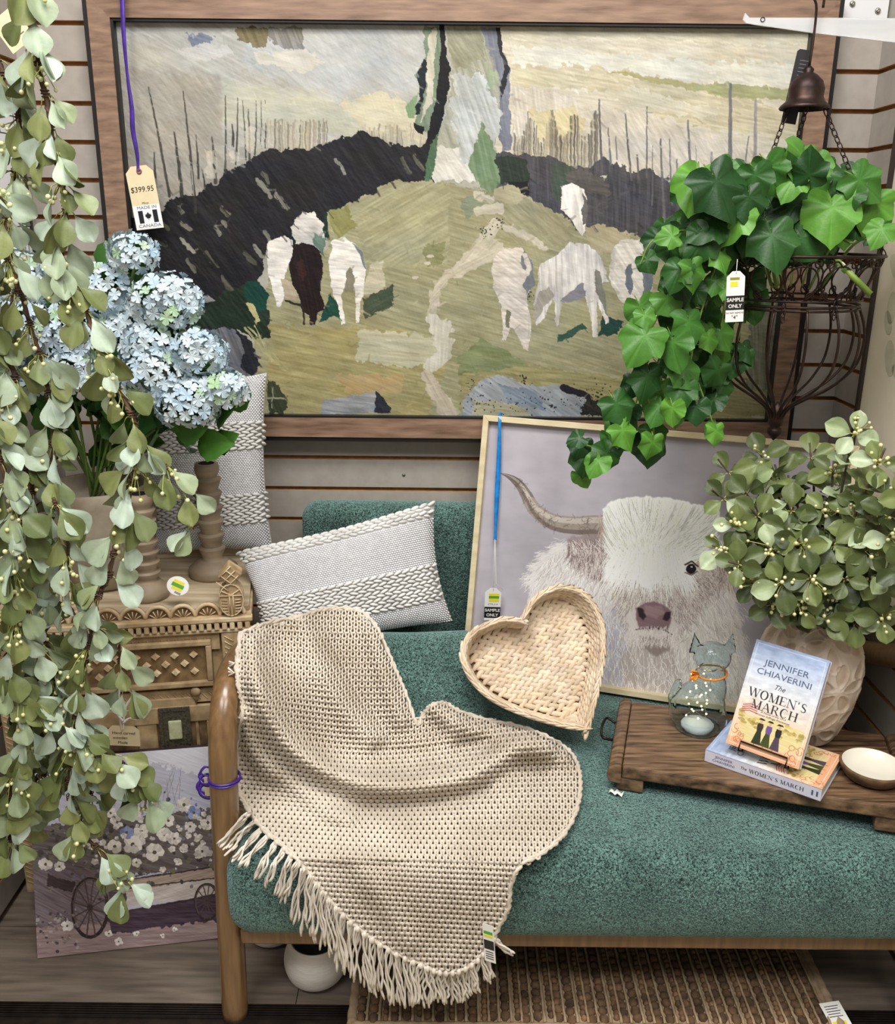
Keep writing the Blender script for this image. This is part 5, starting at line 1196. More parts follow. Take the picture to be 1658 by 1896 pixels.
for x0 in (.02, .46):
    for y0 in (.003, .21):
        b = MB(); b.box((x0, y0, .3915), (x0+.048, y0+.035, BZ-.026), M=BM); b.build('foot', m_board, board, smooth=False, bevel=.003)
m_iron = mat('black_wrought_iron', (30, 26, 26), (48, 38, 34), 60, .45, metal=.7)
b = MB(); b.tube(curve(tr(BM, np.array([(.002, .16, BZ-.006), (-.016, .165, BZ), (-.022, .13, BZ-.004), (-.016, .09, BZ), (.002, .095, BZ-.006)])), 24), .0028, 7); b.build('iron_handle', m_iron, board)

# ======================= GLASS CAT =======================
def glass(name, col, rough=.02):
    m = bpy.data.materials.new(name); m.use_nodes = True; b = m.node_tree.nodes['Principled BSDF']; b.inputs['Base Color'].default_value = tuple(lin(col))+(1,)
    b.inputs['Transmission Weight'].default_value = 1; b.inputs['Roughness'].default_value = rough; b.inputs['IOR'].default_value = 1.22; return m
cc = atz(1291, 1348, BZ); cc = np.array([cc[0], cc[1], BZ+.0005])
cat = thing('glass_cat_lantern', cc, 'clear pale blue glass cat with fairy lights and an orange neck cord', 'lantern')
b = MB(); q = lambda x, y, z: cc+np.array([x, y, z])
b.ball(q(0, 0, .050), (.050, .045, .052), nu=24, nv=16); b.ball(q(.012, -.002, .085), (.036, .034, .055), nu=24, nv=16); b.ball(q(.016, -.006, .120), (.026, .026, .03), nu=20, nv=14)
b.ball(q(.012, -.010, .158), (.036, .031, .030), nu=24, nv=16); b.ball(q(-.030, .010, .034), (.026, .034, .034), nu=18, nv=12); b.ball(q(.034, -.022, .03), (.016, .02, .03), nu=16, nv=12)
b.ball(q(.006, -.032, .150), (.015, .012, .010), nu=14, nv=10)
for sx, hx in ((-1, -.018), (1, .040)):
    P = [(hx-.018, -.016, .168), (hx+.018, -.016, .168), (hx, .012, .168), (hx+sx*.008, -.008, .211)]
    b.add(np.array([q(*p) for p in P]), [(0, 2, 1), (0, 1, 3), (1, 2, 3), (2, 0, 3)])
b.tube(curve([q(-.040, .02, .03), q(-.052, .01, .06), q(-.046, .0, .095), q(-.040, -.004, .1)], 14), .008, 8)
b.tube([q(0, 0, -.0), q(0, 0, .01)], .043, 28)
g_o = b.build('glass_body', glass('pale_blue_glass', (236, 247, 250)), cat)
md = g_o.modifiers.new('remesh', 'REMESH'); md.mode = 'VOXEL'; md.voxel_size = .0024; md.use_smooth_shade = True
md = g_o.modifiers.new('smooth', 'SMOOTH'); md.iterations = 5; md.factor = .5
md = g_o.modifiers.new('shell', 'SOLIDIFY'); md.thickness = .0022; md.offset = -1
b = MB(); b.lathe([(0, .002), (.030, .002), (.031, .006), (.029, .012), (.012, .014), (0, .014)], c=cc, n=28); b.build('battery_base', mat('white_plastic', (238, 238, 236), rough=.4), cat)
m_lamp = mat('warm_fairy_light', (255, 236, 170), emis=((255, 226, 150), 9)); m_wire = mat('thin_silver_wire', (200, 190, 160), rough=.3, metal=.8)
wp = [cc+np.array([.026*math.cos(i*1.7)*(.5+.5*math.sin(i*.9)**2), .022*math.sin(i*1.7), .02+.0046*i]) for i in range(22)]; wp = curve(wp, 160)
b = MB(); b.tube(wp, .0005, 4); b.build('light_wire', m_wire, cat)
for i in range(8, 158, 6):
    b = MB(); b.ball(wp[i], .0019, nu=6, nv=4); b.build('fairy_light', m_lamp, cat, loc=None)
m_or = mat('orange_cord', (236, 150, 50), (214, 120, 30), 200, .7, .4)
b = MB(); nc = q(.015, -.006, .1235)
b.tube([nc+np.array([.0285*math.cos(a), .0285*math.sin(a), .003*math.sin(a+1)]) for a in np.linspace(0, 2*PI, 28, endpoint=False)], .002, 6, closed=True)
kx_ = nc+np.array([-.028, -.012, .002])
for i in range(9): a = rnd.uniform(0, 6.3); b.tube(curve([kx_, kx_+np.array([-.008*abs(math.cos(a))-.006, -.006, .009*math.sin(a)]), kx_+np.array([-.016, -.004, .010*math.sin(a+.8)]), kx_+np.array([-.008, 0, .004*math.cos(a)])], 10), .0016, 5)
b.build('orange_neck_cord', m_or, cat)

# ======================= BOOKS =======================
m_spine = mat('pale_lilac_paper', (214, 214, 226), (206, 204, 222), 30, .4); m_page = mat('page_block', (232, 226, 212), (206, 198, 180), 300, .8, stretch=(.1, 1, 8))
m_cov = art_mat('printed_cover', .32, 0)
m_navy = mat('slate_title_ink', (74, 88, 116), rough=.5); m_dark = mat('near_black_title_ink', (34, 34, 44), rough=.5)
def serif(s, size, M, material, parent, name, gap=.12):
    # high contrast capitals drawn as strokes: th = thick, tn = thin, plus slab serifs
    T, N = .17, .05
    G = {'W': (1.15, [((0, 1), (.33, 0), T), ((.33, 0), (.58, 1), N), ((.58, 1), (.86, 0), T), ((.86, 0), (1.12, 1), N)], [(0, 1), (.58, 1), (1.12, 1)]),
         'O': (.95, 'O', []), 'M': (1.05, [((.1, 0), (.1, 1), N), ((.1, 1), (.5, 0), T), ((.5, 0), (.9, 1), N), ((.9, 1), (.9, 0), T)], [(.1, 0), (.9, 0), (.06, 1), (.94, 1)]),
         'E': (.75, [((.15, 0), (.15, 1), T), ((.15, .975), (.68, .975), N), ((.15, .5), (.5, .5), N), ((.15, .025), (.7, .025), N), ((.68, .98), (.68, .78), N), ((.70, .02), (.70, .24), N)], [(.12, 0), (.12, 1)]),
         'N': (.95, [((.1, 0), (.1, 1), N), ((.1, 1), (.82, 0), T), ((.82, 0), (.82, 1), N)], [(.1, 0), (.08, 1), (.82, 1)]),
         "'": (.3, [((.14, 1), (.1, .74), .1)], []), 'S': (.68, 'S', []),
         'A': (.92, [((.06, 0), (.44, 1), N), ((.44, 1), (.82, 0), T), ((.2, .35), (.66, .35), N)], [(.06, 0), (.84, 0)]),
         'R': (.88, [((.15, 0), (.15, 1), T), ((.15, .975), (.45, .975), N), ((.15, .5), (.45, .5), N), ((.45, .975), (.6, .9), .09), ((.6, .9), (.64, .74), T), ((.64, .74), (.58, .58), .12), ((.58, .58), (.45, .5), .07), ((.42, .5), (.78, 0), T)], [(.15, 0), (.12, 1), (.8, 0)]),
         'C': (.88, 'C', []), 'H': (.98, [((.15, 0), (.15, 1), T), ((.8, 0), (.8, 1), T), ((.15, .5), (.8, .5), N)], [(.15, 0), (.15, 1), (.8, 0), (.8, 1)])}
    mb = MB(); x = 0; W_ = sum((G[c][0]+gap) if c != ' ' else .5 for c in s)-gap; k = 0
    def quad(a, b, w, h, ox):
        a = np.array(a, float); b = np.array(b, float); hw = np.array([w/2, 0]) if abs(b[1]-a[1]) > .3*abs(b[0]-a[0]) else np.array([0, w/2])
        V = [(p[0]+ox-W_/2, p[1]-.5, h) for p in (a-hw, a+hw, b+hw, b-hw)]; mb.add(tr(M, np.array(V)*np.array([size, size, 1])), [(0, 1, 2, 3)])
    for c in s:
        if c == ' ': x += .5; continue
        w, st, sf = G[c]
        if st in ('O', 'C', 'S'):
            if st == 'S': pts = [(.56, .82), (.44, .97), (.24, .97), (.12, .8), (.16, .62), (.36, .5), (.54, .36), (.56, .18), (.42, .03), (.2, .04), (.08, .2)]; wd = [.05, .06, .07, .12, .15, .17, .15, .12, .07, .06, .05]
            elif st == 'O': pts = [(.46+.37*math.cos(a), .5+.5*math.sin(a)) for a in np.linspace(0, 2*PI, 25)]; wd = [.05+.13*abs(math.cos(a)) for a in np.linspace(0, 2*PI, 25)]
            else: pts = [(.46+.37*math.cos(a), .5+.5*math.sin(a)) for a in np.linspace(.65, 2*PI-.65, 22)]; wd = [.05+.13*abs(math.cos(a))*(math.cos(a) < 0) for a in np.linspace(.65, 2*PI-.65, 22)]
            P = np.array(pts); D = np.gradient(P, axis=0); D /= np.linalg.norm(D, axis=1)[:, None]; Nn = np.c_[-D[:, 1], D[:, 0]]; wd = np.array(wd)[:, None]
            V = np.vstack([P+Nn*wd/2, P-Nn*wd/2]); V = np.c_[V[:, 0]+x-W_/2, V[:, 1]-.5, np.full(len(V), .00025+k*1e-6)]; n = len(P)
            mb.add(tr(M, V*np.array([size, size, 1])), [(i, i+1, n+i+1, n+i) for i in range(n-1)])
        else:
            for i, (a, b_, w2) in enumerate(st): quad(a, b_, w2, .00025+i*4e-6, x)
        for (sx_, sy_) in sf: y0 = sy_*(1-.04)+.02; quad((sx_-.16, y0), (sx_+.16, y0), .045, .00030, x)
        x += w+gap; k += 1
    return mb.build(name, material, parent, smooth=False)
def book(o, ex, ey, ez, w, h, th, label, lying):
    # o = cover top-left, ex right, ey up the cover, ez out of the cover
    M = frame(o, ex, ey, ez); t = thing('paperback_book', o, label, 'book')
    b = MB(); b.box((.002, -h+.002, -th+.001), (w-.002, -.002, -.001), M=M); b.build('page_block', m_page, t, smooth=False)
    b = MB(); b.box((0, -h, -.0008), (w, 0, 0), M=M); b.box((0, -h, -th), (w, 0, -th+.0008), M=M); b.box((0, -h, -th), (.001, 0, 0), M=M); cv = b.build('paper_cover', m_spine, t, smooth=False)
    W_, H_2 = 280, 420; p = Pic(W_, H_2, [(0, 0), (100, 0), (100, 150), (0, 150)], (196, 208, 226))
    yy = p.yy/H_2; xx = p.xx/W_
    sky = np.array([158, 178, 214.]); mid = np.array([222, 224, 228.]); pk = np.array([236, 200, 160.])
    f1 = np.clip(yy/.42, 0, 1)[..., None]; f2 = np.clip((yy-.42)/.4, 0, 1)[..., None]; p.a[:] = (sky*(1-f1)+mid*f1)*(1-f2)+pk*f2
    p.a += ((fbm(p.xx/26, p.yy/12, 3)-.5)*46*(yy < .62))[..., None]
    A = p.poly
    A([(12, 104), (60, 98), (95, 102), (95, 128), (60, 140), (12, 136)], (222, 206, 150), 3, .1, 20, soft=4)
    for i in range(46): p.blob((rnd.choice([rnd.uniform(8, 40), rnd.uniform(66, 96)]), rnd.gauss(110, 5)), (rnd.uniform(1.5, 5), rnd.uniform(1, 3)), rnd.choice([(190, 168, 92), (158, 140, 72), (214, 190, 120)]), 1.5, al=.7)
    for k in range(4): p.line([(8, 92+3*k), (18, 88+3*k), (28, 89+3*k)], 1.5, (182, 92, 92), .4, 6, .9)
    for cx, dr, sk in ((38, (60, 50, 44), (52, 58, 36)), (50, (112, 84, 140), (70, 76, 40)), (63, (44, 42, 40), (84, 70, 86))):
        p.poly([(cx-3.4, 109), (cx+3.4, 109), (cx+4.2, 114), (cx+3, 121), (cx-3, 121), (cx-4.2, 114)], dr, .4, 1.4, 14); p.poly([(cx-3, 120), (cx+3, 120), (cx+6.5, 138), (cx-6.5, 138)], sk, .5, 1.4, 22)
        p.blob((cx, 106.2), (1.9, 2.6), (206, 170, 142), .2); p.poly([(cx-4.6, 104.6), (cx+4.6, 104), (cx+2.6, 102), (cx-2.6, 102)], (50, 44, 40), .3); p.line([(cx-2, 138), (cx-2, 141)], 1.4, (50, 40, 40), .3)
    A([(0, 138), (100, 138), (100, 151), (0, 151)], (226, 160, 118), 3, .1, 24, soft=3, al=.7)
    for sx in (0, 1):
        for k in range(10):
            a = rnd.uniform(0, 6); cx = 8 if not sx else 92; cx += rnd.uniform(-4, 10)*(1-2*sx); cy = rnd.uniform(118, 146)
            p.line([(cx+2.6*math.cos(a+u)*(1+u*.2), cy+2.6*math.sin(a+u)*(1+u*.2)) for u in np.linspace(0, 4, 9)], .9, (196, 122, 84), .2, 4, .9)
    fl_ = p.line
    for q in ([(4, 4), (96, 4), (96, 146), (4, 146), (4, 4)],): fl_(q, .7, (236, 232, 232), .1, 2, .8)
    pic = p.build('cover_art', o+ez*.0003, ex*w, -ey*h, m_cov, t)
    def TM(u, v): return M @ frame((w*u, -h*v, .0006), (1, 0, 0), (0, 1, 0), (0, 0, 1))
    text('JENNIFER', .0155, TM(.5, .185), m_navy, 'author_lettering', t, .00005, sx=1.22); text('CHIAVERINI', .0155, TM(.5, .275), m_navy, 'author_lettering', t, .00005, sx=1.18)
    text('The', .0125, TM(.48, .375), m_dark, 'title_lettering', t, .00005, shear=.35)
    serif("WOMEN'S", .0155, M @ frame((w*.5, -h*.475, .0004), (1, 0, 0), (0, 1, 0), (0, 0, 1)), m_dark, t, 'title_lettering')
    serif("MARCH", .0155, M @ frame((w*.5, -h*.575, .0004), (1, 0, 0), (0, 1, 0), (0, 0, 1)), m_dark, t, 'title_lettering')
    text('A Novel of the 1913', .0046, TM(.5, .628), m_dark, 'subtitle_lettering', t, .00003, shear=.25, sx=1.15); text('Woman Suffrage Procession', .0046, TM(.5, .655), m_dark, 'subtitle_lettering', t, .00003, shear=.25, sx=1.15)
    SMx = frame(o, -ez, ey, -ex)  # spine faces -ex
    R_ = lambda u, v: frame(o - ez*th*v - ey*h*u - ex*.0003, -ey, ez, -ex)
    text('JENNIFER', .0068, R_(.17, .34), m_navy, 'spine_lettering', t, .00003, sx=1.15); text('CHIAVERINI', .0068, R_(.17, .66), m_navy, 'spine_lettering', t, .00003, sx=1.15)
    text('The', .0075, R_(.345, .5), m_dark, 'spine_lettering', t, .00003, shear=.35)
    serif("WOMEN'S MARCH", .0074, R_(.63, .5), m_dark, t, 'spine_lettering', .16)
    b = MB(); 
    for du in (-.006, .002): b.box((-.0004, -h*.945+du, -th*.7), (-.0001, -h*.945+du+.003, -th*.3), M=M)
    b.build('publisher_mark', m_navy, t, smooth=False)
    return t
la, lb, lc2 = atz(1307, 1388, .4695), atz(1523, 1462, .4695), atz(1555, 1409, .4695)
sp = unit(lb-la); pe = unit(np.cross((0, 0, 1.0), sp)); bh = np.linalg.norm(lb-la)
# lying: spine faces the viewer; the cover's top is at the left end
book(la, pe, -sp, np.array([0, 0, 1.0]), .132, bh, .0235, 'paperback lying flat on the riser board with spine lettering facing front', True)
bc = [np.array([0, 0, CH])+.945*(np.array(v)-np.array([0, 0, CH])) for v in ([.599, 1.619, .626], [.709, 1.538, .621], [.646, 1.465, .438], [.536, 1.546, .443])]
exb = unit(bc[1]-bc[0]); eyb = bc[0]-bc[3]; eyb = unit(eyb-exb*np.dot(eyb, exb)); ezb = unit(np.cross(exb, eyb)); bb = .137*.945; hb = .207*.945
book(bc[0], exb, eyb, ezb, bb, hb, .023, 'paperback standing upright on a wire stand atop the flat book', False)
ms = frame(bc[3], exb, eyb, ezb)
b = MB(); w0, w1 = bb*.20, bb*.84
b.tube(tr(ms, np.array([(w0, -.006, -.03), (w0, -.005, .004), (w0, .012, .005), (w1, .012, .005), (w1, -.005, .004), (w1, -.006, -.03)])), .0016, 7)
b.tube(tr(ms, np.array([(w0, -.005, .002), (w0, -.005, -.026), (w0+.015, .09, -.028), (w1-.015, .09, -.028), (w1, -.005, -.026), (w1, -.005, .002)])), .0016, 7)
be_ = tr(ms, np.array([((w0+w1)/2, .08, -.028)]))[0]; b.tube([be_, np.array([be_[0]+.012, be_[1]+.05, .4715])], .0016, 7)
o = b.build('wire_book_stand', m_iron); tag(o, 'small black wire stand holding up the standing paperback', 'book stand')

# ======================= CARVED VASE AND BOUQUET =======================
vc = np.array([.692, 1.585, BZ+.0005])
m_vase = mat('carved_cream_clay', (232, 217, 199), (212, 192, 170), 26, .75, .35, attr=True, bscale=140, detail=8)
pr = curve([(.055, 0, 0), (.062, .008, 0), (.078, .05, 0), (.092, .105, 0), (.0955, .15, 0), (.088, .19, 0), (.070, .225, 0), (.060, .245, 0), (.062, .252, 0)], 150)
nA = 260; a = np.linspace(0, 2*PI, nA, endpoint=False); Rr, Zz = pr[:, 0], pr[:, 1]
AA, ZZ = np.meshgrid(a, Zz); RR = np.repeat(Rr[:, None], nA, 1); disp = np.zeros_like(AA); cl = np.ones(AA.shape+(3,))
face = math.atan2(-vc[1], -vc[0])
for (da, zf, rot) in ((-.30, .22, .3), (.62, .135, .2), (.35, .045, .9), (-.35, .12, .5), (1.45, .19, .1), (1.5, .07, .6), (-1.2, .17, .2), (-1.2, .06, .8), (2.6, .12, .3), (2.5, .2, .7), (-2.2, .1, .4), (.45, .225, 1.0), (-.9, .24, .2)):
    u = (AA-face-da+PI) % (2*PI)-PI; X_ = u*.085; Y_ = ZZ-zf; rr2 = np.hypot(X_, Y_); th_ = np.arctan2(Y_, X_)
    for k in range(5):
        ak = rot+k*2*PI/5; px1 = X_*math.cos(ak)+Y_*math.sin(ak)-.031; py1 = -X_*math.sin(ak)+Y_*math.cos(ak)
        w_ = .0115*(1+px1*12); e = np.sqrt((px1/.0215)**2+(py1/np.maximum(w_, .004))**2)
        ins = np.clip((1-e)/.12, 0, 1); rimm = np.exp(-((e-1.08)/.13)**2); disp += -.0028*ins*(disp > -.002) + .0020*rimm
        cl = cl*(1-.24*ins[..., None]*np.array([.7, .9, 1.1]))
    e = rr2/.008; disp += .0025*np.clip(1-e**2, 0, 1)
RR = RR+np.clip(disp, -.0035, .0026)
V = np.stack([RR*np.cos(AA), RR*np.sin(AA), ZZ], -1).reshape(-1, 3)+vc; F = []
nz_ = len(Zz)
for i in range(nz_-1):
    for j in range(nA): F.append((i*nA+j, i*nA+(j+1) % nA, (i+1)*nA+(j+1) % nA, (i+1)*nA+j))
F.append(tuple(range(nA))[::-1])
b = MB(); b.add(V, F, 0, cl.reshape(-1, 3)); b.lathe([(.061, .252), (.054, .250), (.052, .22), (.07, .16), (.05, .02), (0, .015)], c=vc, n=60); vase = b.build('carved_vase', m_vase); tag(vase, 'cream clay vase carved with flowers, behind the standing book', 'vase')
bq = thing('greenery_bouquet', vc+np.array([0, 0, .2]), 'leafy green bouquet with cream berries in the carved clay vase', 'bouquet')
m_leafb = mat('faux_olive_leaf', (255, 255, 255), rough=.45, attr=True, col2=(232, 236, 220), scale=60, bump=.15, bscale=240)
m_stemb = mat('brown_bouquet_stem', (98, 84, 60), (70, 62, 44), 60, .7)
lm = MB(); st = MB(); be = MB(); sm = MB(); mouth = vc+np.array([0, 0, .245])
tips = []
spec = [(1590, 770, 1.58), (1330, 850, 1.62), (1320, 905, 1.6), (1345, 960, 1.55), (1320, 1010, 1.55), (1375, 870, 1.66), (1435, 860, 1.7), (1500, 820, 1.72), (1545, 850, 1.66), (1640, 830, 1.5), (1655, 900, 1.46), (1390, 940, 1.55), (1460, 930, 1.6), (1530, 930, 1.58), (1600, 920, 1.55), (1420, 1010, 1.5), (1480, 1000, 1.48), (1545, 1000, 1.48), (1620, 1010, 1.46), (1665, 980, 1.43), (1350, 1040, 1.5), (1380, 1080, 1.5), (1440, 1080, 1.46), (1500, 1070, 1.44), (1570, 1070, 1.44), (1640, 1080, 1.46), (1420, 1125, 1.5), (1480, 1130, 1.46), (1540, 1140, 1.46), (1600, 1130, 1.46), (1590, 1160, 1.44), (1650, 1150, 1.42), (1400, 820, 1.72), (1460, 880, 1.68), (1690, 1050, 1.38), (1700, 900, 1.40), (1560, 880, 1.7), (1500, 960, 1.66), (1430, 960, 1.66)]
for (x, y, Y) in spec:
    tip = at(x, y, Y); 
    c = curve([mouth+np.array([rnd.uniform(-.03, .03), rnd.uniform(-.03, .03), -.12]), mouth+np.array([rnd.uniform(-.035, .035), rnd.uniform(-.035, .03), 0]), (mouth*.45+tip*.55)+np.array([0, 0, .02]), tip], 40)
    sm = MB(); sm.tube(c, np.linspace(.0034, .0018, 40), 6); sm.build('stem', m_stemb, bq)
    for f in np.arange(16, 40, 5):
        p = c[f]; T = unit(c[min(f+1, 39)]-c[f-1]); e1 = unit(np.cross(T, (0, .2, 1))); e2 = np.cross(T, e1); n = rnd.choice([3, 4, 4]) ; a0 = rnd.uniform(0, 6)
        last = f > 34
        if last: n = 4; T = unit(T*.4+VIEW(p)*.9); e1 = unit(np.cross(T, (0, .2, 1))); e2 = np.cross(T, e1)
        for k in range(n):
            an = a0+k*2*PI/n+rnd.uniform(-.3, .3); d = unit((e1*math.cos(an)+e2*math.sin(an))*1.0+T*rnd.uniform(.1, .6)); pale = 1 if (x, y) == (1590, 770) else 0
            cl_ = mixc((128, 140, 84), (56, 70, 34), rnd.random()) if rnd.random() > .12 and not pale else mixc((188, 200, 170), (150, 166, 120), rnd.random())
            nn = T*1.0+VIEW(p)*.5+RN.randn(3)*.15; s_l = .007
            st.tube([p, p+d*s_l], .0011, 4); leaf(lm, 'spoon', p+d*s_l, d, nn, rnd.uniform(.032, .047), cl_, 1.1)
        if rnd.random() < (.6 if last else .22): sprig(st, be, p, T+np.array([0, -.3, rnd.uniform(-.3, .5)]), rnd.randint(7, 11), .034, .0033)
lm.build('foliage', m_leafb, bq); st.build('leaf_stalks', m_sprig, bq)['kind'] = 'stuff'; be.build('berries', m_berry, bq)['kind'] = 'stuff'
# wooden bowl at the end of the board
m_bark = mat('bark_edge_wood', (122, 92, 62), (76, 56, 38), 40, .7, .5); m_enam = mat('cream_enamel', (236, 230, 214), rough=.25)
oc = atz(1618, 1413, .475); oc[2] = BZ+.0005
bt = thing('wooden_dish', oc, 'round bark edged wooden dish with cream interior at the board end', 'dish')
b = MB(); b.lathe([(0, 0), (.036, 0), (.046, .006), (.054, .018), (.0565, .026), (.0555, .029), (.052, .0285)], c=oc, n=48); b.build('wooden_shell', m_bark, bt)
b = MB(); b.lathe([(.052, .0287), (.046, .020), (.034, .013), (0, .011)], c=oc, n=48); b.build('enamel_inside', m_enam, bt)
# paper scrap
sp_ = atz(1141, 1470, .394); b = MB(); M0 = rotz(-.5, sp_+np.array([0, 0, .004])); V = [(x, y, .003*math.sin(6*x/.012+y*200)) for y in (-.006, 0, .006) for x in np.linspace(-.013, .013, 7)]
b.add(tr(M0, np.array(V)), [(r*7+i, r*7+i+1, r*7+i+8, r*7+i+7) for r in range(2) for i in range(6)]); o = b.build('paper_scrap', m_card); tag(o, 'small crumpled white paper scrap lying on the teal seat', 'paper')
o.modifiers.new('t', 'SOLIDIFY').thickness = .0004
# ======================= HANGING BASKET =======================
m_bronze = mat('aged_bronze_metal', (66, 48, 42), (40, 30, 28), 40, .42, metal=.75)
HX, HY = .622, 1.72
hb_ = thing('hanging_basket', (HX, HY, 1.05), 'dark bronze scrollwork wire basket hanging from the white bracket by chains', 'hanging basket')
bx, bz = .608, 1.578
b = MB(); b.lathe([(.041, 0), (.0425, .002), (.040, .006), (.033, .012), (.029, .02), (.030, .032), (.026, .044), (.016, .054), (.008, .058), (.009, .063), (.004, .068), (0, .069)], c=(bx, HY, bz), n=36)
b.lathe([(.040, .001), (.028, .012), (.026, .03), (.0, .05)], c=(bx, HY, bz), n=24); b.build('bell_canopy', m_bronze, hb_)
b = MB(); b.tube(curve([(bx, HY, bz+.066), (bx+.002, HY, bz+.11), (bx+.001, HY, 1.735), (bx-.006, HY, 1.752), (bx-.002, HY, 1.768), (bx+.008, HY, 1.768), (bx+.012, HY, 1.752), (bx+.012, HY, 1.735)], 30), .0022, 8); b.build('hook', m_bronze, hb_)
def ringp(r, z, n=64, cx=HX): return [(cx+r*math.cos(a), HY+r*math.sin(a), z) for a in np.linspace(0, 2*PI, n, endpoint=False)]
b = MB(); b.tube(ringp(.150, 1.337), .0028, 7, closed=True); b.build('top_ring', m_bronze, hb_)
b = MB(); b.tube(ringp(.119, 1.252), .0026, 7, closed=True); b.tube(ringp(.119, 1.246), .0022, 7, closed=True); b.tube(ringp(.122, 1.262), .002, 7, closed=True); b.build('lower_ring', m_bronze, hb_)
b = MB()
def cone(a, h):  # h 0 lower .. 1 upper
    r = .120+.029*h; return np.array([HX+r*math.cos(a), HY+r*math.sin(a), 1.262+.073*h])
for k in range(14):
    a0 = 2*PI*k/14
    b.tube([cone(a0+.20*math.cos(t), .42+.40*math.sin(t)) for t in np.linspace(0, 2*PI, 20, endpoint=False)], .0016, 5, closed=True)
    b.tube(curve([cone(a0-.06, .06), cone(a0-.2, .35), cone(a0-.22, .7), cone(a0-.1, .93), cone(a0, .8)], 18), .0016, 5)
    b.tube(curve([cone(a0+.06, .06), cone(a0+.2, .35), cone(a0+.22, .7), cone(a0+.1, .93), cone(a0, .8)], 18), .0016, 5)
    for da in (-.13, .13): b.tube([cone(a0+da+.05*math.cos(t), .12+.11*math.sin(t)) for t in np.linspace(0, 2*PI, 12, endpoint=False)], .0014, 5, closed=True); b.tube([cone(a0+.22+da*.5+.045*math.cos(t), .88+.1*math.sin(t)) for t in np.linspace(0, 2*PI, 12, endpoint=False)], .0014, 5, closed=True)
b.build('scroll_band', m_bronze, hb_)
for k in range(14):
    a = 2*PI*(k+.3)/14; pr_ = [(.119, 1.248), (.131, 1.215), (.134, 1.180), (.124, 1.140), (.092, 1.105), (.052, 1.080), (.022, 1.058), (.010, 1.035)]
    b = MB(); b.tube(curve([(HX+(r)*math.cos(a), HY+r*math.sin(a), z) for r, z in pr_], 26), .0024, 6); b.build('rib', m_bronze, hb_)
b = MB(); b.lathe([(0, 1.070), (.010, 1.062), (.013, 1.045), (.014, 1.026), (.009, 1.022), (.013, 1.017), (.014, 1.010), (.010, 1.004), (.006, 1.000), (0, .994)], c=(HX, HY, 0), n=20); b.build('bottom_finial', m_bronze, hb_)
def chain(p0, p1, name='chain', L=.0165):
    p0, p1 = np.array(p0, float), np.array(p1, float); D = np.linalg.norm(p1-p0); n = int(D/(L*.78)); T = unit(p1-p0); u = unit(np.cross(T, (.3, 1, .1))); v = np.cross(T, u); m = MB()
    for i in range(n+1):
        c = p0+(p1-p0)*(i+.5)/(n+1); w = u if i % 2 else v; ww = (u+v)*.7 if i % 2 else (u-v)*.7
        m.tube([c+T*L*.5*math.cos(t)+ww*L*.27*math.sin(t) for t in np.linspace(0, 2*PI, 12, endpoint=False)], .0011, 5, closed=True)
    return m
chain((bx-.028, HY, bz), (HX-.128, HY-.07, 1.337)).build('chain', m_bronze, hb_)
chain((bx-.003, HY-.02, bz), (HX-.01, HY+.148, 1.337)).build('chain', m_bronze, hb_)
chain((bx+.036, HY, bz), (HX+.130, HY-.07, 1.337)).build('chain', m_bronze, hb_)
for (x, y) in ((1452, 570), (1548, 565)): p = at(x, y, 1.60); chain(p+np.array([0, 0, .004]), p-np.array([0, 0, .022])).build('loose_links', m_bronze, hb_)
# black swing card
m_cardk = mat('black_card', (34, 32, 34), rough=.5); m_wtx = mat('white_ink', (220, 218, 212), rough=.5)
def card(name, x, y, Y, w, h, ang, material, label, thick=.0006, clip=.25, yaw=0, pitch=0):
    p = at(x, y, Y); M = frame(p, (1, 0, 0), (0, 1, 0), (0, 0, 1)) @ np.array(Matrix.Rotation(yaw, 4, 'Z')) @ np.array(Matrix.Rotation(pitch, 4, 'X')) @ np.array(Matrix.Rotation(ang, 4, 'Y'))
    t = thing(name, p, label, 'tag'); c = w*clip; b = MB()
    b.prism([(-w/2+c, 0), (w/2-c, 0), (w/2, -c), (w/2, -h), (-w/2, -h), (-w/2, -c)], 0, thick, M=M); b.build('card', material, t, smooth=False)
    TM = lambda u, v: M @ frame((w*u, -.0004, -h*v), (1, 0, 0), (0, 0, 1), (0, -1, 0))
    def rc(u0, v0, u1, v1, m, nm, lift=.0003):
        q = MB(); q.box((w*u0, -lift, -h*v1), (w*u1, 0, -h*v0), M=M); return q.build(nm, m, t, smooth=False)
    return t, M, TM, rc
t, M0, TM, rc = card('swing_card', 1492, 92, 1.735, .026, .118, .13, m_cardk, 'black printed swing card hanging behind the bronze bell canopy', clip=.15)
for i in range(8): rc(-.18, .14+.05*i, .38-.1*(i % 3), .149+.05*i, m_grey, 'printed_line')
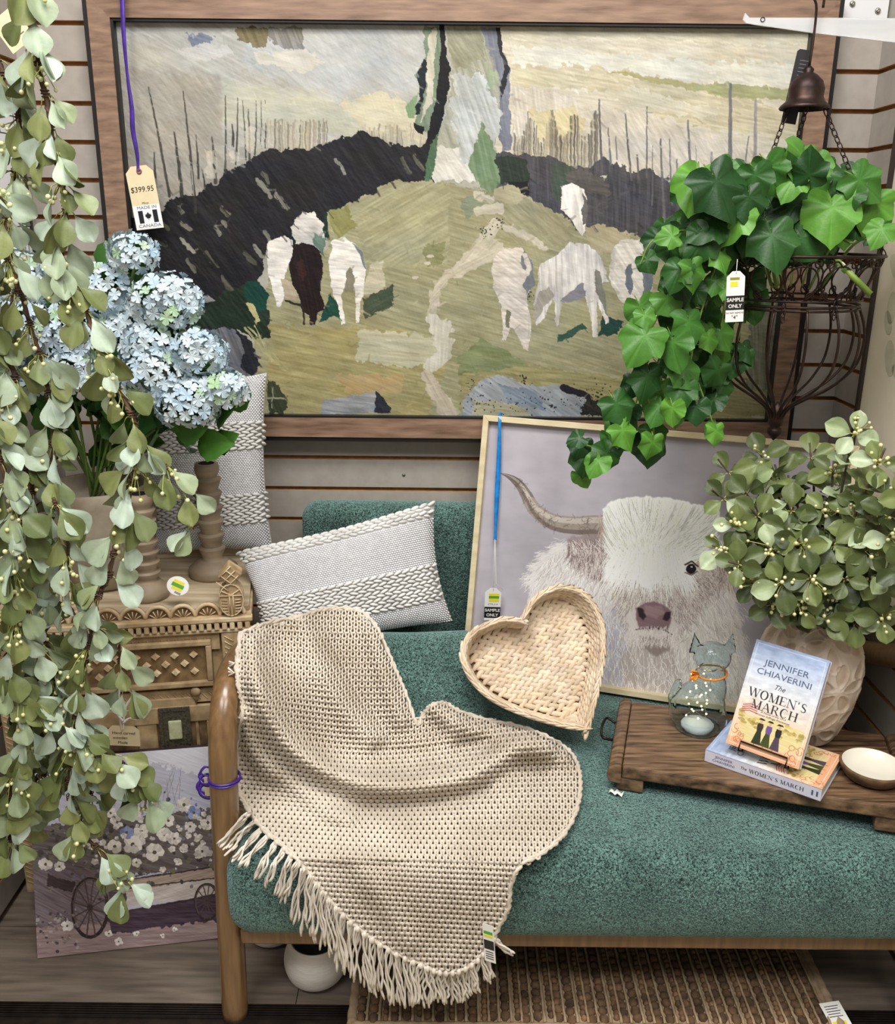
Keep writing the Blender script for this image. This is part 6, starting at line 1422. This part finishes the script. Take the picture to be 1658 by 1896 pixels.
# bracket
b = MB(); P = [at(x, y, 1.735) for x, y in ((1376, 36), (1380, 24), (1388, 33), (1500, 33), (1658, 34), (1732, 34), (1732, 92), (1658, 79), (1520, 63), (1400, 46), (1382, 43))]
b.prism([(p[0], p[2]) for p in P], 1.7335, 1.7375)
m_acr = mat('clear_acrylic', (240, 242, 244), rough=.12, trans=.55, ior=1.3)
t = thing('shelf_bracket', P[5], 'clear white acrylic shelf bracket arm at the top right corner', 'bracket'); b.build('arm', m_acr, t, smooth=False)
b = MB(); q0 = at(1413, 36, 1.7325); b.tube([q0+np.array([.0035*math.cos(a), 0, .0035*math.sin(a)]) for a in np.linspace(0, 2*PI, 14, endpoint=False)], .0008, 5, closed=True); b.build('rivet_hole', m_cardk, t)
b = MB(); b.box((.796, 2.094, 1.792), (.889, 2.109, 1.88)); t = thing('wall_plate', (.84, 2.1, 1.8), 'white metal plate with screws on the slatwall, top right', 'plate'); b.build('plate', mat('white_painted_metal', (226, 226, 226), rough=.35), t, smooth=False, bevel=.002)
for (x, y) in ((1579, 7), (1626, 20)):
    b = MB(); b.lathe([(0, 0), (.006, 0), (.005, .003), (.003, .0042), (0, .003)], n=16, M=frame(at(x, y, 2.0935), (1, 0, 0), (0, 0, -1), (0, -1, 0))); b.build('screw', mz, t)

# ======================= TRAILING IVY PLANT =======================
ivy = thing('trailing_ivy_plant', (HX, HY, 1.30), 'bright green trailing leaf plant spilling out of the bronze hanging basket', 'plant')
lm = MB(); st = MB()
m_ivst = mat('ivy_green_stem', (124, 150, 62), (92, 118, 44), 40, .5)
GC = lambda: mixc((92, 142, 52), (56, 102, 40), rnd.random()) if rnd.random() < .34 else mixc((50, 92, 38), (26, 60, 26), rnd.random())
def ivleaf(x, y, ang, px, Y, kind='ivy', col=None):
    c = at(x, y, Y); s = px/1000.0*1.0; a = math.radians(ang); d = unit(np.array([math.cos(a), -.22+rnd.uniform(-.2, .2), -math.sin(a)])); nn = VIEW(c)+np.array([rnd.uniform(-.8, .8), 0, rnd.uniform(-.3, .9)])
    leaf(lm, kind, c-d*s*.4, d, nn, s, GC() if col is None else col, 1.0)
    st.tube([c-d*s*.35, c-d*s*.5+np.array([0, .02, .0])], .0011, 5)
for (x, y, a, s) in [(1345, 372, 60, 118), (1283, 360, 105, 100), (1430, 335, 70, 84), (1482, 318, 100, 84), (1515, 345, 60, 74), (1572, 352, 80, 62), (1612, 352, 40, 84), (1612, 405, 100, 90), (1540, 418, 90, 104), (1480, 400, 60, 84), (1405, 432, 110, 96), (1436, 468, 80, 104), (1505, 458, 40, 84), (1350, 425, 120, 84), (1300, 425, 150, 90), (1290, 465, 120, 84), (1338, 490, 80, 86), (1262, 480, 110, 74), (1390, 392, 80, 80), (1230, 440, 170, 50), (1460, 350, 120, 70), (1560, 380, 100, 80), (1400, 350, 80, 74), (1625, 440, 120, 60), (1320, 340, 240, 74), (1500, 300, 260, 70), (1455, 300, 250, 60)]:
    ivleaf(x, y, a, s*1.12, rnd.uniform(1.54, 1.62), rnd.choice(['ivy', 'ivy', 'round']))
for i in range(80):
    a = rnd.uniform(0, 2*PI); q = math.sqrt(rnd.random()); x = 1435+200*q*math.cos(a); y = 405+88*q*math.sin(a)+(1435-x)*.05; ivleaf(x, y, rnd.uniform(20, 160), rnd.uniform(56, 92), rnd.uniform(1.60, 1.86), rnd.choice(['ivy', 'round']))
VN = [([(1300, 420), (1262, 480), (1244, 540), (1222, 620), (1196, 680), (1180, 740), (1150, 800), (1112, 850), (1082, 872)], 1.62, 1.05), ([(1330, 480), (1304, 560), (1284, 640), (1272, 720), (1252, 770)], 1.60, 1.2), ([(1300, 425), (1240, 430), (1205, 450), (1186, 490)], 1.62, .7), ([(1350, 490), (1340, 580), (1322, 660), (1310, 710)], 1.64, 1.25), ([(1196, 720), (1210, 780), (1208, 840)], 1.60, .9), ([(1290, 700), (1312, 760), (1326, 800)], 1.60, .8), ([(1130, 830), (1092, 826), (1064, 812)], 1.62, .55), ([(1262, 480), (1230, 560), (1200, 620), (1170, 660)], 1.60, 1.0), ([(1370, 520), (1372, 600), (1352, 680), (1330, 730)], 1.66, 1.1)]
for L_, Y, dn_ in VN:
    P = curve([at(x, y, Y+.002*i) for i, (x, y) in enumerate(L_)], 60); vb = MB(); vb.tube(P, .0017, 6); vb.build('vine', m_ivst, ivy); q = curve([(x, y, 0) for x, y in L_], 60)
    ln = sum(math.dist(q[i], q[i+1]) for i in range(59)); n = int(ln/23*dn_)
    for i in range(n):
        k = int(59*(i+rnd.random())/n) if n else 0; x, y = q[min(k, 59)][:2]; w = 34 if dn_ > .95 else 14
        ivleaf(x+rnd.uniform(-w, w), y+rnd.uniform(-6, 26), rnd.uniform(50, 130), rnd.uniform(46, 82), Y+rnd.uniform(-.03, .05), rnd.choice(['round', 'round', 'ivy']))
for (x, y, a, s, Y) in [(1180, 648, 120, 108, 1.56), (1250, 660, 80, 96, 1.56), (1280, 620, 80, 90, 1.57), (1195, 720, 100, 90, 1.57), (1260, 740, 100, 76, 1.57), (1152, 768, 60, 84, 1.57), (1162, 815, 60, 74, 1.56), (1244, 772, 90, 60, 1.56), (1290, 770, 90, 60, 1.57), (1326, 812, 90, 52, 1.57), (1110, 850, 150, 66, 1.57), (1100, 868, 120, 60, 1.56), (1205, 835, 100, 60, 1.56), (1062, 815, 160, 44, 1.58), (1286, 520, 80, 74, 1.56), (1250, 520, 110, 74, 1.56)]:
    ivleaf(x, y, a, s, Y, 'round' if s < 70 else 'ivy')
for k in range(16):
    a = rnd.uniform(0, 6.28); vb = MB(); vb.tube(curve([(HX+.05*math.cos(a), HY+.05*math.sin(a), 1.28), (HX+.1*math.cos(a), HY+.1*math.sin(a), 1.36), (HX+.15*math.cos(a), HY+.14*math.sin(a), 1.36)], 12), .0022, 6); vb.build('vine', m_ivst, ivy)
vb = MB(); vb.tube([at(1545, 478, 1.60), at(1613, 545, 1.57)], .0052, 8); vb.build('cut_stem', m_ivst, ivy)
lm.build('foliage', m_leafg, ivy); st.build('leaf_stalks', m_ivst, ivy)['kind'] = 'stuff'
d0 = at(1556, 489, 1.596); d1 = at(1577, 510, 1.587); b = MB(); b.tube([d0, d1], .0058, 10); b.build('stem_label', m_card, ivy)
dm = d0*.55+d1*.45; b = MB(); b.tube([dm-(d1-d0)*.12, dm+(d1-d0)*.2], .006, 10); b.build('green_label_band', m_grn, ivy)

# ======================= TAGS =======================
def sample(t, TM, rc, v0, v1, s):
    rc(-.5, v0, .5, v1, m_ink, 'black_panel'); text('SAMPLE', s, TM(0, v0+(v1-v0)*.3) @ frame((0, 0, .0004), (1, 0, 0), (0, 1, 0), (0, 0, 1)), m_wtx, 'sample_lettering', t, .00003, offset=s*.03)
    text('ONLY', s, TM(0, v0+(v1-v0)*.74) @ frame((0, 0, .0004), (1, 0, 0), (0, 1, 0), (0, 0, 1)), m_wtx, 'sample_lettering', t, .00003, offset=s*.03)
t, M0, TM, rc = card('sample_tag', 1364, 502, 1.555, .030, .082, -.06, m_card, 'white sample only tag hanging from the bronze basket rim', clip=.3)
rc(-.32, .12, .2, .17, mat('olive_label_ink', (150, 140, 40), rough=.5), 'olive_print'); rc(-.3, .2, .12, .3, m_yel, 'yellow_print'); sample(t, TM, rc, .48, .76, .0082)
text('DO NOT REMOVE', .0036, TM(0, .82), m_ink, 'small_lettering', t, .00003); text('"4"', .009, TM(0, .91), m_ink, 'handwritten_mark', t, .00003)
b = MB(); b.tube([at(1364, 506, 1.554), at(1366, 480, 1.565)], .0006, 5); b.build('string', m_wtx, t)
# tag on the big landscape: purple ribbon
m_pur = mat('purple_ribbon', (74, 40, 150), (52, 24, 112), 80, .3, spec=.7)
def ribbon(mb, P, w, n=40, twist=0.0, flat=.3):
    Q = curve(P, n); T = np.gradient(Q, axis=0); Sd = np.cross(T, (0, 1.0, 0)); Sd /= np.linalg.norm(Sd, axis=1)[:, None]+1e-9; h = np.array([0, .0004, 0])
    Sd = Sd*(np.abs(np.cos(np.linspace(0, 5, n)))*.5+.6)[:, None]; k = len(Q); V = np.vstack([Q+Sd*w-h, Q-Sd*w-h, Q-Sd*w+h, Q+Sd*w+h])
    mb.add(V, [(a*k+i, a*k+i+1, ((a+1) % 4)*k+i+1, ((a+1) % 4)*k+i) for a in range(4) for i in range(k-1)])
t, M0, TM, rc = card('price_tag', 256, 307, 2.03, .058, .126, -.115, m_manila, 'manila price tag with flag print on purple ribbon, on the landscape frame', clip=.22)
b = MB(); pts = [at(x, y, Y) for x, y, Y in ((226, -30, 2.035), (229, 60, 2.03), (236, 140, 2.03), (244, 200, 2.03), (246, 240, 2.03), (254, 285, 2.03), (256, 317, 2.028))]
ribbon(b, pts, .0045); b.build('ribbon', m_pur, t)
b = MB(); ec = TM(0, .085)[:3, 3]; b.tube([ec+np.array([.0042*math.cos(a), -.0006, .0042*math.sin(a)]) for a in np.linspace(0, 2*PI, 16, endpoint=False)], .0016, 6, closed=True); b.build('eyelet', mat('brown_eyelet', (140, 90, 84), rough=.5), t)
m_lab = mat('white_sticker', (240, 240, 242), rough=.4)
b = MB(); b.prism([(-.0285, -.078), (.0285, -.078), (.0285, -.1255), (-.0285, -.1255)], -.0003, 0, M=M0); b.build('origin_sticker', m_lab, t, smooth=False)
text('$399.95', .0152, TM(-.02, .37), m_ink, 'handwritten_price', t, .00003, shear=.08); text('Mirut', .0062, TM(0, .585), m_ink, 'handwritten_note', t, .00003)
text('MADE IN', .0085, TM(.02, .655) @ frame((0, 0, .0003), (1, 0, 0), (0, 1, 0), (0, 0, 1)), m_grey, 'origin_lettering', t, .00003, sx=1.25); text('CANADA', .0088, TM(.02, .945) @ frame((0, 0, .0003), (1, 0, 0), (0, 1, 0), (0, 0, 1)), m_grey, 'origin_lettering', t, .00003, sx=1.3)
rc(-.33, .70, -.16, .90, m_ink, 'flag_bar', .0006); rc(.20, .70, .37, .90, m_ink, 'flag_bar', .0006)
ml = [(0, 1), (.12, .72), (.28, .82), (.22, .45), (.42, .6), (.48, .42), (.78, .5), (.66, .25), (.82, .1), (.42, -.28), (.46, -.46), (.06, -.4), (.05, -.8)]; ml = ml+[(-x, y) for x, y in ml[::-1]][:-1]
b = MB(); V = [(.0012+x*.0085, -.0006, -.1005+y*.0092) for x, y in ml]; b.add(tr(M0, np.array(V)), [tuple(range(len(V)))]); b.build('maple_leaf', m_ink, t, smooth=False)
# cow print tag: blue ribbon
m_blue = mat('bright_blue_ribbon', (30, 140, 214), (14, 110, 190), 60, .3, spec=.7)
t, M0, TM, rc = card('sample_tag', 914, 1089, 1.90, .036, .078, .02, m_card, 'white sample only tag on bright blue ribbon over the cow print', clip=.3)
pts = [at(x, y, Y) for x, y, Y in ((928, 768, 2.025), (926, 776, 1.995), (924, 850, 1.98), (920, 930, 1.96), (917, 1000, 1.94))]
b = MB(); ribbon(b, pts, .0050); b.build('ribbon', m_blue, t)
b = MB(); b.tube([at(917, 998, 1.94), at(914, 1093, 1.899)], .0006, 5); b.tube([at(917, 998, 1.94), at(919, 1080, 1.903), at(932, 1092, 1.899)], .0005, 5); b.build('string', m_wtx, t)
rc(-.25, .16, .38, .24, m_yel, 'yellow_print'); rc(-.25, .24, .38, .32, m_grn, 'green_print'); rc(-.25, .32, .38, .42, m_yel, 'yellow_print'); text('CTR.214', .006, TM(0, .5), m_grey, 'handwritten_code', t, .00003, shear=.15); sample(t, TM, rc, .58, .92, .0098)
# carved note tag on cabinet
cp = at(228, 1344, 1.575)
t, M0, TM, rc = card('note_tag', 228, 1344, 1.575, .062, .044, .03, m_manila, 'manila handwritten note tag with white ribbon on the cabinet door', clip=.16)
text('Hand carved', .0088, TM(0, .36), m_ink, 'handwriting', t, .00003, shear=.1, sx=1.0); text('wooden', .0088, TM(-.12, .60), m_ink, 'handwriting', t, .00003, shear=.1); text('Made', .0088, TM(-.05, .84), m_ink, 'handwriting', t, .00003, shear=.1)
m_wrib = mat('white_curling_ribbon', (232, 228, 220), rough=.3)
b = MB()
ribbon(b, [at(x, y, 1.573) for x, y in ((222, 1270), (220, 1300), (222, 1330), (226, 1352))], .0018); ribbon(b, [at(x, y, 1.57) for x, y in ((226, 1266), (244, 1286), (232, 1312), (228, 1350))], .002)
ribbon(b, [at(x, y, 1.568) for x, y in ((228, 1336), (212, 1318), (196, 1312), (184, 1330))], .0026); ribbon(b, [at(x, y, 1.568) for x, y in ((228, 1338), (240, 1330), (252, 1332), (262, 1326))], .0026)
b.build('white_ribbon', m_wrib, t)
# purple ribbon around the sofa arm
lc_ = np.array([-.366, 1.3235, at(425, 1455, 1.30)[2]])
t = thing('ribbon_tag', lc_, 'purple curling ribbon with price tag tied around the oak sofa arm', 'tag')
b = MB()
for dz in (-.003, .0015): b.tube([lc_+np.array([.0256*math.cos(a), .0256*math.sin(a), dz]) for a in np.linspace(0, 2*PI, 30, endpoint=False)], .0019, 6, closed=True)
for (r, cx, cy, nl) in ((14, 385, 1468, 2.2), (10, 382, 1448, 1.6)):
    ribbon(b, [at(cx+r*math.cos(u)*(1+.1*u/3), cy+(r*.8)*math.sin(u)-u*1.2, 1.33+.004*u) for u in np.linspace(0, nl*2*PI, 22)], .0034, 90)
ribbon(b, [at(x, y, 1.32) for x, y in ((404, 1456), (390, 1440), (372, 1432), (380, 1420), (392, 1424))], .002)
b.build('ribbon', m_pur, t)
b = MB(); b.prism([(p[0], p[2]) for p in (at(378, 1440, 1.36), at(402, 1438, 1.36), at(404, 1476, 1.36), at(380, 1478, 1.36))], 1.36, 1.361); b.build('card', m_manila, t, smooth=False)
b = MB(); b.prism([(p[0], p[2]) for p in (at(390, 1452, 1.359), at(402, 1451, 1.359), at(403, 1464, 1.359), at(391, 1465, 1.359))], 1.3585, 1.3596); b.build('yellow_print', m_yel, t, smooth=False)
# throw's tag
t, M0, TM, rc = card('throw_tag', 903, 1712, 1.222, .020, .072, -.10, m_card, 'narrow white printed tag hanging from the knitted throw hem', clip=.1, yaw=-.5)
rc(-.4, .18, .4, .26, m_grn, 'green_print'); rc(-.4, .28, .4, .34, m_yel, 'yellow_print'); rc(-.45, .42, .45, .66, m_ink, 'black_panel'); 
for i in range(4): rc(-.35, .72+.06*i, .35, .74+.06*i, m_ink, 'printed_line')
# top-left corner card
t, M0, TM, rc = card('hanging_card', 2, 26, 1.5, .042, .05, -.6, m_manila, 'plain cream card hanging in the top left corner', clip=.12)
for i in range(3): rc(-.3, .4+.15*i, .3, .43+.15*i, m_grey, 'written_line')

# ======================= CHART AT LEFT, PRINT AT RIGHT =======================
c1 = at(24, 216, 2.0); top = at(10, 186, 2.0)[2]
pa = np.array([c1[0], 2.0]); pb = np.array([-.900, 1.62]); du = unit(np.r_[pb-pa, 0]); M0 = frame((pa[0], pa[1], 0), du, unit(np.cross((0, 0, 1.), du)), (0, 0, 1)); Wd = np.linalg.norm(pb-pa)
t = thing('wall_chart', (pa[0], pa[1], 1.28), 'white line drawn chart with black edge leaning at the left wall', 'chart')
b = MB(); b.box((0, 0, 1.28), (Wd, .008, top), M=M0); b.build('panel', m_lab, t, smooth=False)
b = MB()
for z0, z1 in ((1.275, 1.283), (top-.004, top+.004)): b.box((-.004, -.006, z0), (Wd+.004, .012, z1), M=M0)
for x0 in (-.006, Wd-.002): b.box((x0, -.006, 1.275), (x0+.008, .012, top+.004), M=M0)
b.build('black_edge', m_blk, t, smooth=False)
b = MB()
nside = .0080
for i in range(13):
    z = 1.30+.035*i
    if z < top-.01: b.box((.0, nside, z), (Wd, .0086, z+.0016), M=M0)
    for j in range(5):
        x = .03+.09*j+(.045 if i % 2 else 0)
        if z < top-.04 and x < Wd: b.box((x, nside, z), (x+.0016, .0086, z+.035), M=M0)
for j in (.015,): b.box((j, nside, 1.285), (j+.0016, .0086, top-.005), M=M0)
for k, s_ in ((.008, 1), (-.0006, -1)):
    pass
b.build('line_drawing', m_ink, t, smooth=False)
e1 = at(1598, 650, 1.86); pa = np.array([e1[0], 1.86]); pb = np.array([.884, 1.12]); du = unit(np.r_[pb-pa, 0]); nv = np.array([-du[1], du[0], 0]); nv = nv if nv[0] < 0 else -nv
Wd = np.linalg.norm(pb-pa); M0 = frame((pa[0], pa[1], 0), du, -nv, (0, 0, 1))
t = thing('framed_leaf_print', ((pa[0]+pb[0])/2, 1.49, .682), 'tall cream leaf print in thin dark frame leaning along the right wall', 'painting')
b = MB(); b.box((0, 0, .682), (.011, .022, 1.80), M=M0); b.box((Wd-.011, 0, .682), (Wd, .022, 1.80), M=M0); b.box((.011, 0, .682), (Wd-.011, .022, .693), M=M0); b.box((.011, 0, 1.789), (Wd-.011, .022, 1.80), M=M0); b.box((.0, .018, .69), (Wd, .022, 1.79), M=M0); b.build('frame', mat('espresso_frame', (48, 36, 32), (36, 26, 24), 30, .45), t, smooth=False)
b = MB(); b.box((.010, .006, .692), (Wd-.010, .010, 1.79), M=M0); cvs = b.build('canvas', mat('cream_print', (216, 206, 184), (204, 192, 168), 8, .6), t, smooth=False)
b = MB(); m_pl = mat('pale_printed_leaf', (190, 184, 160), (172, 166, 142), 30, .6)
for k in range(46):
    u = .03+rnd.random()*(Wd-.07); z = .75+rnd.random()*.75; a = rnd.uniform(0, 6.28); s = rnd.uniform(.02, .04)
    V = [(u+s*(math.cos(a)*math.cos(q)*1-math.sin(a)*math.sin(q)*.5), .0055, z+s*(math.sin(a)*math.cos(q)+math.cos(a)*math.sin(q)*.5)) for q in np.linspace(0, 2*PI, 14, endpoint=False)]
    b.add(tr(M0, np.array(V)), [tuple(range(14))])
b.build('printed_leaves', m_pl, t, smooth=False)

# ======================= RUG =======================
rug = thing('braided_jute_rug', (.27, 1.5, 0), 'chunky brown jute rug with ribbed rows on the floor under the sofa', 'rug')
RX0, RX1, RY0, RY1 = -.168, .722, 1.292, 1.80
m_jd = mat('brown_jute', (128, 98, 68), (70, 50, 34), 60, .9, .6, attr=True, ramp=(.3, .7), bscale=500); m_jl = mat('pale_jute_weft', (178, 154, 124), (150, 126, 96), 60, .9, .5, bscale=500)
V, F = superbox((RX0, RY0, .0045), (RX1, RY1, .018), .006); MB().add(V, F).build('backing', m_jl, rug)
b = MB(); b2 = MB(); s0, f0 = sph(7, 5); x = RX0+.022; ci = 0
while x < RX1-.03:
    w = (.017, .017, .011)[ci % 3]; y = RY0+.012+rnd.uniform(0, .012); c = (1, .9, 1.25)[ci % 3]
    while y < RY1-.02:
        L_ = w*rnd.uniform(.95, 1.25); cc_ = c*rnd.uniform(.7, 1.2); a = .6 if ci % 2 else -.6; U = np.array([math.cos(a)*.2, math.sin(a)+(.9 if a > 0 else -.9), 0]); U = unit(U); V2 = np.array([-U[1], U[0], 0])
        b.add(s0 @ np.array([U*L_*.62, V2*w*.52, np.array([0, 0, .008])])+np.array([x+rnd.uniform(-.001, .001), y, .019]), f0, 0, (cc_, cc_, cc_)); y += L_*.95
    b2.tube([(x+w*.62+.0004*math.sin(k*2), RY0+.006+k*.012, .0215+.0012*(k % 2)) for k in range(int((RY1-RY0)/.012))], .0028, 5)
    x += w*1.32; ci += 1
b.build('jute_knots', m_jd, rug); b2.build('weft_cords', m_jl, rug)
b = MB()
for x_ in (RX0+.006, RX1-.006): b.tube([(x_+.0008*math.sin(k), RY0+.004+k*.005, .014) for k in range(int((RY1-RY0)/.005))], .0095, 8)
b.tube([(RX0+.006+k*.01, RY0+.003, .012+.0012*(k % 2)) for k in range(int((RX1-RX0-.012)/.01)+1)], .0085, 8); b.build('bound_edge', m_jl, rug)
tp = atz(1542, 1868, .028); M0 = frame(tp, unit((1, .25, .15)), unit(np.cross((-.1, -.35, 1.), (1, .25, .15))), unit((-.1, -.35, 1.)))
M0 = frame(tp, unit((.95, .18, 0)), unit((-.25, .85, .35)), unit(np.cross((.95, .18, 0), (-.25, .85, .35))))
t = thing('rug_label', tp, 'white printed paper label at the front right corner of the jute rug', 'tag')
b = MB(); b.box((-.020, -.055, 0), (.020, .012, .0006), M=M0); b.build('card', m_card, t, smooth=False)
for i, s_ in enumerate(('Handwoven jute', 'Natural fibre rug', '')):
    pass
b = MB()
for i in range(5): b.box((-.014, .004-.0045*i, .0007), (.013-.003*(i % 2), .0052-.0045*i, .0009), M=M0)
b.build('printed_lines', m_ink, t, smooth=False)
b = MB(); b.box((-.014, -.030, .0007), (.012, -.022, .0009), M=M0); b.build('yellow_print', m_yel, t, smooth=False); b = MB(); b.box((-.014, -.038, .0007), (.012, -.030, .0009), M=M0); b.build('green_print', m_grn, t, smooth=False)
# ======================= WHITE POTS UNDER THE SOFA =======================
m_wpot = mat('matte_white_ceramic', (232, 228, 220), (222, 216, 206), 40, .55, .25, stretch=(1, 1, 9), bscale=60); m_gin = mat('grey_inside', (128, 128, 126), rough=.5)  # pot inside is plain grey, darker than the outside
def wpot(c, r, h, label):
    c = np.array(c); t = thing('ceramic_pot', c, label, 'pot', 'white ceramic pots under the sofa'); b = MB()
    P = curve([(r*.55, 0, 0), (r*.86, h*.14, 0), (r, h*.42, 0), (r*.97, h*.66, 0), (r*.84, h*.86, 0), (r*.80, h*.97, 0), (r*.78, h, 0), (r*.73, h*.98, 0)], 40)
    b.add(*(lambda q: (q.v[0], q.f))(MB().lathe([(0, 0)]+[(p[0], p[1]) for p in P], c=c, n=44))); b.build('body', m_wpot, t)
    b = MB(); b.lathe([(r*.73, h*.98), (r*.80, h*.7), (r*.8, h*.3), (0, h*.12)], c=c, n=36); b.build('pot_inside', m_gin, t); return t
p1_ = atz(584, 1822, 0); wpot((p1_[0], p1_[1]+.02, 0.0), .060, .092, 'front white ceramic pot on the floor beneath the throw fringe')
p2_ = atz(500, 1752, 0); wpot((p2_[0], p2_[1]+.03, 0.0), .054, .085, 'rear white ceramic pot, mostly hidden behind the sofa front rail')
